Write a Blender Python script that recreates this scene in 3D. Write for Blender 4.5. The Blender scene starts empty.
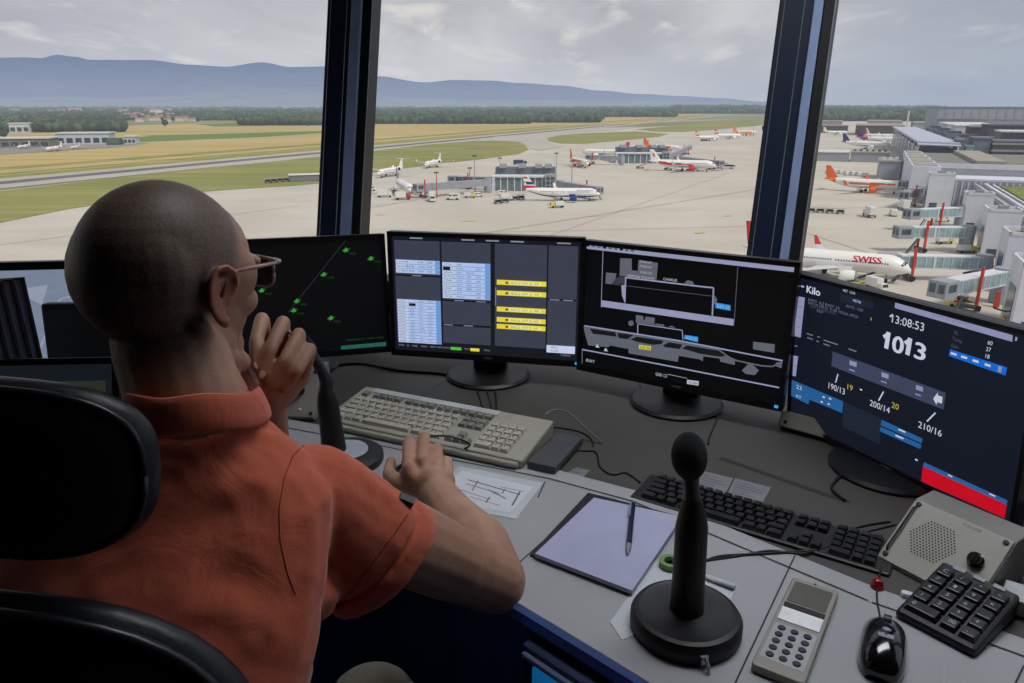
import bpy, bmesh, math, random
from mathutils import Vector, Matrix, Euler, noise
R = math.radians
PI = math.pi
S = bpy.context.scene
COL = S.collection
CAMZ = 1.43          # eye height above the cab floor
GZ = CAMZ - 40.0     # airfield level: the tower cab stands 40 m up
F = 740.0
TH = math.atan(237 / F)
CT, ST = math.cos(TH), math.sin(TH)

# ------------------------------------------------------------------ surveying helpers
def ray(x, y):
    u = (x - 512) / F; v = (y - 341) / F
    return Vector((u, CT - v * ST, -(ST + v * CT)))
def P(x, y, z):                       # photo point -> world point on the level z
    r = ray(x, y); t = (z - CAMZ) / r.z
    return Vector((r.x * t, r.y * t, z))
def A(x, y, t):                       # photo point -> world point at depth t
    return ray(x, y) * t + Vector((0, 0, CAMZ))
def G(x, y, h=0.0):                   # photo point -> airfield level (+h)
    return P(x, y, GZ + h)
def Yat(x, y, Y):
    r = ray(x, y); return r * (Y / r.y) + Vector((0, 0, CAMZ))

# ------------------------------------------------------------------ materials
MATS = {}
def srgb(c):
    return tuple(((v / 255) / 12.92 if v / 255 <= .04045 else ((v / 255 + .055) / 1.055) ** 2.4) for v in c) + (1.0,)
def mat(name, rgb, rough=.6, metal=0., var=.06, scale=20., bump=0., bscale=80., emit=0., haze=0., spec=.5, coat=0., dark=None):
    if name in MATS: return MATS[name]
    m = bpy.data.materials.new(name); m.use_nodes = True
    nt = m.node_tree; N = nt.nodes; L = nt.links
    b = N['Principled BSDF']; out = N['Material Output']
    c = srgb(rgb)
    tc = N.new('ShaderNodeTexCoord')
    nz = N.new('ShaderNodeTexNoise'); nz.inputs['Scale'].default_value = scale; nz.inputs['Detail'].default_value = 4
    L.new(tc.outputs['Object'], nz.inputs['Vector'])
    mx = N.new('ShaderNodeMix'); mx.data_type = 'RGBA'
    d = srgb(dark) if dark else tuple(v * (1 - 2 * var) for v in c[:3]) + (1,)
    e = tuple(min(1, v * (1 + (0 if dark else 2 * var))) for v in c[:3]) + (1,)
    mx.inputs[6].default_value = d; mx.inputs[7].default_value = e
    rmp = N.new('ShaderNodeMapRange'); rmp.inputs[1].default_value = .3; rmp.inputs[2].default_value = .7
    L.new(nz.outputs['Fac'], rmp.inputs[0]); L.new(rmp.outputs[0], mx.inputs[0])
    L.new(mx.outputs[2], b.inputs['Base Color'])
    b.inputs['Roughness'].default_value = rough; b.inputs['Metallic'].default_value = metal
    b.inputs['Specular IOR Level'].default_value = spec
    b.inputs['Coat Weight'].default_value = coat
    if bump:
        n2 = N.new('ShaderNodeTexNoise'); n2.inputs['Scale'].default_value = bscale; n2.inputs['Detail'].default_value = 3
        L.new(tc.outputs['Object'], n2.inputs['Vector'])
        bp = N.new('ShaderNodeBump'); bp.inputs['Strength'].default_value = bump; bp.inputs['Distance'].default_value = .005
        L.new(n2.outputs['Fac'], bp.inputs['Height']); L.new(bp.outputs[0], b.inputs['Normal'])
    if emit:
        L.new(mx.outputs[2], b.inputs['Emission Color']); b.inputs['Emission Strength'].default_value = emit
    if haze: add_haze(m, b, out, haze)
    MATS[name] = m
    return m
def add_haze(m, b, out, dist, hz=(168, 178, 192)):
    """aerial perspective: haze painted onto a far surface as emission, by the surface's place in the world"""
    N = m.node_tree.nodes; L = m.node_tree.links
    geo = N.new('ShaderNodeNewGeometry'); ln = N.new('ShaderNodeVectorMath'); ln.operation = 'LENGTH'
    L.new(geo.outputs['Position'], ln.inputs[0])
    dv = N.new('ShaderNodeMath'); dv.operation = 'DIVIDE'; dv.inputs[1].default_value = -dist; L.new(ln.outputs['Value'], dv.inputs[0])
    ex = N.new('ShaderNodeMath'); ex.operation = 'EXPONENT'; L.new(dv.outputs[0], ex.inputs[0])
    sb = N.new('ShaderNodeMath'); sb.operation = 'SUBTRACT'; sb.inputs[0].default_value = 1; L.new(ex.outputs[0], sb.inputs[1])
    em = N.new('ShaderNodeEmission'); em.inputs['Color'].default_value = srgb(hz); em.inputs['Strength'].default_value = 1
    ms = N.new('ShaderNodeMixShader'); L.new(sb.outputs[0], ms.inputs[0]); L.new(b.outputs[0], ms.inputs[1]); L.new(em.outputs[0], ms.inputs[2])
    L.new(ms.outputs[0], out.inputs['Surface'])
def glow(name, rgb, k=1.0):
    """a lit pixel area of a screen"""
    if name in MATS: return MATS[name]
    m = bpy.data.materials.new(name); m.use_nodes = True
    b = m.node_tree.nodes['Principled BSDF']
    b.inputs['Base Color'].default_value = (.01, .01, .012, 1); b.inputs['Roughness'].default_value = .35
    b.inputs['Specular IOR Level'].default_value = .25
    nz = m.node_tree.nodes.new('ShaderNodeTexNoise'); nz.inputs['Scale'].default_value = 8
    mr = m.node_tree.nodes.new('ShaderNodeMapRange'); mr.inputs[3].default_value = k * .9; mr.inputs[4].default_value = k * 1.1
    m.node_tree.links.new(nz.outputs['Fac'], mr.inputs[0]); m.node_tree.links.new(mr.outputs[0], b.inputs['Emission Strength'])
    b.inputs['Emission Color'].default_value = srgb(rgb)
    MATS[name] = m
    return m

def glyphs(ob):
    """outline mesh of a text object"""
    return bpy.data.meshes.new_from_object(ob)
# ------------------------------------------------------------------ mesh collector
class MB:
    def __init__(s): s.v = []; s.f = []; s.mi = []; s.m = 0; s.M = Matrix()
    def av(s, p): s.v.append(tuple(s.M @ Vector(p))); return len(s.v) - 1
    def af(s, idx, m=None): s.f.append(tuple(idx)); s.mi.append(s.m if m is None else m)
    def quad(s, a, b, c, d, m=None): s.af([s.av(p) for p in (a, b, c, d)], m)
    def poly(s, pts, m=None): s.af([s.av(p) for p in pts], m)
    def box(s, c, d, rot=None, m=None, taper=(1, 1)):
        c = Vector(c); h = Vector(d) / 2; rm = rot if rot is not None else Matrix()
        ii = []
        for z in (-1, 1):
            for x, y in ((-1, -1), (1, -1), (1, 1), (-1, 1)):
                tx, ty = taper if z > 0 else (1, 1)
                ii.append(s.av(c + (rm @ Vector((x * h.x * tx, y * h.y * ty, z * h.z)))))
        for q in ((3, 2, 1, 0), (4, 5, 6, 7), (0, 1, 5, 4), (1, 2, 6, 5), (2, 3, 7, 6), (3, 0, 4, 7)):
            s.af([ii[k] for k in q], m)
    def prism(s, pts, z0, z1, m=None):
        n = len(pts); a = [s.av((p[0], p[1], z0)) for p in pts]; b = [s.av((p[0], p[1], z1)) for p in pts]
        s.af(a[::-1], m); s.af(b, m)
        for i in range(n):
            j = (i + 1) % n; s.af((a[i], a[j], b[j], b[i]), m)
    def rings(s, rs, cap=True, m=None, fm=None):
        """rs: list of rings (each a list of points)"""
        ids = [[s.av(p) for p in r] for r in rs]; n = len(rs[0])
        for k in range(len(ids) - 1):
            for i in range(n):
                j = (i + 1) % n
                s.af((ids[k][i], ids[k][j], ids[k + 1][j], ids[k + 1][i]), fm(k, i) if fm else m)
        if cap: s.af(ids[0][::-1], fm(0, 0) if fm else m); s.af(ids[-1], fm(len(ids) - 2, 0) if fm else m)
    def tube(s, pts, r, n=10, cap=True, m=None, flat=None):
        pts = [Vector(p) for p in pts]; rr = r if isinstance(r, (list, tuple)) else [r] * len(pts)
        rs = []; up = None
        for i, p in enumerate(pts):
            d = (pts[min(i + 1, len(pts) - 1)] - pts[max(i - 1, 0)]).normalized()
            if up is None:
                up = Vector((0, 0, 1)) if abs(d.z) < .9 else Vector((1, 0, 0))
            x = d.cross(up).normalized(); up = x.cross(d).normalized()
            fl = flat or 1
            rs.append([p + x * math.cos(2 * PI * k / n) * rr[i] + up * math.sin(2 * PI * k / n) * rr[i] * fl for k in range(n)])
        s.rings(rs, cap, m)
    def lathe(s, prof, n=24, m=None, c=(0, 0, 0), rot=None):
        rm = rot if rot is not None else Matrix(); c = Vector(c)
        rs = [[c + rm @ Vector((r * math.cos(2 * PI * k / n), r * math.sin(2 * PI * k / n), z)) for k in range(n)] for r, z in prof]
        s.rings(rs, True, m)
    def ball(s, c, r, n=12, m=None, rot=None):
        if not isinstance(r, (list, tuple, Vector)): r = (r, r, r)
        c = Vector(c); rm = rot if rot is not None else Matrix(); rs = []
        for i in range(n + 1):
            a = -PI / 2 + PI * i / n
            a = max(-PI / 2 + .02, min(PI / 2 - .02, a))
            rs.append([c + rm @ Vector((r[0] * math.cos(a) * math.cos(2 * PI * k / (2 * n)), r[1] * math.cos(a) * math.sin(2 * PI * k / (2 * n)), r[2] * math.sin(a))) for k in range(2 * n)])
        s.rings(rs, True, m)
    def caps(s, a, b, ra, rb, n=14, m=None):
        s.tube([a, b], [ra, rb], n, True, m); s.ball(a, ra, max(5, n // 2), m); s.ball(b, rb, max(5, n // 2), m)
    def text(s, txt, o, ux, uy, size, m=None, font_w=1.0, f=None):
        """writing: glyph outlines, o = baseline start, ux/uy = unit directions"""
        cu = bpy.data.curves.new('t', 'FONT'); cu.body = txt; cu.size = size; cu.resolution_u = 3
        ob = bpy.data.objects.new('t', cu); me = glyphs(ob)
        if f:                                   # cut into bands so that the letters can follow a curved skin
            bm = bmesh.new(); bm.from_mesh(me)
            for k in range(1, 9):
                bmesh.ops.bisect_plane(bm, geom=bm.verts[:] + bm.edges[:] + bm.faces[:], plane_co=(0, size * .1 * k - size * .1, 0), plane_no=(0, 1, 0))
            bm.to_mesh(me); bm.free()
        o = Vector(o); ux = Vector(ux); uy = Vector(uy); nrm = ux.cross(uy)
        base = len(s.v)
        for v in me.vertices:
            p = o + ux * v.co.x * font_w + uy * v.co.y
            if f: p = f(v.co.x * font_w, v.co.y)
            s.av(p)
        for p in me.polygons: s.af([base + i for i in p.vertices], m)
        bpy.data.objects.remove(ob); bpy.data.curves.remove(cu); bpy.data.meshes.remove(me)
    def build(s, name, mats, parent=None, smooth=False, bevel=0, auto=None, sub=0, weld=False):
        me = bpy.data.meshes.new(name); me.from_pydata(s.v, [], s.f)
        if not isinstance(mats, (list, tuple)): mats = [mats]
        for m in mats: me.materials.append(m)
        me.polygons.foreach_set('material_index', [min(i, len(mats) - 1) for i in s.mi])
        if weld or auto or smooth:
            bm = bmesh.new(); bm.from_mesh(me)
            if weld: bmesh.ops.remove_doubles(bm, verts=bm.verts, dist=weld if isinstance(weld, float) else 1e-5)
            bm.to_mesh(me); bm.free()
        me.polygons.foreach_set('use_smooth', [bool(smooth or auto)] * len(me.polygons))
        if auto: me.set_sharp_from_angle(angle=R(auto))
        me.update()
        o = bpy.data.objects.new(name, me); COL.objects.link(o)
        if parent is not None: o.parent = parent
        if bevel:
            b = o.modifiers.new('b', 'BEVEL'); b.width = bevel; b.segments = 2; b.limit_method = 'ANGLE'; b.angle_limit = R(40)
        if sub:
            b = o.modifiers.new('s', 'SUBSURF'); b.levels = sub; b.render_levels = sub
        return o
def tag(o, label=None, cat=None, group=None, kind=None):
    if label: o['label'] = label
    if cat: o['category'] = cat
    if group: o['group'] = group
    if kind: o['kind'] = kind
    return o
def empty(name, loc=(0, 0, 0), rz=0., rx=0., label=None, cat=None, group=None, kind=None):
    o = bpy.data.objects.new(name, None); COL.objects.link(o); o.empty_display_size = .1
    o.location = loc; o.rotation_euler = (rx, 0, rz)
    return tag(o, label, cat, group, kind)
def kids(o): return [c for c in COL.objects if c.parent == o]
def copy_tree(o, loc=None, rz=None, label=None, parent=None, group=None):
    c = o.copy(); COL.objects.link(c)
    if parent is not None: c.parent = parent
    if loc is not None: c.location = loc
    if rz is not None: c.rotation_euler[2] = rz
    if label: c['label'] = label
    if group: c['group'] = group
    for k in KIDS(o): copy_tree(k, parent=c)
    return c
def KIDS(o): return list(o.children)
def rrect(w, h, r, n=4, cx=0, cy=0):
    pts = []
    for sx, sy, a0 in ((1, 1, 0), (-1, 1, 90), (-1, -1, 180), (1, -1, 270)):
        for k in range(n + 1):
            a = R(a0 + 90 * k / n); pts.append((cx + sx * (w / 2 - r) + r * math.cos(a), cy + sy * (h / 2 - r) + r * math.sin(a)))
    return pts
def struct(name, mb, mats, **k):
    o = mb.build(name, mats, **k); o['kind'] = 'structure'; return o

# ------------------------------------------------------------------ camera and light
cam = bpy.data.objects.new('camera', bpy.data.cameras.new('camera')); COL.objects.link(cam)
cam.location = (0, 0, CAMZ); cam.rotation_euler = (PI / 2 - TH, 0, 0)
cam.data.sensor_width = 36; cam.data.lens = F / 1024 * 36; cam.data.clip_start = .02; cam.data.clip_end = 80000
cam.data.dof.use_dof = False
S.camera = cam
S.view_settings.view_transform = 'Standard'; S.view_settings.look = 'None'
S.view_settings.exposure = 0; S.view_settings.gamma = 1
S.cycles.max_bounces = 8; S.cycles.diffuse_bounces = 4; S.cycles.transparent_max_bounces = 16
S.cycles.use_denoising = True
S.cycles.sample_clamp_indirect = 4
def sky():
    w = bpy.data.worlds.new('sky'); S.world = w; w.use_nodes = True
    nt = w.node_tree; N = nt.nodes; L = nt.links; bg = N['Background']
    tc = N.new('ShaderNodeTexCoord'); sp = N.new('ShaderNodeSeparateXYZ'); L.new(tc.outputs['Generated'], sp.inputs[0])
    def mth(op, a, b=None):
        n = N.new('ShaderNodeMath'); n.operation = op
        for i, q in enumerate((a, b)):
            if q is None: continue
            if isinstance(q, (int, float)): n.inputs[i].default_value = q
            else: L.new(q, n.inputs[i])
        return n.outputs[0]
    z = mth('ADD', mth('MAXIMUM', sp.outputs['Z'], 0.0), .17)
    cb = N.new('ShaderNodeCombineXYZ'); L.new(mth('DIVIDE', sp.outputs['X'], z), cb.inputs[0]); L.new(mth('DIVIDE', sp.outputs['Y'], z), cb.inputs[1])
    def nz(scale, det, rough, off):
        mp = N.new('ShaderNodeMapping'); mp.inputs['Location'].default_value = off; mp.inputs['Scale'].default_value = (1, .55, 1); L.new(cb.outputs[0], mp.inputs[0])
        n = N.new('ShaderNodeTexNoise'); n.inputs['Scale'].default_value = scale; n.inputs['Detail'].default_value = det; n.inputs['Roughness'].default_value = rough; n.inputs['Distortion'].default_value = .3
        L.new(mp.outputs[0], n.inputs['Vector']); return n.outputs['Fac']
    def mr(v, a, b, c=0., d=1.):
        n = N.new('ShaderNodeMapRange'); n.interpolation_type = 'SMOOTHSTEP'
        for i, q in enumerate((a, b, c, d)): n.inputs[i + 1].default_value = q
        L.new(v, n.inputs[0]); return n.outputs[0]
    def mix(f, a, b):
        n = N.new('ShaderNodeMix'); n.data_type = 'RGBA'
        if isinstance(f, (int, float)): n.inputs[0].default_value = f
        else: L.new(f, n.inputs[0])
        for i, q in ((6, a), (7, b)):
            if isinstance(q, tuple): n.inputs[i].default_value = srgb(q)
            else: L.new(q, n.inputs[i])
        return n.outputs[2]
    big = mr(nz(.55, 6, .55, (3.1, 1.7, 0)), .38, .64)
    fine = mr(nz(1.5, 8, .6, (7.3, 2.2, 0)), .42, .66)
    puff = mr(nz(2.6, 6, .55, (1.3, 8.2, 0)), .56, .72)
    c = mix(big, (168, 171, 181), (196, 196, 199))
    c = mix(mth('MULTIPLY', fine, .55), c, (158, 160, 168))
    c = mix(mth('MULTIPLY', puff, .6), c, (222, 219, 213))
    # darker blue-grey weather to the right (azimuth)
    az = mr(sp.outputs['X'], .18, .62)
    c = mix(mth('MULTIPLY', az, .5), c, (138, 150, 168))
    hzn = mr(sp.outputs['Z'], .0, .10, 1., 0.)
    hc = mix(mr(sp.outputs['X'], .1, .5), (190, 194, 202), (152, 165, 184))
    c = mix(mth('MULTIPLY', hzn, .75), c, hc)
    L.new(c, bg.inputs['Color']); bg.inputs['Strength'].default_value = 1.15
sky()
sun = bpy.data.objects.new('sun', bpy.data.lights.new('sun', 'SUN')); COL.objects.link(sun)
sun.data.energy = 2.5; sun.data.angle = R(14); sun.data.color = (1, .95, .86)
sun.rotation_euler = Euler((R(38), R(-8), R(55)))   # high, soft, through thin cloud from behind right
# ================================================================== THE AIRFIELD (40 m below)
HZ = 9000.
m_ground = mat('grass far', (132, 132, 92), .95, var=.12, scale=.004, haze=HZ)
def ground_mat(name, rgb, rgb2, sc, haze=HZ, streak=None):
    m = mat(name, rgb, .95, var=.05, scale=sc, dark=rgb2, haze=haze, spec=.1)
    if streak:
        nt = m.node_tree; N = nt.nodes; L = nt.links
        mx = [n for n in N if n.type == 'MIX'][0]
        tc = [n for n in N if n.type == 'TEX_COORD'][0]
        mp = N.new('ShaderNodeMapping'); mp.inputs['Rotation'].default_value = (0, 0, -R(streak[0])); mp.inputs['Scale'].default_value = (1 / streak[1], 1 / streak[2], 1)
        L.new(tc.outputs['Object'], mp.inputs[0])
        n2 = N.new('ShaderNodeTexNoise'); n2.inputs['Scale'].default_value = 1; n2.inputs['Detail'].default_value = 4; n2.inputs['Roughness'].default_value = .6
        L.new(mp.outputs[0], n2.inputs['Vector'])
        r2 = N.new('ShaderNodeMapRange'); r2.inputs[1].default_value = .5; r2.inputs[2].default_value = .68; r2.inputs[4].default_value = .85
        L.new(n2.outputs['Fac'], r2.inputs[0])
        m2 = N.new('ShaderNodeMix'); m2.data_type = 'RGBA'; m2.inputs[7].default_value = srgb(streak[3])
        L.new(r2.outputs[0], m2.inputs[0]); L.new(mx.outputs[2], m2.inputs[6])
        b = N['Principled BSDF']; L.new(m2.outputs[2], b.inputs['Base Color'])
    return m
m_apron = ground_mat('apron concrete', (200, 194, 181), (186, 179, 167), .02, streak=(35, 60, 22, (186, 178, 164)))
m_green = ground_mat('mown grass', (142, 142, 84), (126, 131, 74), .01, streak=(67.5, 300, 14, (166, 156, 104)))
m_tan = ground_mat('dry grass', (196, 172, 118), (178, 160, 106), .004, streak=(67.5, 500, 30, (160, 150, 92)))
m_crop = ground_mat('green field', (110, 134, 72), (98, 122, 66), .004)
m_run = ground_mat('runway edge concrete', (186, 180, 170), (174, 168, 158), .02)
m_asph = ground_mat('runway asphalt', (116, 116, 118), (104, 104, 108), .02)
m_grass_brown = ground_mat('worn grass', (150, 132, 92), (134, 124, 84), .01)

g = MB(); BIG = 42000
g.quad((-BIG, -3000, GZ - .25), (BIG, -3000, GZ - .25), (BIG, 34000, GZ - .25), (-BIG, 34000, GZ - .25))
struct('ground', g, m_ground)
def patch(name, pts, m, lift):
    b = MB(); b.poly([G(x, y, lift) if not isinstance(x, Vector) else x for x, y in pts]); return struct(name, b, m)
# straight runway through two surveyed points
r0, r1 = G(0, 183), G(533, 132.5)
rd = (r1 - r0).normalized(); rn = Vector((-rd.y, rd.x, 0))
def strip(name, d0, d1, m, lift, a=-1500, b=6000):
    q = MB(); o = r0 + Vector((0, 0, lift))
    q.quad(o + rd * a + rn * d0, o + rd * b + rn * d0, o + rd * b + rn * d1, o + rd * a + rn * d1); return struct(name, q, m)
# apron: everything on the near side
ap = MB(); ap.poly([(-1500, -900, GZ - .15), (2500, -900, GZ - .15), (2500, 2400, GZ - .15)] + [G(x, y, -.15) for x, y in ((770, 119.5), (640, 127), (560, 133), (370, 150), (0, 190))] + [(-1500, -150, GZ - .15)])
struct('apron_ground', ap, m_apron)
strip('field_near', 20, 165, m_tan, -.13)
strip('field_far', 165, 900, m_tan, -.12, -3000, 3800)
for k, (a, b, mm) in enumerate(((30, 46, m_green), (50, 62, m_green), (84, 106, m_green))): strip('field_band', a, b, mm, -.10 + .004 * k)
patch('field_green', [(120, 139), (160, 134), (330, 128), (370, 127.5), (345, 131), (260, 136.5), (140, 141.5)], m_crop, 0)
patch('field_crop', [(196, 123.5), (250, 121.5), (330, 122), (320, 124.8), (215, 126)], m_crop, 0)
patch('field_light', [(128, 131), (180, 127), (420, 125), (640, 121), (760, 118), (640, 123), (420, 128), (150, 135)], m_tan, .05)
strip('runway_shoulder', -24, 26, m_run, -.07)
strip('runway_asphalt', -4, 11, m_asph, -.04)
gl = (-1500, -900, GZ)
grassL = MB(); grassL.poly([(-900, 0, GZ), (-260, 232, GZ)] + [G(x, y, 0) for x, y in ((-60, 230), (0, 222), (70, 208), (150, 196), (222, 189.5), (300, 184.5), (370, 178))] + [G(x, y, 0) for x, y in ((372, 172), (441, 163), (482, 158.5), (518, 153.5), (529, 149), (525, 144.5), (518, 141.5), (495, 140.2), (467, 141), (430, 143.8), (370, 150.8), (325, 155.6), (160, 172.5), (0, 190.5), (-80, 199))])
struct('grass_field', grassL, m_green)
patch('grass_island', [(547, 138), (556, 135), (580, 132.8), (636, 130.8), (668, 133.4), (660, 136), (641, 138), (610, 141), (586, 143.2), (562, 143), (549, 140.6)], m_green, .02)
patch('grass_verge', [(636, 128.7), (682, 124.4), (770, 118.5), (830, 115), (830, 117.5), (768, 124), (718, 129), (682, 131.4), (655, 131)], m_green, .03)
patch('worn_field', [(462, 147.5), (476, 146), (500, 146.6), (512, 148.6), (490, 149.8), (468, 149.3)], m_grass_brown, .04)
patch('taxiway_ground', [(494, 136.2), (560, 130.6), (600, 127.5), (640, 126), (620, 129.5), (574, 131.7), (553, 135), (546, 138), (549, 142), (565, 146), (540, 150), (531, 148), (526, 144), (517, 141), (497, 139.4), (480, 139.9)], m_run, .06)
patch('hangar_apron_ground', [(-60, 160), (0, 154), (118, 146.5), (150, 142.5), (120, 141), (50, 145), (-60, 150)], ground_mat('hangar asphalt', (150, 146, 140), (138, 135, 130), .02), .1)
# painted lines and joints on the concrete
lm = mat('apron joint', (150, 143, 131), .95, haze=HZ); ym = mat('yellow taxi paint', (206, 182, 96), .9, haze=HZ)
jl = MB()
for a, b, w in (((300, 262), (760, 188), .2), ((340, 212), (470, 190), .25), ((540, 238), (730, 172), .1), ((470, 232), (770, 225), .18), ((0, 244), (300, 205), .2), ((600, 178), (770, 176), .2), ((800, 230), (900, 262), .15), ((810, 208), (900, 206), .2), ((560, 150), (770, 140), .3)):
    p, q = G(*a, .08), G(*b, .08); n = (q - p).normalized(); n = Vector((-n.y, n.x, 0)) * w
    jl.quad(p - n, q - n, q + n, p + n)
for a in ((1, 15), ):
    pass
struct('apron_trim', jl, lm)
yl = MB()
for x, y, l in ((728, 215, 4), (700, 232, 4), (470, 220, 5), (380, 214, 4), (596, 215, 4), (120, 213, 5)):
    c = G(x, y, .1); yl.box(c, (l, .8, .02), Euler((0, 0, .4)).to_matrix().to_4x4())
struct('apron_markings', yl, ym)

# mountains: two real ridges, 11 to 17 km off
def ridge(name, prof, D, rgb, haze, seed, base=GZ - 5, rows=14, depth=5000.):
    xs = [p[0] for p in prof]; mb = MB(); n = 260; idx = []
    x0, x1 = xs[0], xs[-1]
    for j in range(rows + 1):
        row = []
        fr = j / rows
        for i in range(n + 1):
            x = x0 + (x1 - x0) * i / n
            for k in range(len(prof) - 1):
                if prof[k][0] <= x <= prof[k + 1][0]:
                    t = (x - prof[k][0]) / (prof[k + 1][0] - prof[k][0]); t = t * t * (3 - 2 * t); y = prof[k][1] * (1 - t) + prof[k + 1][1] * t; break
            top = Yat(x, y, D)
            Y = D - depth * (1 - fr)
            X = top.x * Y / D * (1 + 0)
            h = max(0, top.z - base)
            e = fr ** 1.25
            nn = noise.fractal(Vector((X / 1400 + seed, Y / 2200, 0)), 1.0, 2.1, 5)
            z = base + h * e * (1 + .28 * nn * (1 - fr)) + 12 * nn * fr * h / 900
            row.append(mb.av((X, Y, max(base, z))))
        idx.append(row)
    for j in range(rows):
        for i in range(n): mb.af((idx[j][i], idx[j][i + 1], idx[j + 1][i + 1], idx[j + 1][i]))
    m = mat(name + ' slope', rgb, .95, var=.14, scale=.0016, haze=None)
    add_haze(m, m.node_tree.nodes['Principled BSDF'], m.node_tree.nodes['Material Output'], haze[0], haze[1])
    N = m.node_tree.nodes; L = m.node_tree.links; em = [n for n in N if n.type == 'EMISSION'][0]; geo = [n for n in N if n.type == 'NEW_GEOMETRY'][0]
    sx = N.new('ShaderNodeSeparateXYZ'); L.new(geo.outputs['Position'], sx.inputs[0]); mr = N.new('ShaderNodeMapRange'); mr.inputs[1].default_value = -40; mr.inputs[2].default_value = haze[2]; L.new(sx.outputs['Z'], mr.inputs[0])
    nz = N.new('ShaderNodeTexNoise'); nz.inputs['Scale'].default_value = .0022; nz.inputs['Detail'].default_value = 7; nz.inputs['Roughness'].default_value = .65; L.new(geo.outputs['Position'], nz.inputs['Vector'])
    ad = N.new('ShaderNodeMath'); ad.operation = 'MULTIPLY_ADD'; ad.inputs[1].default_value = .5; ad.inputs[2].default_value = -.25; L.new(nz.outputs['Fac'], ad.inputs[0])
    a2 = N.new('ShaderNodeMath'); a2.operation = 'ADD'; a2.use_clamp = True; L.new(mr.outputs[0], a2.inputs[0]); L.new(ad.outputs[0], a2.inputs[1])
    mx = N.new('ShaderNodeMix'); mx.data_type = 'RGBA'; mx.inputs[6].default_value = srgb(haze[3]); mx.inputs[7].default_value = srgb(haze[1]); L.new(a2.outputs[0], mx.inputs[0]); L.new(mx.outputs[2], em.inputs['Color'])  # painted haze: glow paler towards the foot, mottled by noise
    return struct(name, mb, m, smooth=True)
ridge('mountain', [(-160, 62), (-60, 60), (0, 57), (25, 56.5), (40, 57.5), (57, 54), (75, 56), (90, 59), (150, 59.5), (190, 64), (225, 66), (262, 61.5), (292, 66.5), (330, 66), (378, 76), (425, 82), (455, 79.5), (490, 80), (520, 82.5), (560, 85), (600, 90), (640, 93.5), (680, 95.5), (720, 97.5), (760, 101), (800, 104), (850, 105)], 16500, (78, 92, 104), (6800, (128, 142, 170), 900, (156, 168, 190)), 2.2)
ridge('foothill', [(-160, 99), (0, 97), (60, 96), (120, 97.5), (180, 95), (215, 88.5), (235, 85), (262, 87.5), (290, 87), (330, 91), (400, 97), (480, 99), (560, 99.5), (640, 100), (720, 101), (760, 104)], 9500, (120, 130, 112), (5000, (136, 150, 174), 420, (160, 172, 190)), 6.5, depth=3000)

# woods: countless crowns
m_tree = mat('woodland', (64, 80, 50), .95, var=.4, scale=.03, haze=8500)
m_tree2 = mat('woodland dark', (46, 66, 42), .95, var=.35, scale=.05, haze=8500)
_ico = bmesh.new(); bmesh.ops.create_icosphere(_ico, subdivisions=1, radius=1); ICOV = [v.co.copy() for v in _ico.verts]; ICOF = [[v.index for v in f.verts] for f in _ico.faces]; _ico.free()
_ico = bmesh.new(); bmesh.ops.create_icosphere(_ico, subdivisions=2, radius=1); ICOV2 = [v.co.copy() for v in _ico.verts]; ICOF2 = [[v.index for v in f.verts] for f in _ico.faces]; _ico.free()
def crown(mb, c, r, h, rnd, fine=False, m=0):
    V, Fc = (ICOV2, ICOF2) if fine else (ICOV, ICOF)
    base = len(mb.v); o = Vector((rnd.random() * 50, rnd.random() * 50, 0))
    for v in V:
        k = 1 + .35 * noise.noise(v * 1.7 + o)
        mb.av((c[0] + v.x * r * k, c[1] + v.y * r * k, c[2] + h * .5 + v.z * h * .5 * k))
    for f in Fc: mb.af([base + i for i in f], m)
def wood(name, zones, seed, label, mts=(m_tree, m_tree2)):
    rnd = random.Random(seed); mb = MB()
    for (xa, xb, ya, yb, n, h) in zones:      # ya far edge / yb near edge
        for k in range(n):
            x = rnd.uniform(xa, xb); y = ya + (yb - ya) * rnd.random() ** .6
            p = G(x, y); hh = h * rnd.uniform(.7, 1.2); wd = 1 + max(0, p.y - 1500) / 1800
            crown(mb, p, hh * rnd.uniform(.4, .62) * wd, hh * min(1.5, wd ** .3), rnd, False, 0 if rnd.random() < .6 else 1)
        for k in range(int((xb - xa) / 1.1)):  # a closed near edge
            x = xa + (xb - xa) * (k + rnd.random()) / int((xb - xa) / 1.1); p = G(x, yb + rnd.uniform(-.3, .3)); hh = h * rnd.uniform(.7, 1.05)
            crown(mb, p, hh * .5, hh, rnd, False, 0 if rnd.random() < .6 else 1)
    o = mb.build(name, list(mts), smooth=True); tag(o, label, 'trees', kind='stuff'); return o
wood('forest', [(126, 240, 113, 120, 200, 10)], 7, 'scattered garden trees between the village houses')
wood('forest', [(-40, 124, 110, 131.5, 900, 15)], 1, 'dark wood behind the long sheds at the left of the airfield')
wood('forest', [(366, 530, 106.5, 123.2, 2300, 17), (530, 600, 106.8, 122, 900, 17)], 2, 'broad green belt of trees behind the runway')
wood('forest', [(600, 675, 107, 116.5, 700, 18), (675, 772, 106.6, 113.2, 700, 24)], 3, 'trees tapering off towards the far end of the runway')
wood('forest', [(810, 945, 106.5, 120.5, 1600, 22)], 4, 'dark wooded rise behind the parked purple-tailed airliners')
wood('forest', [(240, 366, 106.5, 124.5, 1500, 15), (180, 240, 106.5, 118, 500, 15)], 6, 'wood of mixed green trees left of the first window post, behind the tan field')
wood('forest', [(-40, 240, 105.6, 113, 620, 17)], 5, 'thin hazy tree cover across the plain under the mountains')
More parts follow.
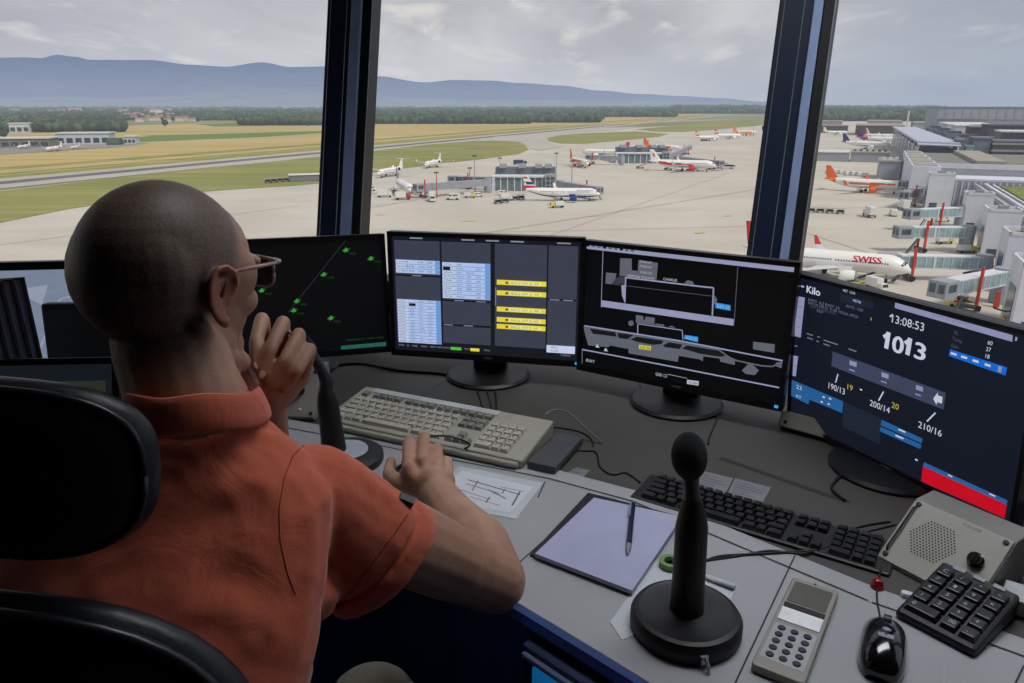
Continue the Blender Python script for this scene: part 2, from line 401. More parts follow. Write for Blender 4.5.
# single trees
m_bark = mat('bark', (80, 66, 50), .9, haze=HZ)
def tree(x, y, h, label, grp='single trees by the runway fields'):
    rnd = random.Random(int(x * 7)); p = G(x, y)
    t = empty('tree', p, label=label, cat='tree', group=grp)
    b = MB()
    for k in range(7):
        a = rnd.random() * 6.28; rr = h * .22 * rnd.random()
        crown(b, (rr * math.cos(a), rr * math.sin(a), h * rnd.uniform(.1, .35)), h * .3, h * .6, rnd, True)
    b.build('crown', m_tree2, t, smooth=True)
    b = MB(); b.tube([(0, 0, 0), (0, 0, h * .35)], [h * .03, h * .02], 6); b.build('trunk', m_bark, t)
tree(165, 126.5, 15, 'round dark tree alone at the near edge of the tan field')
wood_n = 0
tree(198, 121.5, 13, 'small round tree beside the start of the green field strip')
tree(262, 125, 14, 'full round tree standing in front of the right wood edge')
tree(308, 126, 12, 'pale green bushy tree nearest the left window post')
tree(3, 138, 12, 'dark tree at the left end of the near shed row')
tree(80, 130.5, 8, 'small dark shrub-like tree behind the long white shed')

# village houses on the plain
m_wallA = mat('cream render', (206, 196, 176), .9, haze=HZ); m_roofA = mat('brown tile roof', (150, 122, 104), .9, haze=HZ)
m_wallB = mat('white render', (216, 214, 208), .9, haze=HZ)
def make_house(w, d, h, wm):
    t = empty('house', (0, 0, 0), cat='house')
    b = MB(); b.box((0, 0, h / 2), (w, d, h)); b.build('walls', wm, t)
    b = MB(); e = .4
    v = [(-w / 2 - e, -d / 2 - e, h), (w / 2 + e, -d / 2 - e, h), (w / 2 + e, d / 2 + e, h), (-w / 2 - e, d / 2 + e, h), (-w / 2, 0, h + d * .35), (w / 2, 0, h + d * .35)]
    for q in ((0, 1, 5, 4), (2, 3, 4, 5), (0, 4, 3), (1, 2, 5), (0, 3, 2, 1)): b.poly([v[i] for i in q])
    b.build('roof', m_roofA, t)
    return t
h1 = make_house(18, 11, 7, m_wallA); h2 = make_house(30, 13, 10, m_wallB)
rnd = random.Random(11); first = {0: h1, 1: h2}
def villages(zones, label, grp):
    for (xa, xb, ya, yb, n, big) in zones:
        for k in range(n):
            x = rnd.uniform(xa, xb); y = rnd.uniform(ya, yb); p = G(x, y); w = 1 if rnd.random() < big else 0
            src = h2 if w else h1
            if first[w] is not None: o = first[w]; first[w] = None; o.location = p; o.rotation_euler[2] = rnd.uniform(-.5, .5)
            else: o = copy_tree(src, p, rnd.uniform(-.6, .6))
            s = rnd.uniform(.7, 1.1) * (1 if y > 113.5 else 1.7); o.scale = (s, s, s)
            o['label'] = label; o['group'] = grp; 
villages([(118, 196, 114.5, 121.5, 60, .2)], 'pale village house beyond the tan field behind the dark wood', 'village houses beyond the tan field')
villages([(0, 240, 106, 113.5, 100, .5), (200, 325, 106, 108, 22, .3)], 'tiny pale house among the hazy trees under the mountains', 'houses scattered over the plain')
villages([(378, 480, 106, 108.3, 16, .7), (520, 600, 106.4, 108.4, 16, .8), (600, 700, 106.4, 110, 22, .6)], 'small pale block above the tree belt on the middle plain', 'far blocks above the tree belt')
villages([(820, 930, 112.5, 120, 22, .5)], 'little pale house on the wooded rise at the right', 'houses on the wooded rise')

# low sheds on the far side of the runway
m_shed = mat('pale shed cladding', (190, 194, 198), .7, haze=HZ, var=.03); m_shedroof = mat('shed roof', (206, 202, 196), .7, haze=HZ)
m_darkglass = mat('dark glazing', (62, 70, 78), .25, haze=HZ); m_shedg = mat('dark green shed', (66, 80, 66), .8, haze=HZ)
def shed(x1, x2, yb, h, depth, wm, label, arch=False, rm=None):
    a, b_ = G(x1, yb), G(x2, yb - (x2 - x1) * .012); c = (a + b_) / 2; L = (b_ - a).length; rz = math.atan2(b_.y - a.y, b_.x - a.x)
    t = empty('hangar', c, rz, label=label, cat='hangar')
    b = MB()
    if arch:
        rs = [[(x, depth / 2 * -math.cos(PI * k / 10), h * math.sin(PI * k / 10)) for k in range(11)] for x in (-L / 2, L / 2)]
        b.rings(rs)
        b.M = Matrix.Translation((0, depth / 2, 0)); b.build('shell', wm, t)
    else:
        b.box((0, depth / 2, h / 2), (L, depth, h)); b.build('walls', wm, t)
        b = MB(); b.box((0, depth / 2, h + .5), (L + 2, depth + 2, 1.)); b.build('roof', rm or m_shedroof, t)
        b = MB()
        n = max(3, int(L / 8))
        for i in range(n): b.box((-L / 2 + L * (i + .5) / n, -.1, h * .38), (L / n * .7, .2, h * .45))
        b.build('windows', m_darkglass, t)
    return t
shed(-40, 50, 147.5, 8, 30, mat('grey shed wall', (122, 116, 110), .9, haze=HZ), 'long low grey-brown shed at the left edge of the airfield')
shed(57, 110, 144.3, 11, 30, m_shed, 'long pale shed with a row of dark windows by small aircraft')
shed(109, 122, 144.3, 7, 22, m_shedg, 'dark green arched shed at the end of the pale shed', True)
shed(124, 136, 143.2, 7, 20, m_shed, 'small pale shed right of the dark green arched shed')
shed(10, 30, 132.5, 13, 30, m_shed, 'white blocky building in front of the dark wood')
shed(56, 63, 127, 12, 16, m_shedroof, 'small white building standing inside the dark wood')
# ================================================================== AIRCRAFT
HA = 9000.
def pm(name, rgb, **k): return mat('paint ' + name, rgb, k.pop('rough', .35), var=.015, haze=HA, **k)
W_ = pm('white', (232, 231, 227)); RED = pm('red', (206, 42, 48)); ORG = pm('orange', (238, 112, 38)); BLU = pm('navy blue', (34, 56, 130)); PUR = pm('purple', (78, 52, 108)); MAG = pm('magenta', (176, 46, 126))
GRN = pm('green', (60, 130, 84)); GRY = pm('grey', (150, 154, 160), rough=.5); DKG = pm('window dark', (48, 54, 62), rough=.2); TYR = pm('tyre', (34, 34, 36), rough=.9); CRM = pm('cream yellow', (222, 216, 160)); WBL = pm('wing grey', (200, 202, 204), rough=.45)
DNV = pm('dark fin blue', (38, 44, 84)); MRN = pm('maroon', (150, 34, 52))
def airliner(name, nose, tail, L, label, group=None, fin=None, body=None, eng=None, tips=None, ttail=False, texts=None, belly=None, hub=.057, ek=1.2, win=True, cat='airplane', gh=None):
    """nose/tail: ground points below the nose and the tail. Local frame: nose at +x."""
    d = (nose - tail); rz = math.atan2(d.y, d.x); dn = Vector((d.x, d.y, 0)).normalized()
    c = nose - dn * L / 2; c.z = GZ
    t = empty(name, c, rz, label=label, cat=cat, group=group)
    r = L * hub; zc = r * 1.05 + L * .045; X0 = L / 2
    mats = [W_, RED, ORG, BLU, PUR, MAG, GRN, GRY, DKG, CRM, DNV, MRN]
    prof = [(0, .03, -.42), (.006, .2, -.38), (.02, .42, -.28), (.045, .66, -.16), (.075, .85, -.06), (.11, .97, 0), (.15, 1, 0), (.2, 1, 0), (.25, 1, 0), (.3, 1, 0), (.35, 1, 0), (.4, 1, 0), (.45, 1, 0), (.5, 1, 0), (.55, 1, 0), (.6, 1, 0), (.66, .99, .01), (.72, .93, .08), (.78, .8, .2), (.84, .62, .36), (.9, .42, .52), (.95, .25, .62), (1, .06, .7)]
    n = 28; b = MB(); rs = []
    for fx, fr, fz in prof:
        rs.append([(X0 - fx * L, math.sin(2 * PI * k / n) * r * fr, zc + fz * r - math.cos(2 * PI * k / n) * r * fr) for k in range(n)])
    def fm(k, i):
        if not body: return 0
        fx = (prof[k][0] + prof[min(k + 1, len(prof) - 1)][0]) / 2; a = (i + .5) / n; up = -math.cos(2 * PI * a)
        return body(fx, up)
    b.rings(rs, True, fm=fm); b.build('fuselage', mats, t, smooth=True)
    # cockpit glass and cabin windows
    b = MB()
    for s in (-1, 1):
        for (f0, f1, a0, a1) in ((.030, .043, 150, 176), (.034, .050, 124, 147), (.045, .058, 108, 121)):
            pts = []
            for fx, a in ((f0, a0), (f1, a0), (f1, a1), (f0, a1)):
                for k in range(len(prof) - 1):
                    if prof[k][0] <= fx <= prof[k + 1][0]:
                        u = (fx - prof[k][0]) / (prof[k + 1][0] - prof[k][0]); fr = prof[k][1] * (1 - u) + prof[k + 1][1] * u; fz = prof[k][2] * (1 - u) + prof[k + 1][2] * u; break
                aa = R(a); pts.append((X0 - fx * L, s * math.sin(aa) * (r * fr + .05), zc + fz * r - math.cos(aa) * (r * fr + .05)))
            b.poly(pts if s > 0 else pts[::-1])
    b.build('cockpit_glass', DKG, t)
    if win:
        b = MB(); nn = 42
        for s in (-1, 1):
            for i in range(nn):
                fx = .13 + .64 * i / nn
                if .42 < fx < .45: continue
                if fx > .7 and i % 2: pass
                a = R(103); y = s * math.sin(a) * (r + .03); z = zc - math.cos(a) * (r + .03)
                b.box((X0 - fx * L, y * (1 if fx < .7 else .96), z), (L * .0065, .04, L * .010))
        b.build('cabin_windows', DKG, t)
    # wings
    def wing(y0, x0, c0, y1, x1, c1, z0, z1, th, name, m, tip=None, tipm=None):
        b = MB()
        for s in (1,):
            pass
        def sec(y, x, c, z, tk):
            return [(x, y, z), (x - c * .3, y, z + tk * c * .55), (x - c * .7, y, z + tk * c * .35), (x - c, y, z), (x - c * .6, y, z - tk * c * .35), (x - c * .25, y, z - tk * c * .45)]
        b.rings([sec(y0, x0, c0, z0, th), sec((y0 + y1) * .4, x0 + (x1 - x0) * .4, c0 + (c1 - c0) * .55, z0 + (z1 - z0) * .4, th), sec(y1, x1, c1, z1, th)])
        o = b.build(name, m, t, auto=30)
        if tip:
            b = MB(); s = 1 if y1 > 0 else -1
            b.rings([sec(y1, x1, c1, z1, .1), [(p[0] - c1 * 1.0 * 1 + 0, y1 + s * L * .02 + (p[2] - z1) * .3, z1 + L * .062 + (p[0] - x1) * .0) if False else (x1 - L * .035 + (p[0] - x1) * .5, y1 + s * (L * .022) + (p[2] - z1), z1 + L * .06) for p in sec(y1, x1, c1, z1, .1)]])
            b.build('winglet', tipm or W_, o)
        return o
    zw = zc - r * .55; hs = L * .47
    for s in (1, -1):
        wing(s * r * .6, X0 - .36 * L, L * .17, s * hs, X0 - .56 * L, L * .042, zw, zw + L * .045, .12, 'wing', WBL, True, mats[tips] if tips is not None else None)
        wing(s * r * .3, X0 - (.86 if not ttail else .93) * L, L * .085, s * L * .17, X0 - (.93 if not ttail else .985) * L, L * .035, zc + r * (.45 if not ttail else 3.4), zc + r * (.6 if not ttail else 3.5), .1, 'tailplane', WBL)
        # engine with pylon
        b = MB(); er = L * .029 * ek
        ex, ey, ez = (X0 - .325 * L, s * L * .155, zw - er * .75) if not ttail else (X0 - .70 * L, s * r * 1.5, zc + r * .3)
        q = Euler((0, PI / 2, 0)).to_matrix().to_4x4()
        b.lathe([(er * .82, L * .028), (er * .98, L * .024), (er * 1.02, 0), (er, -L * .03), (er * .74, -L * .055), (er * .4, -L * .062)], 20, 0, (ex, ey, ez), q)
        b.lathe([(er * .8, L * .0285), (er * .2, L * .02), (er * .02, L * .027)], 16, 1, (ex, ey, ez), q)
        b.box((ex - L * .03, ey, ez + er * 1.1), (L * .075, L * .006, er * .9), None, 0)
        b.build('engine', [mats[eng] if eng is not None else W_, DKG], t, auto=40)
    # fin, painted by (u along chord, v up)
    b = MB(); nu, nv = 16, 14; fx0, fc0, fx1, fc1, fh = X0 - .80 * L, L * .165, X0 - .93 * L, L * .062, L * .17
    if ttail: fx0, fc0, fx1, fc1, fh = X0 - .80 * L, L * .16, X0 - .92 * L, L * .08, r * 2.9
    zb = zc + r * .62
    for s in (1, -1):
        for i in range(nu):
            for j in range(nv):
                def pt(u, v):
                    th = L * .009 * (1 - v * .6) * math.sin(PI * min(1, max(0, u))) ** .6 if 0 < u < 1 else 0
                    return (fx0 + (fx1 - fx0) * v - (fc0 + (fc1 - fc0) * v) * u, s * th, zb + fh * v)
                u0, u1, v0, v1 = i / nu, (i + 1) / nu, j / nv, (j + 1) / nv
                mi = fin((u0 + u1) / 2, (v0 + v1) / 2) if callable(fin) else (fin or 0)
                b.poly([pt(u0, v0), pt(u1, v0), pt(u1, v1), pt(u0, v1)], mi)
    b.poly([pt(0, 1), pt(.5, 1), pt(1, 1)], 0)
    b.build('tail_fin', mats, t)
    # gear
    for nm, gx, gy in (('nose_gear', X0 - .13 * L, 0), ('main_gear', X0 - .49 * L, L * .1), ('main_gear', X0 - .49 * L, -L * .1)):
        b = MB(); wr = L * (.011 if nm == 'nose_gear' else .0155)
        b.tube([(gx, gy, wr), (gx, gy, zc - r * .6)], L * .004, 8, True, 0)
        for s in (-1, 1):
            b.tube([(gx, gy + s * L * .006, wr), (gx, gy + s * L * .017, wr)], wr, 14, True, 1)
        b.build(nm, [GRY, TYR], t)
    if texts:
        for (txt, fx, a0, size, mi, side, bold) in texts:
            b = MB()
            for off in ([0] if not bold else [-.012, 0, .012]):
                def f(x, y, off=off):
                    an = PI / 2 - (a0 + y / r) if False else (y / r + a0)
                    rr = r + .04
                    xx = X0 - fx * L + (x + off * size * 3) * (1 if side < 0 else -1)
                    return (xx, side * math.cos(an) * rr, zc + math.sin(an) * rr)
                b.text(txt, (0, 0, 0), (1, 0, 0), (0, 1, 0), size, f=f)
            b.build('title_lettering', mats[mi], t)
    return t
def cross_fin(u, v):   # red fin with white cross
    du, dv = abs(u - .52), abs(v - .55)
    return 0 if (du < .09 and dv < .26) or (dv < .09 and du < .30) else 1
def ba_fin(u, v):
    if v > .72 + u * .12: return 0 if u < .18 else (1 if v < .93 else 0)
    if v > .50 and u > .0: return 0 if (v > .60) else 3
    if v > .36: return 3 if u < .75 else 0
    if v > .28: return 0
    return 1
def orange_fin(u, v): return 2
def easy_body(fx, up):
    if fx > .84: return 2
    if .30 < fx < .66 and -.25 < up < .35 - (fx - .3) * .2: return 2
    if .10 < fx <= .30 and .05 < up < .5: return 2
    return 0
def easy_body2(fx, up): return 2 if (fx > .80 or (.25 < fx < .72 and -.2 < up < .55)) else 0
def redbelly(fx, up): return 1 if (.35 < fx < .85 and -.5 < up < -.05 + (fx - .35)) else 0
def ba_body(fx, up): return 3 if up < -.62 else (1 if fx > .95 else 0)
def Gn(x, y, h): return G(x, y, h)
def jet(name, nx, ny, tx, ty, L, label, **k):     # nose and tail points seen at their heights
    n_ = G(nx, ny, L * .075); t_ = G(tx, ty, L * .13); n_.z = t_.z = GZ
    return airliner(name, n_, t_, L, label, **k)
grp = 'airliners on the far stands'
jet('airliner', 911, 272, 747, 249, 38.5, 'big white airliner with red airline lettering nearest the tower, nose towards the jet bridges', fin=cross_fin, tips=1, hub=.062, ek=1.4,
    texts=[('SWISS', .325, R(10), 2.3, 1, -1, True)], eng=None)
jet('airliner', 600, 194.5, 520, 189.5, 34, 'white airliner with blue belly and engines and a red, white and blue tail fin', fin=ba_fin, body=ba_body, eng=3,
    texts=[('BRITISH AIRWAYS', .30, R(22), .95, 3, -1, False)])
jet('airliner', 906, 188, 823, 178.5, 37.5, 'white airliner with large plain orange tail fin docked at twin jet bridges', fin=orange_fin, body=easy_body, eng=2, tips=2,
    texts=[('easyJet', .30, R(24), 1.9, 0, -1, True)])
jet('airliner', 588, 164, 566, 157, 34, 'small orange and white airliner parked side-on beyond the blue-bellied airliner', fin=orange_fin, body=easy_body2, eng=2)
jet('airliner', 582, 152.5, 637, 151, 39, 'long white airliner with dark red tail fin pointing left at the far pier', fin=lambda u, v: 0 if ((u - .5) ** 2 + (v - .55) ** 2 < .02 and not (u - .56) ** 2 + (v - .55) ** 2 < .01) else 1, body=lambda f, u: 1 if f > .9 else 0)
jet('airliner', 681, 148.5, 642, 145, 36, 'orange-finned white airliner behind the far pier roof, nose to the right', fin=orange_fin, body=easy_body2, eng=2)
jet('airliner', 716, 166, 657, 161, 42, 'white airliner with red side stripe and red emblem on white fin at the far pier', fin=lambda u, v: 1 if (u - .5) ** 2 * 2 + (v - .5) ** 2 < .03 else 0, body=redbelly, eng=1)
jet('airliner', 720, 137.6, 688, 136.5, 36, 'white airliner with red fin bearing a white cross, left of the distant red-finned pair', fin=cross_fin)
jet('airliner', 742, 136, 706, 134.5, 36, 'white airliner with red fin bearing a white cross, right of the distant red-finned pair', fin=cross_fin)
jet('airliner', 757, 132.5, 728, 131.2, 38, 'distant orange and white airliner nearest the right window post', fin=orange_fin, body=easy_body2, eng=2)
jet('airliner', 790, 132.5, 760, 130.6, 38, 'distant white airliner with dark blue fin half hidden by the right window post', fin=10)
jet('airliner', 891, 145.5, 824, 141, 44, 'white airliner with dark purple fin, nearer of the two purple-tailed ones', fin=lambda u, v: 4, body=lambda f, u: 4 if f > .9 else 0)
jet('airliner', 902, 140.5, 834, 136.5, 46, 'white airliner with purple and magenta rear body and purple fin', fin=lambda u, v: 4, body=lambda f, u: (5 if u > -.2 else 4) if f > .72 else 0)
jet('airliner', 905, 137, 838, 134, 44, 'white airliner whose fin is striped green, white and red', fin=lambda u, v: 6 if u < .3 else (0 if u < .6 else 1))
jet('airliner', 848, 132.5, 820, 131, 34, 'pale yellow-tailed airliner farthest back at the right hand pier', fin=9, body=lambda f, u: 9 if f > .75 else 0)
jet('business_jet', 378, 173.5, 411, 164.5, 33, 'white jet with high tail pointing left just right of the left window post', ttail=True, cat='airplane', hub=.05)
jet('airliner', 411, 191, 394, 178, 36, 'white airliner docked nose-on at the end of the left jet bridge', fin=lambda u, v: 7, eng=7)
jet('business_jet', 425, 165, 442, 159.5, 28, 'white twin-engined jet parked behind the high-tailed jet', ttail=True)
jet('business_jet', 18, 147, 30, 144.5, 22, 'small white jet farthest left in front of the sheds', ttail=True)
jet('business_jet', 46, 149.2, 62, 146, 26, 'small white jet with raised tail before the long pale shed', ttail=True)
jet('business_jet', 71, 147.5, 84, 145, 18, 'tiny white plane rightmost in front of the pale shed', ttail=True)

# ================================================================== VEHICLES
VW = pm('van white', (214, 214, 210)); VG = pm('van grey', (120, 122, 126)); VB = pm('truck blue', (52, 60, 92)); VY = pm('service yellow', (214, 196, 84)); VR = pm('service red', (178, 46, 38)); VK = pm('black rubber', (30, 30, 32), rough=.9)
def wheels(t, xs, w, r):
    for x in xs:
        for s in (-1, 1):
            b = MB(); b.tube([(x, s * (w / 2 - .25), r), (x, s * (w / 2 + .02), r)], r, 12); b.build('wheel', VK, t)
def van(m=None):
    t = empty('van', cat='van'); b = MB()
    prof = [(-2.5, .35), (2.4, .35), (2.5, .9), (1.9, 1.25), (1.2, 2.1), (-2.4, 2.15), (-2.5, 1.9)]
    b.rings([[(x, -1, z) for x, z in prof], [(x, 1, z) for x, z in prof]]); b.build('body', m or VW, t, bevel=.08)
    b = MB()
    b.poly([(1.87, -.85, 1.32), (1.87, .85, 1.32), (1.26, .8, 2.08), (1.26, -.8, 2.08)])
    for s in (-1, 1): b.box((.9, s * 1.01, 1.55), (.9, .03, .5)); b.box((-.9, s * 1.01, 1.6), (1.8, .03, .4))
    b.build('windows', DKG, t); wheels(t, (-1.6, 1.6), 2, .36); return t
def truck(m, boxm, hb=3.2, L=7.5):
    t = empty('truck', cat='truck'); b = MB()
    prof = [(L / 2 - 2, .5), (L / 2, .5), (L / 2, 1.4), (L / 2 - .35, 2.4), (L / 2 - 2, 2.4)]
    b.rings([[(x, -1.15, z) for x, z in prof], [(x, 1.15, z) for x, z in prof]]); b.build('cab', m, t, bevel=.08)
    b = MB(); b.poly([(L / 2 + .02, -.95, 1.45), (L / 2 + .02, .95, 1.45), (L / 2 - .3, .95, 2.3), (L / 2 - .3, -.95, 2.3)]); b.build('windscreen', DKG, t)
    b = MB(); b.box((-1.15, 0, .9 + hb / 2 - .2), (L - 2.4, 2.4, hb - .5)); b.build('cargo_box', boxm, t, bevel=.05)
    b = MB(); b.box((0, 0, .65), (L - .3, 1.6, .3)); b.build('chassis', VG, t)
    wheels(t, (-L / 2 + 1, L / 2 - 1.2), 2.3, .5); return t
def bus():
    t = empty('apron_bus', cat='bus'); b = MB(); b.box((0, 0, 1.75), (13, 3, 2.7)); b.build('body', VW, t, bevel=.15)
    b = MB()
    for s in (-1, 1): b.box((0, s * 1.51, 2.1), (12, .04, 1.1))
    b.box((6.51, 0, 2), (.04, 2.6, 1.4)); b.build('windows', DKG, t)
    b = MB(); b.box((0, 0, 3.3), (4, 1.8, .35)); b.build('roof_unit', GRY, t); wheels(t, (-4.2, 4.2), 3, .5); return t
def cart():
    t = empty('baggage_cart', cat='baggage cart'); b = MB(); b.box((0, 0, .55), (2.8, 1.6, .15)); b.build('bed', VG, t)
    b = MB(); b.box((0, 0, 1.8), (2.8, 1.6, .08))
    for x in (-1.35, 1.35):
        for y in (-.75, .75): b.box((x, y, 1.15), (.08, .08, 1.3))
    b.build('canopy', GRY, t)
    b = MB(); b.box((0, 0, .95), (2.2, 1.3, .7)); b.build('luggage', VK, t); wheels(t, (-1, 1), 1.5, .22); return t
def loader(m):
    t = empty('belt_loader', cat='belt loader'); b = MB(); b.box((0, 0, .7), (5, 1.8, .6)); b.build('chassis', m, t, bevel=.06)
    b = MB(); b.box((.6, .3, 1.9), (7, .9, .22), Euler((0, -R(16), 0)).to_matrix().to_4x4()); b.build('belt', VK, t)
    b = MB(); b.box((-1, -.6, 1.4), (1, .6, .9)); b.build('cab', VG, t); wheels(t, (-1.7, 1.7), 1.8, .4); return t
PROTO = {}
def place(kind, mk, x, y, rz, label, grp=None, s=1.0):
    if kind in PROTO: o = copy_tree(PROTO[kind], G(x, y), R(rz), label)
    else: o = mk(); PROTO[kind] = o; o.location = G(x, y); o.rotation_euler[2] = R(rz); o['label'] = label
    o.scale = (s, s, s)
    if grp: o['group'] = grp
    elif 'group' in o: del o['group']
    return o
mv = lambda: van(); mvg = lambda: van(VG)
mt = lambda: truck(VW, VW); mtb = lambda: truck(VB, VB, 2.6, 9); mty = lambda: truck(VY, VW, 2.4, 6.5); mtr = lambda: truck(VR, VW, 3, 7)
place('van', mv, 453, 199, 175, 'white van standing alone right of the left jet bridge', s=1.25)
place('truck', mt, 432, 200.5, -80, 'white box truck under the left jet bridge', s=1.05)
place('tb', mtb, 520, 164, 5, 'dark blue flat truck alone on the apron above the glass pier', s=1.05)
place('bus', bus, 725, 168, -25, 'white apron bus right of the red-striped airliner')
place('ty', mty, 557, 207, 190, 'pale yellow service truck beside the blue engines', s=.9)
place('tr', mtr, 403, 199, 20, 'white truck with red cab beside the nose-on airliner')
place('van', mv, 650, 161, 80, 'small white van left of the red-emblem airliner tail')
place('truck', mt, 506, 200, 30, 'white truck with flat load behind the blue-bellied airliner tail', s=.8)
place('van', mv, 503, 194.5, 10, 'white van close to the glass front of the pier')
place('van', mv, 893, 215, 70, 'white van on the open stand left of the upper glazed jet bridge', s=1.15)
place('truck', mt, 903, 209, 80, 'tall white truck next to the van on the open stand', s=1.05)
place('truck', mt, 869, 216, 85, 'white lift truck alone in the middle of the open stand', s=1.05)
place('van', mv, 942, 221, 5, 'white van parked beneath the upper glazed jet bridge')
place('truck', mt, 878, 185, 80, 'white truck with blue-grey box behind the orange-finned airliner', s=.9)
place('truck', mt, 862, 184.5, 170, 'white truck behind the orange-finned airliner, left of its twin', s=.8)
place('van', mv, 895, 184, 175, 'white crew van by the twin jet bridges')
place('ld', lambda: loader(VY), 858, 285, 10, 'yellow belt loader under the rear of the big white airliner')
place('truck', mt, 876, 289, -75, 'white step truck under the nose of the big white airliner', s=.75)
place('ld2', lambda: loader(VG), 640, 168, 10, 'grey belt loader left of the red-striped airliner')
place('ld2', lambda: loader(VG), 690, 170, 185, 'grey belt loader under the red-striped airliner')
place('van', mv, 700, 170, 10, 'white van under the nose of the red-striped airliner')
place('ty', mty, 966, 252, 5, 'yellow service truck below the middle jet bridge', s=.8)
place('ld', lambda: loader(VY), 975, 277, -4, 'yellow loader beneath the long glazed jet bridge')
place('ld', lambda: loader(VY), 958, 306, 175, 'yellow loader at the foot of the nearest jet bridge')
place('ld', lambda: loader(VY), 1012, 322, 175, 'yellow loader at the foot of the nearest white stair tower')
place('tr', mtr, 963, 303, 60, 'red and white tractor under the nearest jet bridge cab', s=.6)
place('van', mvg, 371, 190, 0, 'dark van at the right side of the left window post')
for i, (x, y) in enumerate(((840, 173), (846, 174.3), (852, 174.6), (858, 175.2), (865, 175.8), (828, 172.5), (834, 171.5))):
    place('vrow', mv, x, y, 84, 'white van in the row behind the orange fin', 'row of white vans behind the orange fin')
for i, (x, y) in enumerate(((811, 211.5), (820, 211.8), (829.5, 212.4), (840, 213))):
    place('cart', cart, x, y, 2, 'empty baggage cart in the line of four on the open stand', 'line of baggage carts on the open stand', s=1.05)
for i, (x, y) in enumerate(((498, 203), (505, 202), (515, 199.5), (521, 198.6))):
    place('cart2', cart, x, y, 25, 'baggage cart in the train behind the blue-bellied airliner', 'baggage carts behind the blue-bellied airliner', s=1.15)
place('ld2', mv, 668, 169.5, 5, 'grey loader between the tail and wing of the red-striped airliner')
place('ty', mty, 624, 160.5, 15, 'pale yellow truck left of the farther satellite pier', s=.9)
place('van', mv, 606, 160, 10, 'small white van below the long red-finned airliner')
place('cart4', cart, 646, 142.6, 5, 'grey cart near the distant red-finned pair', s=2)
place('tb', mtb, 704, 140.8, 5, 'dark truck in front of the distant red-finned pair', s=.8)
place('truck', mt, 385, 196.5, 10, 'white truck left of the nose-on airliner', s=.9)
place('van', mv, 478, 196, 20, 'white van near the left end of the glass satellite', s=.9)
place('ty', mty, 470, 197.2, 0, 'pale yellow truck beside the van at the glass satellite', s=.8)
place('tr', mtr, 580, 166.4, 30, 'red and white tractor at the nose of the small orange airliner', s=.7)
place('van', mv, 931, 207, 80, 'white van below the twin jet bridges', s=.9)
place('ty', mty, 944, 243, 10, 'yellow truck left of the red post under the middle jet bridge', s=.8)
place('tr', mtr, 996, 283, 10, 'red and white tractor between the two nearest stair towers', s=.8)
for i, (x, y) in enumerate(((268, 182.5), (274, 182), (280, 181.4), (286, 181), (293, 180.3), (300, 179.6))):
    place('cart3', cart, x, y, 20, 'parked grey cart in the row at the edge of the grass', 'parked carts at the grass edge', s=1.3)
# low sheds right beside them
t = empty('equipment_shed', G(318, 180), R(20), label='low grey equipment shelter at the grass edge left of the window post', cat='shelter')
b = MB(); b.box((0, 0, 1.8), (30, 4, 3.2)); b.build('body', VG, t); b = MB(); b.box((0, 0, 3.6), (31, 5, .5)); b.build('roof', W_, t)

# ================================================================== TERMINAL
HT = 9000.
def bm_(name, rgb, **k): return mat('bld ' + name, rgb, k.pop('rough', .8), var=k.pop('var', .03), scale=k.pop('scale', .3), haze=HT, **k)
TW = bm_('white panel', (206, 209, 218)); TG = bm_('grey panel', (150, 154, 162)); TD = bm_('dark steel', (78, 82, 88)); TR = bm_('grey roof', (128, 124, 116), var=.06, scale=.08); TRL = bm_('pale roof', (158, 152, 140)); TGL = bm_('blue green glass', (146, 172, 176), rough=.15, var=.12, scale=.4)
TDG = bm_('dark glass', (74, 86, 94), rough=.15, var=.15, scale=.5); TB = bm_('brown panel', (88, 76, 64)); TRD = bm_('red paint', (196, 62, 42)); TYL = bm_('yellow paint', (206, 178, 60)); TCAN = bm_('silver canopy', (178, 182, 200)); TGR = bm_('roof planting', (140, 150, 56), var=.3, scale=.6, dark=(88, 92, 44)); TBR = bm_('roof planting brown', (140, 104, 74), var=.2, scale=.8)
TSL = bm_('slate block', (112, 118, 130)); TWH = bm_('white roof', (214, 214, 212))
PO = Vector((93.5, 133, GZ)); PE = Vector((.407, .914, 0)).normalized(); PP = Vector((PE.y, -PE.x, 0)); PRZ = math.atan2(PP.y, PP.x)
def pf(s, d, h=0): return PO + PE * s + PP * d + Vector((0, 0, h))
def loc_box(mb, s0, s1, d0, d1, z0, z1, m=None):  # in pier frame, local x=d, y=s
    mb.box(((d0 + d1) / 2, (s0 + s1) / 2, (z0 + z1) / 2), (d1 - d0, s1 - s0, z1 - z0), None, m)
def pier_thing(name, s, d, label, cat, group=None, z=0): return empty(name, pf(s, d, z), PRZ, label=label, cat=cat, group=group)
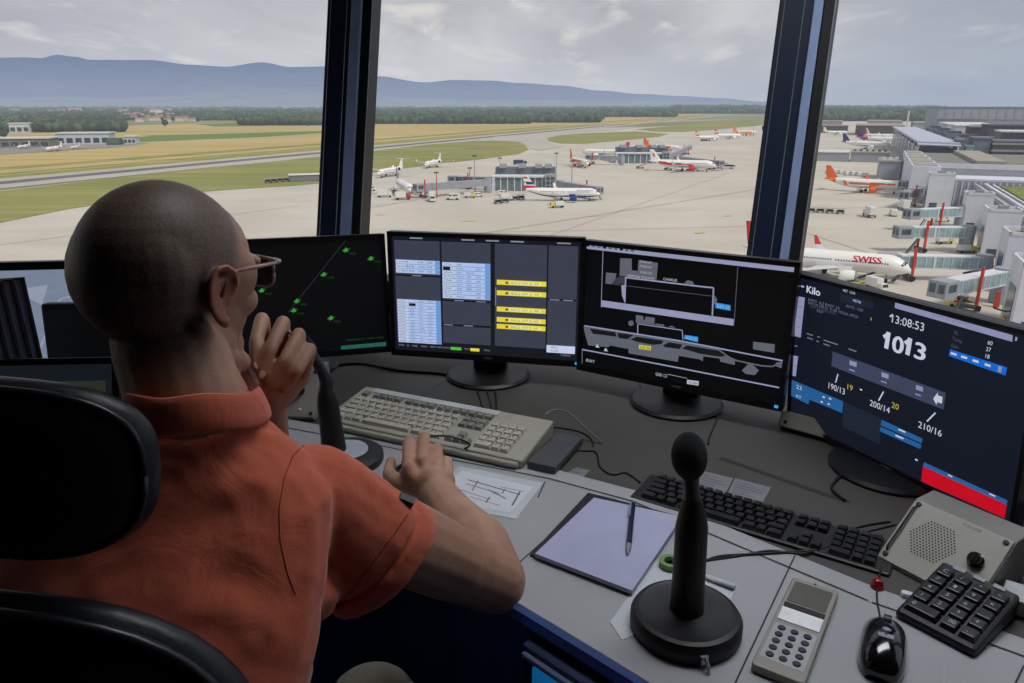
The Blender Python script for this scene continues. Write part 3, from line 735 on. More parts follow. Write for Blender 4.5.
def tower(s, d, w, dep, h, label, roofm, door=True):
    t = pier_thing('stair_tower', s, d, label, 'stair tower', 'white stair towers along the pier')
    b = MB(); loc_box(b, 0, dep, 0, w, 0, h); b.build('walls', TW, t)
    b = MB(); loc_box(b, .6, dep - .6, .6, w - .6, h - .35, h + .06); b.build('roof', roofm, t)
    b = MB()
    for (x0, x1, y0, y1) in ((-.12, w + .12, -.12, .35), (-.12, w + .12, dep - .35, dep + .12), (-.12, .35, -.12, dep + .12), (w - .35, w + .12, -.12, dep + .12)): b.box(((x0 + x1) / 2, (y0 + y1) / 2, h + .2), (x1 - x0, y1 - y0, .7))
    b.build('parapet', TW, t)
    b = MB(); b.box((-.06, dep * .5, h * .36), (.1, dep * .55, h * .55)); b.box((w * .3, -.06, h * .1), (w * .3, .1, h * .16)); b.build('glazing', TDG, t)
    b = MB(); b.box((w * .5, dep * .5, h + .7), (w * .3, dep * .25, .9)); b.build('roof_unit', TG, t)
    return t
def bpos(x, y, h=0): # px on ground -> (s,d)
    p = G(x, y, h) - PO; return p.dot(PE), p.dot(PP)
for (xb, yb, w, dep, h, lab, rm) in ((1010, 332, 9, 11, 12.5, 'nearest white stair tower, cut by the frame edge', TRL), (998, 292, 8.5, 10, 13, 'second nearest white stair tower with glazed side', TRL), (980, 256, 8, 9, 12.6, 'third white stair tower, between the two middle glazed jet bridges', TRL),
                                   (961, 228, 8, 8, 11.5, 'white stair tower topped with brown planting', TBR), (924.5, 208, 9, 10, 13.5, 'white stair tower beside the twin jet bridges', TRL)):
    s, d = bpos(xb, yb); tower(s, d, w, dep, h, lab, rm)
def slab(name, cat, label, parts, s=0, d=0, group=None):
    t = pier_thing(name, s, d, label, cat, group)
    for nm, m, boxes in parts:
        b = MB()
        for q in boxes: loc_box(b, *q)
        b.build(nm, m, t)
    return t
# the long pier behind the towers
slab('pier_building', 'building', 'long low grey pier running behind the white stair towers, with a planted roof', [
    ('walls', TG, [(-60, 195, 15, 60, 0, 8.4)]), ('roof', TR, [(-60, 195, 15, 60, 8.4, 8.9)]),
    ('planting', TGR, [(130, 190, 24, 60, 8.9, 9.3)]), ('gutter', TW, [(-60, 195, 19, 20, 8.9, 9.8), (-60, 195, 22, 22.6, 8.9, 9.5), (-60, 195, 16, 16.4, 8.9, 9.5)]),
    ('glazing', TDG, [(s, s + 6, 14.9, 15.02, 3.6, 7.4) for s in range(-58, 188, 7)])])
slab('link_building', 'building', 'grey ribbed link block between the last stair tower and the planted pier', [
    ('walls', TG, [(196, 214, 6, 60, 0, 10.5)]), ('ribs', TW, [(195.8, 196, x, x + .5, 0.5, 10) for x in [7 + 2.2 * i for i in range(24)]]), ('roof', TW, [(196, 214, 5, 60, 10.5, 11.2)])])
slab('terminal_hall', 'building', 'terminal hall with wide flat brown-grey roof and a raised skylight beam', [
    ('walls', TW, [(242, 340, 5.4, 75, 0, 13)]), ('roof', TR, [(242, 340, 5.4, 75, 13, 13.5)]), ('skylight_beam', TRL, [(248, 340, 22, 34, 13.5, 15.2)]),
    ('parapet', TW, [(241, 242, 5.4, 75, 12, 14.2), (242, 340, 74, 75, 12, 14.4)]), ('glazing', TDG, [(240.8, 241.0, x, x + 3.2, 3, 9) for x in range(8, 72, 4)])])
t = slab('gate_block', 'building', 'cluster of four stepped white blocks along the edge of the hall roof', [
    ('walls', TW, [(215 + 25 * i, 234 + 25 * i, -6 + .5 * i, 5, 0, 14.5) for i in range(5)]), ('roof', TRL, [(217 + 25 * i, 232 + 25 * i, -5 + .5 * i, 4, 14.5, 14.9) for i in range(5)]), ('recess', TD, [(234 + 25 * i, 240 + 25 * i, -4, 5, 0, 12.5) for i in range(5)])])
# silver canopy on slanted columns
t = pier_thing('canopy', 352, 4, 'long silver canopy roof with slanted white supports over the far pier', 'canopy')
b = MB(); b.rings([[(0, 0, 18), (22, 0, 18), (22, 0, 18.8), (0, 0, 19.2)], [(-1, 350, 18), (20, 350, 18), (20, 350, 18.8), (-1, 350, 19.2)]]); b.build('roof', TCAN, t)
b = MB()
for k in range(9):
    y = 2 + k * 40
    for x0, x1 in ((1, 5), (21, 17)): b.tube([(x0, y, 17.8), (x1 - (6 if x0 < 3 else -6), y, 0)], .45, 6)
b.tube([(-.3, 0, 17.6), (22.3, 0, 17.2)], .6, 6); b.build('supports', TW, t)
b = MB(); b.box((11, 178, 8), (20, 346, 15)); b.build('hall_walls', TDG, t)
t = pier_thing('pier_tower_row', 352, 27, 'row of dark grey service blocks along the right side of the canopy', 'building'); 
for nm_, m, z in (('blocks', TSL, 0),):
    b = MB()
    for k in range(1, 9): loc_box(b, 12 + k * 38, 34 + k * 38, 3, 16, 0, 17 + (k % 2) * 3)
    b.build(nm_, m, t)
b = MB()
for k in range(1, 9): loc_box(b, 16 + k * 38, 30 + k * 38, 5, 13, 17 + (k % 2) * 3, 18.5 + (k % 2) * 3)
b.build('roof_units', TD, t)
def fblock(name, cat, label, x1, x2, ytop, Y, dep, wm, rm=None, extra=None, h0=0, group=None):
    """block whose front left top corner is seen at (x1,ytop) and stands Y metres ahead"""
    p = Yat(x1, ytop, Y); h = p.z - GZ
    r = ray(x2, ytop); a = Vector((p.x, p.y, 0)); # meet the viewing line through x2 with the front line a + PP*w
    k = r.x / r.y; w = (k * a.y - a.x) / (PP.x - k * PP.y)
    t = empty(name, (p.x, p.y, GZ), PRZ, label=label, cat=cat, group=group)
    b = MB(); b.box((w / 2, dep / 2, (h0 + h) / 2), (w, dep, h - h0)); b.build('walls', wm, t)
    b = MB(); b.box((w / 2, dep / 2, h + .3), (w + 1, dep + 1, .8)); b.build('roof', rm or TRL, t)
    if extra: extra(t, w, h, dep)
    return t
def hangar_extra(t, w, h, dep):
    b = MB()
    for i in range(1, 14): b.box((w * i / 14, -.2, h * .62), (.5, .3, h * .7))
    b.box((w / 2, -.4, h * .72), (w, .6, 1)); b.build('cladding_trim', TG, t)
    b = MB(); x0 = w * .80; b.box((x0 + 7, -.6, h * .79), (15, .5, 8)); b.build('sign_panel', RED, t, bevel=1)
    b = MB(); b.box((x0 + 7, -1, h * .79), (2.2, .3, 6)); b.box((x0 + 7, -1, h * .79), (6, .3, 2.2)); b.build('sign_mark', W_, t)
fblock('aircraft_hangar', 'hangar', 'huge pale grey hangar with red sign on the right skyline', 939, 1062, 107.2, 780, 150, TG, TSL, hangar_extra)
fblock('building', 'building', 'low white-roofed building in front of the huge hangar', 948, 992, 124, 700, 80, TW, TWH)
fblock('building', 'building', 'pale stepped building left of the brown box', 956, 972, 125.5, 640, 36, TWH, TWH)
fblock('building', 'building', 'dark brown box building on the right skyline', 971, 989, 127, 600, 30, TB, TSL)
fblock('building', 'building', 'dark grey building with jumbled roof plant behind the white canopy', 990, 1050, 125.5, 550, 40, TD, TD)
fblock('building', 'building', 'plain slate-grey block right of the silver canopy', 958, 965.4, 140, 450, 20, TSL, TSL)
fblock('building', 'building', 'wide slate-grey block before the brown box', 974, 992, 138, 450, 20, TSL, TSL)
def entr(t, w, h, dep):
    b = MB(); b.box((w / 2, -.3, h * .45), (w * .8, .4, h * .6)); b.build('glazing', TDG, t)
fblock('building', 'building', 'small glazed entrance block between two slate-grey blocks', 966, 973.4, 146, 449, 18, TGL, TGL, entr)
def park_extra(t, w, h, dep):
    for k in range(5):
        b = MB(); b.box((w / 2, dep / 2, h * (.14 + k * .2)), (w + 1.2, dep + 1.2, h * .055)); b.build('floor_band', TRL, t)
    b = MB()
    for k in range(4): b.box((w / 2, dep / 2, h * (.24 + k * .2)), (w + .3, dep + .3, h * .09))
    b.build('openings', TDG, t)
fblock('parking_building', 'building', 'layered grey parking building with open floors at the right edge', 994, 1075, 141, 445, 60, TSL, TSL, park_extra)
def pav(t, w, h, dep):
    b = MB()
    for k in range(14): b.box((w * k / 13, -.3, h - 2.2), (.4, .4, 3.2))
    b.build('posts', TB, t)
fblock('pavilion', 'building', 'white ribbed canopy pavilion on top of the parking building', 1002, 1075, 131.5, 462, 25, TDG, TWH, pav, h0=Yat(994, 141, 445).z - GZ + .8)
# white flat roofs left of the hall
fblock('building', 'building', 'long white flat roof behind the row of vans', 812, 850, 151.5, 570, 18, TG, TWH)
fblock('building', 'building', 'grey roof cluster with plant units right of the white flat roof', 851, 890, 152, 560, 24, TG, TRL, lambda t, w, h, dep: (lambda b: ([b.box((w * (.1 + .16 * i), dep * .4, h + 1), (w * .07, 4, 1.6)) for i in range(6)], b.build('roof_units', TD, t)))(MB()))
fblock('building', 'building', 'pale grey blocky building above the twin jet bridges', 880, 902, 161, 425, 26, TG, TRL, lambda t, w, h, dep: (lambda b: ([b.box((w * (.2 + .3 * i), dep * .4, h + 1), (w * .15, 4, 1.6)) for i in range(3)], b.build('roof_units', TW, t)))(MB()))
fblock('building', 'building', 'distant brown-fronted terminal with pale roof at the right hand pier', 856, 905, 125, 1050, 100, TB, TRL)
fblock('building', 'building', 'far pale roof patch under the wooded rise', 868, 903, 120.5, 1300, 80, TG, TRL)
fblock('building', 'building', 'dark low terminal wing beyond the purple tails', 815, 848, 125.5, 1150, 60, TD, mat('bld purple roof', (136, 124, 140), .8, haze=HT))
fblock('building', 'building', 'far cream roof at the right foot of the wooded rise', 820, 842, 121, 1250, 70, TRL, TRL)
fblock('chimney', 'chimney', 'thin white mast standing on the wooded rise', 908.4, 910, 110.8, 1100, 3, TWH, TWH)
fblock('building', 'building', 'far pale block right of the white mast', 914, 938, 122.5, 1000, 60, TG, TRL)

# jet bridges
def jet_bridge(a, b_, hz, label, glass=TGL, w=3.0, roofm=TW, col=.72, wid=1.0, group='glazed jet bridges of the near pier'):
    """a: outer cab end (ground), b_: root end at the pier"""
    d = b_ - a; L = d.length; rz = math.atan2(d.y, d.x)
    t = empty('jet_bridge', (a.x, a.y, GZ), rz, label=label, cat='jet bridge', group=group)
    w *= wid
    b = MB(); n = max(6, int(L / 2.2))
    b.box((L / 2 + 2, 0, hz + .1), (L - 4, w, .3)); b.box((L / 2 + 2, 0, hz + 2.9), (L - 4, w, .25))
    for i in range(n + 1):
        for s in (-1, 1): b.box((4 + (L - 4) * i / n, s * w / 2, hz + 1.5), (.16, .14, 2.8))
    for f in (.5,):
        for s in (-1, 1): b.box((L * f, s * w / 2, hz + 1.5), (.5, .3, 3))
    b.build('tunnel_frame', roofm, t)
    b = MB()
    for s in (-1, 1): b.box((L / 2 + 2, s * (w / 2 - .06), hz + 1.5), (L - 4.2, .05, 2.6))
    b.build('tunnel_glass', glass, t)
    b = MB(); b.box((2, 0, hz + 1.5), (4.2, w * 1.25, 3.4)); b.build('cab', TG, t)
    b = MB()
    for y in (-.3, .3): b.box((-.12, y * w, hz + 1.7), (.1, w * .4, 1.8))
    for s in (-1, 1): b.box((2, s * (w * .625 + .03), hz + 1.8), (2.6, .08, 1.5))
    b.build('cab_windows', TDG, t)
    b = MB(); cx = L * (1 - col)
    for s in (-1, 1): b.box((cx, s * (w / 2 + .35), (hz + (5.0 if s < 0 else 2.4)) / 2), (.55, .45, hz + (5.0 if s < 0 else 2.4)))
    b.build('lift_column', TRD, t)
    b = MB(); b.box((cx, 0, .7), (1.6, w + 1.4, .5)); b.build('bogie', TD, t)
    for s in (-1, 1):
        bb = MB(); bb.tube([(cx, s * (w / 2 + .6), .6), (cx, s * (w / 2 + 1.1), .6)], .6, 12); bb.build('wheel', VK, t)
    b = MB(); b.tube([(L, 0, 0), (L, 0, hz + 3.4)], w * .62, 14); b.build('rotunda', TG, t)
    b = MB(); b.tube([(2.5, -w * .8, 0), (5.2, -w * .8, hz)], .3, 4); b.tube([(2.5, -w * .8 - .9, 0), (5.2, -w * .8 - .9, hz)], .12, 4); b.build('service_stair', TD, t)
    return t
def at_h(x, y, h): p = G(x, y, h); p.z = GZ; return p
for xa, ya, xb, yb, lab, cf in ((904, 195.5, 920, 190.2, 'nearer of the twin jet bridges at the orange-finned airliner', .6), (902, 184.5, 917, 182.4, 'farther of the twin jet bridges at the orange-finned airliner', .6)):
    jet_bridge(at_h(xa, ya, 5), at_h(xb, yb, 5), 3.6, lab, glass=TDG, roofm=TG, col=cf)
jet_bridge(at_h(907, 213.5, 5.5), at_h(962, 211, 5.5), 4, 'upper of the glazed jet bridges with a red column, left of the planted tower', col=.45)
jet_bridge(at_h(896, 231.5, 5.5), at_h(968, 231.5, 5.5), 4, 'middle glazed jet bridge standing empty above the long one', col=.62)
jet_bridge(at_h(880, 260, 4.4), at_h(984, 262, 4.4), 2.9, 'long glazed jet bridge reaching to the big white airliner', col=.70)
jet_bridge(at_h(937, 289, 5.5), at_h(1003, 276, 5.5), 4, 'nearest glazed jet bridge with boxy white windowed cab', col=.5)
# red props and ground kit by the towers
for x, y in ((962, 243), (990, 273), (996, 306)):
    t = empty('red_bollard', G(x, y), PRZ, label='red steel post standing at the foot of a stair tower', cat='post', group='red steel posts by the towers')
    b = MB(); b.box((0, 0, 1.6), (1.0, 1.0, 3.2), taper=(.6, .6)); b.build('post', TRD, t)
# satellites on the open apron
def satellite(cx, cy, L, W, rz, label, h=6.5, sc=1):
    t = empty('satellite_pier', G(cx, cy), R(rz), label=label, cat='building')
    b = MB(); b.box((0, 4 + W / 2, h / 2), (L, W, h)); b.build('hall_glazing', bm_('hall glazing', (104, 118, 124), rough=.2, var=.12, scale=.5), t)
    b = MB(); b.box((0, 4 + W / 2, h + .2), (L + 1.5, W + 2, .7))
    for i in range(9): b.box((-L / 2 + L * i / 8, 3.9, h / 2), (.5, .4, h))
    b.box((-L / 2, 3.6, h / 2), (1.4, 1, h + .4)); b.box((L / 2, 4 + W / 2, h / 2 + .2), (2.2, W + 1, h + .6)); b.build('frame', TW, t)
    b = MB(); b.box((L * .06, 4 + W * .75, h + 2.2), (L * 1.1, W * .5, 3.2)); b.build('upper_storey', bm_('upper storey', (102, 106, 112)), t)
    b = MB()
    for fx in (-.35, .0, .3, .48): b.box((L * fx, 4 + W * .6, h + 4.6), (L * .13, W * .4, 1.8))
    b.box((L * .52, 3.5, h * .62), (5, 5, h * 1.24)); b.build('service_block', TG, t)
    b = MB()
    for k in range(2):
        for j in range(3): b.box((L * .52 - 1.1 + 2.2 * k, .9, 2 + j * 2.1), (1.7, .1, 1.5))
    b.build('stair_windows', TDG, t)
    return t
satellite(521, 191, 27, 16, -3, 'glass-fronted satellite pier with white frame behind the blue-bellied airliner')
satellite(641, 163, 34, 20, -3, 'farther satellite pier between the red-finned and red-striped airliners')
gs = 'slatted grey jet bridges of the satellite piers'
jet_bridge(at_h(415, 188.5, 4), at_h(488, 183, 4), 3, 'grey jet bridge from the glass satellite to the nose-on airliner', glass=TG, roofm=TG, group=gs, col=.9)
jet_bridge(at_h(449, 179.5, 4), at_h(500, 181, 4), 3, 'dark grey jet bridge behind the left arm of the glass satellite', glass=TDG, roofm=TG, group=gs, col=.6)
jet_bridge(at_h(600, 190.5, 4), at_h(560, 184, 4), 2.6, 'grey jet bridge reaching right from the glass satellite to the nose', glass=TG, roofm=TG, group=gs, col=.6)
jet_bridge(at_h(586, 157.5, 4), at_h(622, 158.5, 4), 3, 'grey jet bridge alongside the dark red-finned airliner', glass=TG, roofm=TG, group=gs, col=.8)
jet_bridge(at_h(722, 163.8, 4), at_h(676, 158.5, 4), 3, 'grey jet bridge over the nose of the red-striped airliner', glass=TG, roofm=TG, group=gs, col=.8)
jet_bridge(at_h(690, 147.5, 4), at_h(668, 157, 4), 3, 'grey jet bridge reaching back from the farther satellite', glass=TG, roofm=TG, group=gs, col=.8)
for x, y, h in ((474.5, 187, 19), (475.5, 160, 0), (523, 180, 0), (582, 0, 0)):
    pass
def mast(x, y, h, label, m=TG):
    t = empty('light_mast', G(x, y), label=label, cat='mast', group='floodlight masts')
    b = MB(); b.tube([(0, 0, 0), (0, 0, h)], [.28, .16], 8); b.build('pole', m, t)
    b = MB(); b.box((0, 0, h), (2.2, .6, .6)); b.build('lamp_head', TD, t)
mast(475, 192, 17, 'white and red floodlight mast left of the glass satellite front')
mast(571.5, 190, 14, 'thin floodlight mast right of the glass satellite')
mast(556, 181, 15, 'dark floodlight mast on the right part of the glass satellite')
mast(500, 180, 12, 'dark floodlight mast behind the middle of the glass satellite')
mast(437, 197, 11, 'red-topped mast beside the left jet bridge', TRD)
mast(470, 188, 10, 'red post in front of the left slatted jet bridge', TRD)
mast(634, 164, 12, 'floodlight mast at the farther satellite')
mast(753, 136, 14, 'thin mast near the distant airliners')
# ================================================================== THE CAB (room)
DZ = .75                                              # desk top
K_navy = mat('navy enamel', (22, 37, 62), .4, var=.03); K_blue = mat('pale blue anodised strip', (160, 180, 222), .4, var=.03, metal=.2)
K_black = mat('black gasket', (16, 16, 18), .5); K_alu = mat('aluminium edge', (176, 180, 186), .35, metal=.7, var=.02)
m_wall = mat('dark wall', (30, 31, 36), .85); m_ceil = mat('dark ceiling', (26, 27, 30), .9); m_floor = mat('dark carpet', (34, 36, 42), .95, scale=60, bump=.2)
def glass_mat():
    m = bpy.data.materials.new('window glass'); m.use_nodes = True; nt = m.node_tree; N = nt.nodes; L = nt.links
    N.remove(N['Principled BSDF']); tr = N.new('ShaderNodeBsdfTransparent'); gl = N.new('ShaderNodeBsdfGlossy'); gl.inputs['Roughness'].default_value = .02
    nz = N.new('ShaderNodeTexNoise'); nz.inputs['Scale'].default_value = .8; mr = N.new('ShaderNodeMapRange'); mr.inputs[3].default_value = .975; mr.inputs[4].default_value = .99
    cb = N.new('ShaderNodeCombineColor'); L.new(nz.outputs['Fac'], mr.inputs[0]); [L.new(mr.outputs[0], cb.inputs[i]) for i in range(3)]; L.new(cb.outputs[0], tr.inputs['Color'])
    ms = N.new('ShaderNodeMixShader'); ms.inputs[0].default_value = .006; L.new(tr.outputs[0], ms.inputs[1]); L.new(gl.outputs[0], ms.inputs[2]); L.new(ms.outputs[0], N['Material Output'].inputs['Surface'])
    return m
K_glass = glass_mat()
# sill points of the faceted window ring, and the outward lean of each post
posts = [((-3.35, .55), (-.27, -.05)), ((-3.05, 1.75), (-.22, .12)), ((-2.05, 2.62), (-.13, .22)), ((-.594, 2.60), (.05, .22)), ((.787, 2.15), (.079, .16)), ((1.95, 1.32), (.17, .12)), ((2.45, .05), (.22, .02))]
SZ, TZ = .83, 2.55; zr = .97                    # sill, head; lean is given per .8 m rise
def wp(i, z, off=0.):
    (x, y), (lx, ly) = posts[i]; k = (z - zr) / .8
    n = Vector((lx, ly, 0)).normalized() * off
    return Vector((x + lx * k, y + ly * k, z)) + n
for i in range(len(posts)):
    # one post = navy body, pale blue strip, black gasket, aluminium edges; width direction along the wall
    a = wp(max(i - 1, 0), SZ); b_ = wp(min(i + 1, len(posts) - 1), SZ)
    w = (b_ - a).normalized(); lo, hi = wp(i, SZ - .02), wp(i, TZ); up = (hi - lo).normalized(); inn = up.cross(w).normalized()
    if inn.dot(Vector((lo.x, lo.y - .5, 0))) > 0: inn = -inn
    t = empty('window_post', lo, kind='structure')
    def bar(nm, m, w0, w1, d0, d1):
        if i == 4: w0 = w0 * .9 - .016; w1 = w1 * .9 - .016
        mb = MB(); L = (hi - lo).length
        pts = [w * x + inn * y for x, y in ((w0, d0), (w1, d0), (w1, d1), (w0, d1))]
        mb.rings([[p for p in pts], [p + up * L for p in pts]]); o = mb.build(nm, m, t, bevel=.002); return o
    bar('post_body', K_navy, -.070, .055, .0, .075)
    bar('post_strip', K_blue, .028 if i == 4 else .018, .055, .075, .088)
    bar('post_gasket', K_black, .056, .089, -.01, .075)
    bar('post_edge', K_alu, .086, .0895, .0755, .0775); bar('post_edge', K_alu, -.002, .0008, .075, .0775); bar('post_edge', K_alu, -.060, -.0575, .075, .0775)
    bar('post_gasket', K_black, -.078, -.070, -.01, .06)
for i in range(len(posts) - 1):
    t = empty('window_%d' % (i + 1), wp(i, SZ), kind='structure'); o0 = wp(i, SZ)
    mb = MB(); q = [wp(i, SZ, .02), wp(i + 1, SZ, .02), wp(i + 1, TZ, .02), wp(i, TZ, .02)]; mb.quad(*[p - o0 for p in q]); mb.build('pane', K_glass, t)
    mb = MB()
    for z in (SZ, TZ):
        a, b_ = wp(i, z) - o0, wp(i + 1, z) - o0; n = Vector((0, 0, 1)).cross((b_ - a).normalized()) * .05
        mb.rings([[a - n + Vector((0, 0, -.03)), a + n + Vector((0, 0, -.03)), a + n + Vector((0, 0, .03)), a - n + Vector((0, 0, .03))], [b_ - n + Vector((0, 0, -.03)), b_ + n + Vector((0, 0, -.03)), b_ + n + Vector((0, 0, .03)), b_ - n + Vector((0, 0, .03))]])
    mb.build('window_rail', K_navy, t)
def wallpiece(name, a, b_, z0, z1, mb=None):
    q = MB(); q.quad((a[0], a[1], z0), (b_[0], b_[1], z0), (b_[0], b_[1], z1), (a[0], a[1], z1)); return struct(name, q, m_wall)
low = MB(); head = MB()
for i in range(len(posts) - 1):
    a, b_ = wp(i, SZ), wp(i + 1, SZ); low.quad((a.x, a.y, 0), (b_.x, b_.y, 0), tuple(b_), tuple(a))
    a, b_ = wp(i, TZ), wp(i + 1, TZ); head.quad(tuple(a), tuple(b_), (b_.x, b_.y, 2.85), (a.x, a.y, 2.85))
struct('wall_front', low, m_wall); struct('wall_front_upper', head, m_wall)
wallpiece('wall_left', (-3.35, .55), (-3.35, -2.6), 0, 2.85); wallpiece('wall_left_upper', (-3.35, .55), (-3.88, .45), 2.2, 2.85)
wallpiece('wall_back', (-3.35, -2.6), (2.5, -2.6), 0, 2.85); wallpiece('wall_right', (2.45, .05), (2.45, -2.6), 0, 2.85); wallpiece('wall_right_upper', (2.45, .05), (3.0, .0), 2.2, 2.85)  # unseen right wall replaces rear windows to keep the man's back dark
mb = MB(); mb.poly([(-3.9, -2.6, 2.85)] + [(wp(i, TZ).x, wp(i, TZ).y, 2.85) for i in range(len(posts))] + [(3, -2.6, 2.85)]); struct('ceiling', mb, m_ceil)
mb = MB(); fl = [(-3.4, -2.6)] + [p[0] for p in posts] + [(2.5, -2.6)]; mb.prism(fl, -.3, 0); struct('floor', mb, m_floor)
# the concrete shaft the cab stands on
mb = MB(); mb.lathe([(2.2, GZ), (2.2, -.9), (2.9, -.31)], 24, c=(-.3, -.2, 0)); struct('tower_wall', mb, mat('tower concrete', (160, 158, 152), .9))

# ================================================================== DESK
D_top = mat('light grey laminate', (160, 161, 165), .42, var=.03, scale=6, bump=.05, bscale=300); D_back = mat('dark grey laminate', (66, 64, 61), .6, var=.05, scale=5)
D_edge = mat('navy desk edge', (22, 58, 120), .35); D_blueglow = mat('glowing blue panel', (24, 120, 190), .3, emit=.35); D_seam = mat('desk seam', (38, 38, 40), .7); D_strip = mat('desk strip', (172, 173, 176), .4)
desk = empty('control_desk', (0, 0, 0), label='long faceted control desk with light grey top, dark rear shelf and navy edge', cat='desk')
front = [(-2.6, .9), (-1.6, 1.0), (-.7, 1.03), (-.2, 1.03), (-.09, .98), (.026, .879), (.17, .742), (.42, .50), (.75, .25), (1.25, .1)]
edge = [(1.45, .52), (.9, .655), (.662, .84), (.541, .93), (.243, 1.213), (.09, 1.302), (-.513, 1.55), (-1.2, 1.72), (-2.6, 1.72)]
mb = MB(); mb.prism(front + edge, DZ - .022, DZ); mb.build('worktop', D_top, desk, bevel=.002)
rear = [(-2.72, 1.80), (-1.95, 2.5), (-.60, 2.5), (.74, 2.06), (1.82, 1.26), (1.9, .6)]
mb = MB(); mb.prism(edge[::-1] + rear[::-1], DZ - .045, DZ - .004); mb.build('rear_shelf', D_back, desk)
mb = MB()
for i in range(len(edge) - 1):
    a, b_ = Vector((*edge[i], DZ)), Vector((*edge[i + 1], DZ)); n = (b_ - a).normalized(); n = Vector((-n.y, n.x, 0))
    if n.y > 0: n = -n
    a2, b2 = a + n * .042, b_ + n * .042
    mb.quad(a2 + n * .0018 + Vector((0, 0, .0008)), b2 + n * .0018 + Vector((0, 0, .0008)), b2 - n * .0018 + Vector((0, 0, .0008)), a2 - n * .0018 + Vector((0, 0, .0008)))
mb.build('rear_seam', D_seam, desk)
def seam(x0, y0, x1, y1, w=.0012, m=D_seam, nm='panel_seam', z=DZ + .0008):
    a, b_ = P(x0, y0, z), P(x1, y1, z); n = (b_ - a).normalized(); n = Vector((-n.y, n.x, 0)) * w
    q = MB(); q.quad(a - n, a + n, b_ + n, b_ - n); q.build(nm, m, desk)
seam(795, 555, 735, 683); seam(592, 497, 508, 572); seam(545, 481, 538, 497); seam(1024, 665, 1012, 690)
seam(945, 664, 943, 690, .0016, K_alu)
# cable slots across the rear shelf
for q in ((720, 457, 850, 502, .006), (555, 434, 603, 443, .004), (372, 432, 445, 380, .0012), (920, 520, 1010, 560, .003)): seam(*q[:4], q[4], D_seam, 'cable_slot', DZ - .003)
mb = MB()
for i in range(len(front) - 1):
    a, b_ = Vector((*front[i], 0)), Vector((*front[i + 1], 0)); n = (b_ - a).normalized(); n = Vector((n.y, -n.x, 0)); 
    mb.rings([[a + n * .012 + Vector((0, 0, DZ - .001)), a + n * .018 + Vector((0, 0, DZ - .012)), a + n * .012 + Vector((0, 0, DZ - .022)), a - n * .01 + Vector((0, 0, DZ - .022)), a - n * .0 + Vector((0, 0, DZ - .001))],
              [b_ + n * .012 + Vector((0, 0, DZ - .001)), b_ + n * .018 + Vector((0, 0, DZ - .012)), b_ + n * .012 + Vector((0, 0, DZ - .022)), b_ - n * .01 + Vector((0, 0, DZ - .022)), b_ - n * .0 + Vector((0, 0, DZ - .001))]])
mb.build('desk_edge', D_edge, desk, auto=50)
mb = MB()
for i in range(len(front) - 1):
    a, b_ = front[i], front[i + 1]; mb.quad((a[0], a[1] + .02, 0), (b_[0], b_[1] + .02, 0), (b_[0], b_[1] + .02, DZ - .023), (a[0], a[1] + .02, DZ - .023))
mb.build('front_panel', mat('dark navy front', (30, 70, 140), .5), desk)
# blue door with a raised frame under the right hand part of the edge
a, b_ = Vector((.036, .870, 0)), Vector((.40, .52, 0)); u = (b_ - a).normalized(); n = Vector((u.y, -u.x, 0))
mb = MB(); L = (b_ - a).length; rz = math.atan2(u.y, u.x)
dr = empty('cabinet_pedestal', a + n * .020, rz, label='blue-fronted pedestal cabinet under the desk edge at the bottom', cat='cabinet')
mb = MB(); mb.box((L / 2, -.0, .362), (L, .03, .722)); mb.build('carcass', mat('pedestal navy', (16, 34, 72), .4), dr, bevel=.006)
mb = MB(); mb.box((L / 2 + .012, -.018, .355), (L - .03, .010, .70)); mb.build('door', D_blueglow, dr, bevel=.004)  # weak glow put into the door's blue to brighten it
mb = MB(); mb.tube([(.01, -.020, .713), (L - .01, -.020, .713)], .005, 8); mb.build('pull_rail', mat('steel blue rail', (96, 116, 150), .35, metal=.3), dr)
mb = MB(); mb.box((.12, -.024, .62), (.14, .004, .05)); mb.build('recess', K_black, dr)

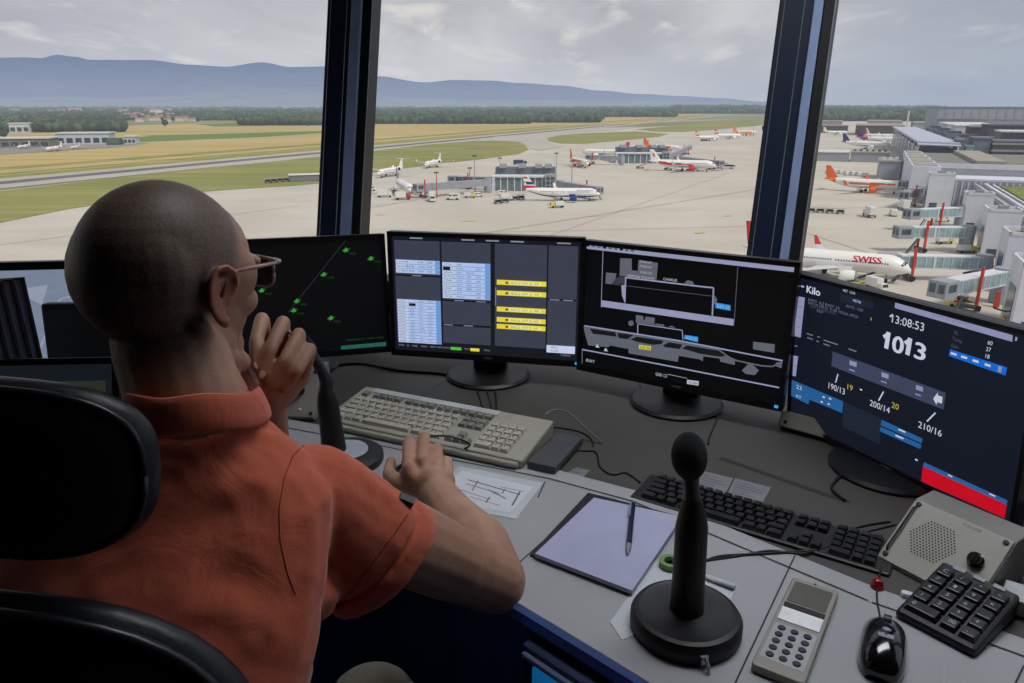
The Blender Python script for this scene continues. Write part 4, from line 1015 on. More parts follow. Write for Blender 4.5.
# ================================================================== MONITORS
M_bez = mat('black monitor plastic', (15, 15, 17), .38, var=.02, bump=.05, bscale=400); M_pan = glow('panel black', (9, 11, 12), .6)
M_stand = mat('black stand plastic', (20, 20, 22), .45)
def monitor(x, y, z, yaw, tilt, W, H, label, draw, mats, base=True, bdist=.02, bez=.011, led=None, group=None, roll=0., standz=DZ - .004, basez=None, name='monitor'):
    t = empty(name, (x, y, standz), yaw, label=label, cat='monitor', group=group)
    hz = z - standz
    R3 = Matrix.Translation((0, 0, hz)) @ Matrix.Rotation(-tilt, 4, 'X') @ Matrix.Rotation(roll, 4, 'Y')
    mb = MB(); mb.M = R3
    mb.box((0, .012, 0), (W, .024, H)); mb.box((0, .035, -.01), (W * .72, .03, H * .7), taper=(1, 1)); fr = mb.build('housing', M_bez, t, bevel=.003)
    mb = MB(); mb.M = R3
    for s in (-1, 1): mb.box((s * (W / 2 - bez / 2), -.002, 0), (bez, .005, H))
    mb.box((0, -.002, H / 2 - bez / 2), (W, .005, bez)); mb.box((0, -.002, -H / 2 + bez * .75), (W, .005, bez * 1.5)); mb.build('bezel', M_bez, t)
    w, h = W - 2 * bez, H - 2.5 * bez; oy = -.0006; cz = .25 * bez
    mb = MB(); mb.M = R3 @ Matrix.Translation((-w / 2, oy, cz + h / 2)) # screen coordinates: x right, z down negative, unit = w,h
    class Sc: pass
    sc = Sc(); sc.mb = mb; sc.w, sc.h = w, h; sc.k = 0
    def rect(x0, y0, x1, y1, m):
        sc.k += 1; e = -.00002 * sc.k
        mb.quad((x0 * w, e, -y0 * h), (x0 * w, e, -y1 * h), (x1 * w, e, -y1 * h), (x1 * w, e, -y0 * h), m)
    def poly(pts, m):
        sc.k += 1; e = -.00002 * sc.k; mb.poly([(px * w, e, -py * h) for px, py in pts], m)
    def line(x0, y0, x1, y1, th, m):
        a = Vector((x0 * w, 0, -y0 * h)); b_ = Vector((x1 * w, 0, -y1 * h)); d = (b_ - a).normalized(); n = Vector((-d.z, 0, d.x)) * th * h / 2
        sc.k += 1; e = Vector((0, -.00002 * sc.k, 0)); mb.quad(a - n + e, b_ - n + e, b_ + n + e, a + n + e, m)
    def text(s, x0, y0, size, m, wd=1.): # y0 = baseline, size rel to height
        sc.k += 1; mb.text(s, (x0 * w, -.00002 * sc.k, -y0 * h), (1, 0, 0), (0, 0, 1), size * h, m, wd)
    sc.rect, sc.poly, sc.line, sc.text = rect, poly, line, text
    Wi = (Matrix.Translation((x, y, standz)) @ Matrix.Rotation(yaw, 4, 'Z') @ mb.M).inverted()
    o_ = Wi @ Vector((0, 0, CAMZ))
    def fp(px, py):        # where a measured point of the photographed screen lies on this panel
        d_ = Wi.to_3x3() @ ray(px, py); q_ = o_ - d_ * (o_.y / d_.y); return q_.x / w, -q_.z / h
    def pp(pts, m): poly([fp(*p) for p in pts], m)
    def pl(pts, th, m):
        for a, b_ in zip(pts[:-1], pts[1:]): line(*fp(*a), *fp(*b_), th, m)
    def pt(s_, a, b_, cap, m, bold=False):   # writing from a to b, cap height in photo px
        fa, fb, fc = fp(*a), fp(*b_), fp(a[0], a[1] - cap); cu_w = len(s_)
        size = abs(fa[1] - fc[1]) * 1.42; n0 = len(mb.v); text(s_, fa[0], fa[1], size, m)
        xs = [(mb.M.inverted() @ Vector(v)).x for v in mb.v[n0:]]; k_ = (fb[0] - fa[0]) * w / max(1e-6, max(xs) - fa[0] * w)
        for q in range(n0, len(mb.v)):
            l_ = mb.M.inverted() @ Vector(mb.v[q]); l_.x = fa[0] * w + (l_.x - fa[0] * w) * k_; mb.v[q] = tuple(mb.M @ l_)
        if bold:
            n1 = len(mb.v); nf = [(f, mi) for f, mi in zip(mb.f, mb.mi) if f[0] >= n0]
            for dx, dz in ((size * h * .035, 0), (-size * h * .03, 0), (0, size * h * .025)):
                n2 = len(mb.v)
                for q in range(n0, n1):
                    l_ = mb.M.inverted() @ Vector(mb.v[q]); l_.x += dx; l_.z += dz; l_.y -= .00001; mb.v.append(tuple(mb.M @ l_))
                for f, mi in nf: mb.f.append(tuple(q - n0 + n2 for q in f)); mb.mi.append(mi)
    sc.fp, sc.pp, sc.pl, sc.pt = fp, pp, pl, pt
    mb.quad((0, 0, 0), (0, 0, -h), (w, 0, -h), (w, 0, 0), 0)
    draw(sc)
    mb.build('screen', [M_pan] + mats, t)
    if led:
        mb = MB(); mb.M = R3; mb.box((W / 2 - .012, -.005, -H / 2 + .010), (.008, .003, .006)); mb.build('power_light', glow('led blue', (30, 150, 210), 1.2), t)
    mb = MB(); mb.M = R3
    mb.box((W * .02, -.0048, -H / 2 + .008), (.022, .0012, .004)); mb.build('badge', mat('grey badge', (120, 122, 126), .4), t)
    if base:
        mb = MB(); mb.box((0, bdist + .045, (hz + .02) / 2), (.09, .035, hz + .02), taper=(.9, .8)); mb.build('stand_neck', M_stand, t, bevel=.006)
        mb = MB(); mb.lathe([(.108, 0), (.110, .006), (.104, .012), (.03, .015), (.01, .015)], 40, 0, (0, bdist + .01, 0)); mb.build('stand_base', M_stand, t, auto=40)
    return t
g_ = lambda n, c, k=1.: glow('px ' + n, c, k)
# M1: radar picture
def d_radar(s):
    s.pl([(352, 232), (288, 312)], .0022, 1); s.pl([(230, 385), (262, 344)], .002, 1)
    for x, y in ((346, 249.6), (371, 258), (324, 274), (297, 300.6), (294, 310), (331, 317.6), (262, 290)):
        s.pp([(x - 1.6, y - .9), (x - 4, y + 1.2), (x - 1.2, y + 1), (x - 1.6, y + 3), (x + .4, y + 1.2), (x + 2.4, y + 1.8), (x + 1.4, y), (x + 4.4, y - 1.6), (x + 1.2, y - 1), (x + .2, y - 2.8)], 2)
        s.pt('SW%d' % int(x), (x + 3.4, y + 4.4), (x + 10, y + 4), 2.0, 3)
    s.pp([(341, 345.4), (341, 349), (386, 345.4), (386, 341.4)], 4); s.pt('LSGG 118.700  FL120', (343, 348.4), (384, 345.2), 2.2, 3); s.pt('RANGE 12  MAP  WX', (346, 340.6), (384, 337.6), 1.9, 3)
    for k in range(5): s.pl([(262 + 9 * k, 345 - .8 * k), (267 + 9 * k, 342.6 - .8 * k)], .0018, 3)
monitor(-.577, 1.882, CAMZ - .487, .256, .09, .5, .322, 'dark radar monitor with green aircraft plots partly hidden by the man', d_radar,
        [g_('radar line', (70, 76, 78)), g_('radar green', (58, 148, 50)), g_('radar dim', (30, 74, 40)), g_('radar bar', (34, 92, 84))])
# M2: flight strips
def d_strips(s):
    s.rect(0.0, .0, 1, 1, 1)
    for x0, x1 in ((.012, .262), (.272, .535), (.558, .83), (.838, .988)): s.rect(x0, .035, x1, .915, 2)
    s.rect(.006, .0, .994, .03, 1)
    for x in (.1, .38, .51, .64, .88): s.rect(x, .008, x + .07, .02, 8)
    def block(x0, y0, x1, y1, n, dark):
        s.rect(x0, y0, x1, y1, 3); rnd = random.Random(int(y0 * 99)); hh = (y1 - y0) / n
        for i in range(n):
            y = y0 + hh * i
            s.line(x0, y, x1, y, .003, 5)
            s.rect(x1 - (x1 - x0) * .11, y + hh * .1, x1, y + hh * .9, 4)
            s.rect(x0 + .004, y + hh * .12, x0 + (x1 - x0) * .24, y + hh * .88, 9)
            s.text(rnd.choice(['SWR', 'EZS', 'BAW', 'AFR', 'DLH']) + str(rnd.randint(100, 999)), x0 + .008, y + hh * .75, hh * .7, 5)
            for k in range(3):
                if rnd.random() < .85: s.text(rnd.choice(['A320', 'A319', 'B738', 'KONIL', 'DIPIR', 'MOLUS', '1400']), x0 + (x1 - x0) * (.30 + .2 * k), y + hh * .72, hh * .6, 5)
        if dark: s.rect(x0 + (x1 - x0) * dark[0], y0 + hh * dark[1], x0 + (x1 - x0) * (dark[0] + .15), y0 + hh * (dark[1] + .9), 1)
    block(.018, .20, .262, .315, 3, None); block(.018, .545, .262, .985 - .04, 15, (.28, 1.2)); block(.276, .205, .535, .515, 9, (.02, 1.1))
    s.rect(.012, .325, .262, .34, 1); s.rect(.272, .525, .535, .54, 1); s.rect(.272, .74, .535, .758, 1); s.rect(.838, .475, .988, .488, 1)
    for x, y in ((.11, .336), (.34, .536), (.46, .536), (.28, .753), (.39, .753), (.85, .487), (.92, .487)): s.rect(x, y - .008, x + .05, y, 8)
    for y in (.335, .425, .565, .655, .715):
        s.rect(.57, y, .83, y + .042, 6); s.rect(.635, y + .010, .805, y + .034, 7); s.rect(.616, y + .012, .632, y + .032, 10)
        s.text('VEHICLE  RWY 22  WIP', .64, y + .031, .024, 5)
    s.rect(.562, .40, .566, .56, 8); s.rect(.0, .93, 1, 1, 1)
    s.text('TWR   22   13:08', .02, .965, .024, 8)
    for x, m in ((.15, 8), (.2, 8), (.24, 8), (.275, 8), (.39, 8), (.50, 8)): s.text('MENU', x, .963, .02, m)
    s.rect(.315, .945, .375, .972, 11); s.rect(.425, .945, .475, .972, 6)
    s.rect(.838, .875, .988, .94, 9); s.text('PRINT', .86, .90, .022, 5); s.text('CLOSE', .86, .93, .022, 5); s.text('13:08:53', .91, .965, .026, 8)
monitor(-.070, 1.806, CAMZ - .466, -.197, .03, .5, .325, 'monitor with pale blue lists and five yellow bars', d_strips,
        [g_('dark', (22, 24, 32)), g_('slate', (58, 62, 76)), g_('paleblue', (170, 192, 232)), g_('blue', (104, 150, 212)), g_('ink', (62, 72, 98)), g_('yellow', (222, 210, 60)), g_('paleyellow', (232, 228, 140)), g_('light', (128, 132, 144)), g_('palestrip', (196, 206, 232)), g_('darkred', (150, 70, 30)), g_('green', (70, 190, 50))], led=True)
# M3: ground chart
def d_ground(s):
    G1, LAV, CY, YL, TX, BK = 1, 2, 3, 4, 5, 6
    pp, pl, pt = s.pp, s.pl, s.pt
    pp([(584, 240), (584, 248), (796.7, 272), (797.4, 264.3)], LAV)
    for k in range(9): pp([(586 + 5.6 * k, 243.4 + .68 * k), (586 + 5.6 * k, 245.8 + .68 * k), (589.5 + 5.6 * k, 246.2 + .68 * k), (589.5 + 5.6 * k, 243.8 + .68 * k)], (BK, G1, G1)[k % 3])
    pl([(603, 250.3), (601.2, 307)], .005, LAV); pl([(737.8, 266.8), (734, 325)], .004, G1)
    pp([(602, 299.7), (601, 306), (733.4, 325.2), (734, 318.6)], LAV)
    pp([(620.2, 257.6), (631.8, 258.2), (631.8, 269.8), (637.9, 270.4), (638.5, 259.4), (658, 262.5), (656.5, 279.6), (619.6, 275.3)][::-1], G1)
    pp([(606, 272), (605.5, 283), (611.6, 283.8), (615.3, 279), (616.5, 272.8)], G1)
    pp([(616, 277.5), (619.6, 276), (625, 277), (624, 283.6), (612, 283.4)][::-1], 7)
    pl([(625.7, 276.5), (624.8, 302)], .012, LAV); pl([(626, 277), (700, 285.9), (713.6, 287.3), (712.4, 315)], .011, LAV); pl([(614, 283.8), (712, 295.6)], .003, G1)
    pp([(683.6, 283.4), (694.6, 284.8), (692.8, 280.8), (687.3, 279.6)], G1); pt('CHARLIE', (663, 279.5), (677, 281.5), 2.6, TX)
    pp([(621.4, 285), (622, 294.8), (624.6, 301.6), (625, 284)], LAV); pp([(713.6, 293.5), (713.4, 303.6), (716, 303.6), (717.4, 298.6)], G1)
    for yy in (262, 266.5, 272.5): pt('STAND LIST', (640, yy), (652, yy + 1.4), 2.2, TX)
    pt('APRON SOUTH', (627, 276), (654, 279.6), 2.4, TX)
    pp([(715.4, 302.0), (715.4, 307.4), (730.6, 310.2), (730.6, 304.6)], CY); pt('EZS 51', (717, 306.6), (729, 308.6), 2.6, TX)
    pp([(636, 314.3), (636, 322.2), (654.3, 324.4), (655, 317.3), (645.8, 316), (645, 319.5), (643.4, 319), (643.4, 315.5)], G1)
    pp([(628.6, 321), (628.4, 324), (631, 325.6), (634, 324), (633.5, 320.8), (631, 319.8)], G1)
    pl([(637.9, 323.4), (637.9, 333.8)], .008, LAV); pl([(637.9, 323.2), (682.4, 329.7), (683, 339)], .007, LAV)
    pp([(654, 324.6), (665, 326), (664, 324), (656, 323)], G1); pp([(668, 326.4), (676, 327.5), (672, 325)], G1)
    up = [(583.5, 326), (600, 328.6), (680, 341), (719.8, 349.0), (728, 355)]
    lo = [(735, 360), (735, 364.5), (720.4, 361), (719.8, 358), (703.4, 355.7), (702.9, 361), (700, 358.8), (678.8, 355.2), (678, 361.3), (628.7, 352.7), (628.7, 348.5), (610, 344.8), (609, 346.6), (588.4, 344.8), (585.4, 334.4)]
    pp((up + lo)[::-1], G1)
    for q in ([(589.6, 327.9), (615.3, 331.6), (617, 336.2), (593.3, 333.2)], [(617.4, 332.2), (633.6, 334.4), (627.5, 338.7), (618.8, 337.5)], [(630.5, 338.7), (637.3, 336.1), (663.5, 340.1), (661.7, 343.6), (653, 344.2), (636, 341)],
              [(663, 344.8), (669, 341.7), (682.4, 343.8), (680, 348.5), (665.3, 346.6)], [(682.3, 348), (687, 344.8), (718.7, 350), (726.0, 355.2), (721, 356.3), (701, 353.4)]): pp(q[::-1], BK)
    pl([(584.5, 325.2), (680, 340.3), (786, 360.7)], .011, LAV)
    pl([(728, 356), (736, 359.8), (749, 362.6), (762, 365.2), (772.6, 365.9), (779, 362.6)], .011, G1)
    pp([(776, 362), (776, 365.4), (781, 367.6), (785.4, 364), (783, 360.6)], G1); pp([(749, 362.8), (742, 369.8), (745.6, 373.3), (755, 374.5), (759, 369.8), (752.7, 363.6)], G1)
    pp([(753.2, 341), (753.2, 348.6), (774.3, 352.2), (775, 343.7)], G1)
    pp([(639, 344), (639, 348.2), (651, 349.9), (651.3, 345.6)], YL); pt('LX 34', (640.3, 347.4), (650, 348.8), 2.4, BK)
    pp([(684.9, 334.2), (684, 338.2), (698, 341.8), (698.3, 336.2)], CY); pt('EZS 51', (686, 338), (697.4, 340), 2.4, TX)
    for x, y in ((597.6, 345.4), (606, 349)): pp([(x - 2.1, y + 1.2), (x + 2.1, y + 1.8), (x, y - 2)], TX)
    pl([(582.3, 348.8), (680, 367.5), (781.4, 387.4)], .011, LAV); pl([(582.4, 348.8), (582.3, 363)], .003, LAV); pl([(781.4, 387), (780.8, 398)], .003, LAV)
    pt('RWY', (586, 361), (595, 362), 3.2, TX); pt('GND 121', (655.6, 374.8), (667, 376.4), 3.2, TX); pl([(667.8, 373.5), (687.3, 377.7)], .003, TX)
    pp([(687.3, 379), (687, 383.2), (698.7, 385), (699, 380.6)], TX); pt('12 NM', (688.5, 382.6), (697.6, 384), 2.4, BK)
monitor(.378, 1.622, CAMZ - .471, -.568, .038, .5, .326, 'monitor with a grey airport ground map and lavender bars', d_ground,
        [g_('map grey', (92, 96, 106)), g_('lavender', (142, 146, 176)), g_('cyan', (40, 140, 216)), g_('mapyellow', (196, 190, 70)), g_('mapwhite', (176, 180, 192)), g_('mapblack', (20, 23, 25)), g_('maplav dim', (56, 58, 74))], led=True)
# M4: weather and time
def d_met(s):
    BG, WH, GR, BL, YL, RD, LV, SL, TL = 1, 2, 3, 4, 5, 6, 7, 8, 9
    pp, pl, pt = s.pp, s.pl, s.pt
    s.rect(0, 0, 1, 1, BG)
    pt('Kilo', (806, 291.8), (819.8, 295.8), 7.2, WH, True); pl([(801, 285.6), (804, 286.4)], .009, WH)
    pp([(798.2, 295.9), (794, 335.4), (800.7, 337.2), (805, 297)], LV); pp([(791, 354.6), (789.7, 374.6), (795.8, 375.9), (798.2, 355.8)], LV)
    for a, b in (((798, 306), (802, 306.8)), ((797, 316), (801, 316.8)), ((795.6, 326), (800, 327)), ((790.6, 364.6), (796.6, 365.9))): pl([a, b], .006, GR)
    pl([(794.8, 345.2), (797.4, 345.8)], .01, GR)
    pt('INFO  ILS RWY 22', (808, 300), (839.6, 307.6), 2.6, GR); pt('RWY IN USE 22  TL 60  VISUAL APCH', (808, 303.2), (857.8, 317.2), 2.6, GR); pt('TWY B CLSD NOSIG', (810, 306.8), (836, 313.4), 2.6, TL); pt('KILO', (816.8, 311), (823, 312.6), 2.6, GR)
    pp([(840.6, 292.6), (840.2, 301), (873.4, 309), (873.6, 302)], 11)
    pt('MET  12:50', (843, 291), (855, 294), 2.6, WH); pt('METAR', (853, 301), (861, 303), 2.6, WH); pt('AUTO  1320', (846, 306.4), (863, 310.4), 2.8, GR)
    pl([(871.4, 317), (871, 320)], .005, YL)
    for a, b in (((806.7, 332.8), (813, 335)), ((807.4, 337), (813, 339)), ((817.6, 336), (820, 336.8)), ((823.8, 339.4), (838, 344.2)), ((823.6, 343.2), (829.8, 345.4)), ((848.7, 348.3), (856.6, 351)), ((816.6, 340.4), (819, 341.2))): pl([a, b], .008, GR)
    pp([(895.5, 302), (894.9, 307.4), (1012.5, 341.3), (1013, 334.6)], LV); pt('GENEVA TOWER POSITION NORTH', (932, 315.5), (969, 326), 2.4, GR); pl([(1015.4, 338), (1017.4, 338.6)], .02, LV)
    pt('13:08:53', (890, 321.2), (923.8, 331.4), 8.2, WH); pl([(888.9, 331.6), (886.3, 348.0)], .028, WH); pl([(889.2, 333.0), (883.8, 336.6)], .022, WH); pl([(910.4, 337.6), (907.6, 354.4)], .028, WH); pl([(910.6, 339.4), (905.0, 342.6)], .022, WH)
    pt('0', (891.6, 350.4), (902.6, 353.8), 16.6, WH, True); pt('3', (912.8, 356.6), (924.6, 360.2), 16.6, WH, True); pl([(893.2, 314.0), (890.2, 316.2)], .010, WH)
    for k, (a, tx, vx) in enumerate((((953.5, 333.4), 'TRL', (987.6, 343.6)), ((952.3, 339.8), 'Temp', (986, 350)), ((951.2, 346.4), 'Dew', (984.6, 356.8)))):
        pt(tx, a, (a[0] + (5, 10, 8)[k], a[1] + 2.2), 4, TL); pt(('60', '27', '18')[k], vx, (vx[0] + 5, vx[1] + 1.5), 4.2, WH)
    pp([(950.4, 348.6), (949.2, 355.3), (1005.8, 375), (1007.6, 366.9)], BL)
    for x, y in ((951, 352.4), (961.5, 355.8), (973, 359.6), (985, 363.6)): pl([(x, y), (x + 6, y + 1.8)], .012, WH)
    pl([(998.4, 368), (1002, 369.2)], .03, LV)
    pp([(832.9, 350.7), (831.7, 365.5), (943.8, 409), (946.2, 392.2)], SL)
    for x, y in ((850, 359.6), (882, 371.4), (916.4, 384.2)):
        pp([(x, y), (x - .2, y + 4.6), (x + 6.8, y + 7), (x + 7.2, y + 2.4)], LV); pl([(x - .6, y + 9), (x + 5, y + 11)], .008, LV)
    pp([(933.6, 398), (938.4, 391.6), (938.2, 394.6), (943, 396.4), (942.4, 403), (937.4, 401.4), (937, 404.4)][::-1], WH)
    for a, b in (((838.4, 373.4), (836, 382)), ((884, 391), (879, 400)), ((935.9, 412.2), (927.4, 420.7))): pl([a, b], .008, WH)
    pt('190/13', (827.6, 387), (845, 393.7), 6, WH); pt('200/14', (869.8, 404.6), (890, 412.3), 6.2, WH); pt('210/16', (918.2, 426.4), (942, 434.9), 6.6, WH)
    pt('19', (846.4, 387.8), (853, 389.8), 5.6, YL); pt('20', (891.6, 406.5), (899, 408.8), 5.8, YL); pl([(860.4, 388.6), (862.6, 389.4)], .009, WH)
    pp([(790.3, 378.3), (789, 394), (809, 403.8), (809.8, 399), (842.6, 412.3), (843.8, 400.8)], 10)
    pt('23', (796.6, 387.6), (802, 389.6), 4, WH); pt('KT', (796.4, 396.4), (801.6, 398.4), 3, WH)
    for x, y in ((823, 396), (829.4, 397.6), (821, 400.8), (828, 403)): pl([(x, y), (x + 2.4, y + .9)], .01, WH)
    pp([(844.4, 401), (843, 426), (880.4, 444), (882, 418)], 11)
    pp([(882.2, 419), (881.2, 424.6), (922.2, 442.6), (923.2, 438)], 10); pp([(881.2, 426), (880.4, 430.6), (921, 448.4), (922, 443.8)], 10)
    pl([(899, 428.6), (906, 431.6)], .01, WH); pl([(896, 434.6), (904, 438)], .01, WH); pl([(915.6, 458.6), (918.4, 459.8)], .009, WH)
    pp([(924.7, 461.5), (923.6, 465.5), (1007.4, 504), (1008.2, 499.6)], 10); pp([(923.6, 465.5), (921.8, 480.6), (1005.3, 517.6), (1007.4, 504)], RD)
    pl([(948.6, 474), (953, 476)], .008, WH); pl([(990, 493), (996, 495.6)], .008, WH)
monitor(.711, 1.296, CAMZ - .504, -1.165, -.075, .515, .345, 'monitor showing time 13:08:53, the number 1013 and a red block', d_met,
        [g_('met bg', (18, 23, 35)), g_('met white', (190, 196, 214)), g_('met grey', (104, 112, 130)), g_('met blue', (20, 100, 196)), g_('met yellow', (176, 172, 44)), g_('met red', (190, 12, 32)), g_('met lav', (136, 140, 174)), g_('met slate', (60, 66, 90)), g_('met dim', (70, 78, 98)), g_('met teal', (36, 92, 146)), g_('met dim block', (28, 36, 50))], roll=-.015, bez=.008)
# left hand group
def d_pale(s):
    s.rect(0, 0, 1, 1, 1); s.line(.25, .95, .45, .3, .02, 2); s.line(.45, .3, .9, .1, .015, 2); s.line(.5, .9, .8, .2, .01, 2); s.poly([(.2, .2), (.4, .15), (.35, .35)], 2); s.rect(.55, .5, .8, .7, 2)
monitor(-1.10, 1.78, DZ + .165, .12, .05, .47, .30, 'pale blue chart monitor behind the folder stand at the far left', d_pale, [g_('pale', (116, 128, 148)), g_('pale2', (142, 152, 170))], bez=.02)
def d_dim(s):
    s.rect(.0, .0, 1, 1, 1); s.rect(.25, .12, .97, .8, 2); s.rect(.3, .2, .9, .24, 3); s.rect(.3, .4, .7, .44, 3); s.rect(.3, .55, .85, .59, 3); s.rect(.02, .1, .2, .9, 3)
monitor(-.875, 1.13, DZ + .15, .06, .30, .43, .26, 'low dim console screen at the left behind the chair headrest', d_dim, [g_('dim bg', (20, 25, 30)), g_('dim olive', (42, 44, 38)), g_('dim txt', (30, 34, 34))], base=True, bdist=-.03, standz=DZ)
t = empty('touch_screen', (-.915, 1.50, DZ), .05, label='small black touch screen housing seen between folder stand and the man', cat='screen')
mb = MB(); mb.M = Matrix.Translation((0, 0, .155)) @ Matrix.Rotation(-.12, 4, 'X'); mb.box((0, .02, 0), (.165, .035, .25)); mb.build('housing', M_bez, t, bevel=.006)
mb = MB(); mb.M = Matrix.Translation((0, 0, .155)) @ Matrix.Rotation(-.12, 4, 'X'); mb.box((0, .0015, 0), (.15, .002, .225)); mb.build('screen', M_pan, t)
mb = MB(); mb.box((0, .03, .03), (.12, .09, .06)); mb.build('foot', M_stand, t, bevel=.004)
# display folder stand
fst = empty('folder_stand', (-.962, 1.36, DZ), .0, label='black framed display folders with bluish sheets standing at the left edge', cat='folder stand')
sheet = mat('bluish paper', (150, 156, 186), .6, var=.03)
for i in range(5):
    fx = (-.036, -.020, -.011, -.002, .006)[i]; rot = Matrix.Translation((fx, .016 * i, 0)) @ Matrix.Rotation(-.05 + .008 * i, 4, 'Y') @ Matrix.Rotation(R(14), 4, 'Z')
    w0, h0 = .21, .355
    mb = MB(); mb.M = rot; cx = -w0 / 2
    mb.tube([(cx - w0 / 2, 0, .02), (cx - w0 / 2, 0, h0), (cx + w0 / 2, 0, h0), (cx + w0 / 2, 0, .02), (cx - w0 / 2, 0, .02)], .0042, 6); f_ = mb.build('folder_frame', M_bez, fst)
    mb = MB(); mb.M = rot; mb.box((cx, 0, h0 / 2 + .01), (w0 - .008, .001, h0 - .02)); mb.build('sheet', sheet, f_)
mb = MB(); mb.box((-.1, .04, .012), (.3, .18, .024)); mb.build('foot', M_stand, fst, bevel=.003)

# added fill light: unseen ceiling panel that brightens the desk
cl = empty('ceiling_fill', (.75, 1.40, 2.85), .0, label='added flat fill panel, unseen, on the dark ceiling above the desk', cat='fill light')
mb = MB(); mb.box((0, 0, -.03), (1.7, .7, .06)); mb.build('housing', K_black, cl, bevel=.004)
mb = MB(); mb.box((0, 0, -.063), (1.62, .62, .006)); mb.build('diffuser', glow('fill panel glow', (210, 216, 228), .5), cl)
ll = bpy.data.objects.new('desk_lamp_light', bpy.data.lights.new('desk_lamp_light', 'AREA')); COL.objects.link(ll)
ll.data.shape = 'RECTANGLE'; ll.data.size = 1.6; ll.data.size_y = .6; ll.data.energy = 12; ll.data.color = (.93, .96, 1.0); ll.data.spread = R(105); ll.location = (.75, 1.40, 2.77)
# ================================================================== THINGS ON THE DESK
B_key = mat('beige keyboard plastic', (158, 155, 143), .55, var=.03, bump=.04, bscale=500); B_cap = mat('beige key caps', (178, 175, 163), .5, var=.03); B_mrk = mat('key legend grey', (90, 90, 88), .6); B_cap2 = mat('grey key caps', (128, 127, 120), .5)
BLK = mat('matt black plastic', (17, 17, 19), .5, var=.04, bump=.06, bscale=500); BLKG = mat('gloss black plastic', (14, 14, 17), .16, coat=.6); FOAM = mat('black foam', (20, 23, 30), .95, bump=.9, bscale=900, var=.2)
CREAM = mat('cream metal', (148, 144, 136), .45, var=.03, bump=.05, bscale=300); PAP = mat('white paper', (206, 208, 216), .8, var=.02); PAPL = mat('lilac paper', (168, 170, 200), .75, var=.02, bump=.15, bscale=18); INK = mat('print ink', (84, 86, 94), .8); STEEL = mat('brushed steel', (170, 172, 176), .3, metal=.8); CLEAR = mat('plastic sleeve', (196, 200, 206), .15, var=.02)
def keyrows(mb, x0, y0, rows, unit, kh, z, tp=.74, m=0, mleg=None, slope=0):
    """rows: list of (y, [(x start, width in units)])"""
    for y, keys in rows:
        for kx, kw in keys:
            cx = x0 + (kx + kw / 2) * unit; cy = y0 + y * unit; zz = z + (cy) * slope
            mb.box((cx, cy, zz + kh / 2), (kw * unit * .93, unit * .93, kh), None, m, taper=(1 - .26 * unit / (kw * unit), tp))
            if mleg is not None and kw < 2.5: mb.box((cx - kw * unit * .12, cy + unit * .14, zz + kh + .0002), (unit * .16, unit * .14, .0003), None, mleg)
def row(y, n, x=0, w=1): return (y, [(x + i * w, w) for i in range(n)])
def full_keyboard(t, W, D, body_m, cap_m, leg_m, unit, z0=.012, slope=.09, cap2=None, frow=True):
    x0 = -W / 2 + .018
    mb = MB(); mb.rings([[(-W / 2, -D / 2, 0), (W / 2, -D / 2, 0), (W / 2, -D / 2, z0), (-W / 2, -D / 2, z0)], [(-W / 2, D / 2, 0), (W / 2, D / 2, 0), (W / 2, D / 2, z0 + D * slope), (-W / 2, D / 2, z0 + D * slope)]]); mb.build('case', body_m, t, bevel=.004)
    za = z0 + D / 2 * slope
    rows = [(0, [(0, 1.5), (1.5, 1), (2.5, 1.25), (3.75, 6.5), (10.25, 1.25), (11.5, 1), (12.5, 1.5)]), (1, [(0, 2.2)] + [(2.2 + i, 1) for i in range(10)] + [(12.2, 1.8)]), (2, [(0, 1.8)] + [(1.8 + i, 1) for i in range(11)] + [(12.8, 1.2)]), (3, [(0, 1.5)] + [(1.5 + i, 1) for i in range(12)] + [(13.5, .5)]), (4, [(i, 1) for i in range(13)] + [(13, 1)])]
    rows += [(5.35, [(0, 1)] + [(1.6 + i, 1) for i in range(4)] + [(6.1 + i, 1) for i in range(4)] + [(10.4 + i, .9) for i in range(4)])]
    if not frow: rows = rows[:5]
    nav = [(5.35, [(14.4, 1), (15.4, 1), (16.4, 1)]), (4, [(14.4, 1), (15.4, 1), (16.4, 1)]), (3, [(14.4, 1), (15.4, 1), (16.4, 1)]), (1, [(15.4, 1)]), (0, [(14.4, 1), (15.4, 1), (16.4, 1)])]
    pad = [(4, [(17.9 + i, 1) for i in range(4)]), (3, [(17.9 + i, 1) for i in range(4)]), (2, [(17.9 + i, 1) for i in range(4)]), (1, [(17.9 + i, 1) for i in range(4)]), (0, [(17.9, 2), (19.9, 1), (20.9, 1)])]
    if not frow: nav = nav[1:]
    y0 = -D / 2 + (.022 if frow else .016)
    sh = Matrix.Identity(4); sh[2][1] = slope
    mb = MB(); mb.M = Matrix.Translation((0, 0, za)) @ sh
    keyrows(mb, x0, y0, rows[:5] + pad, unit, .0075, 0, m=0, mleg=2); keyrows(mb, x0, y0, rows[5:] + nav, unit, .0075, 0, m=0 if cap2 is None else 1, mleg=2)
    mb.build('keys', [cap_m, cap2 or cap_m, leg_m], t)
kb = empty('keyboard', (-.165, 1.480, DZ), R(-25), label='wide beige keyboard with function strip by the right hand', cat='keyboard')
full_keyboard(kb, .485, .165, B_key, B_cap, B_mrk, .0196, z0=.018, slope=.12, cap2=B_cap2)
mb = MB(); sh = Matrix.Identity(4); sh[2][1] = .12; mb.M = Matrix.Translation((0, 0, .0280)) @ sh
mb.box((-.045, .068, .001), (.33, .018, .002)); mb.build('function_strip', mat('light grey strip', (184, 186, 188), .5), kb)
mb = MB(); mb.box((.0, -.080, .008), (.47, .026, .011)); mb.build('front_lip', B_key, kb, bevel=.004)
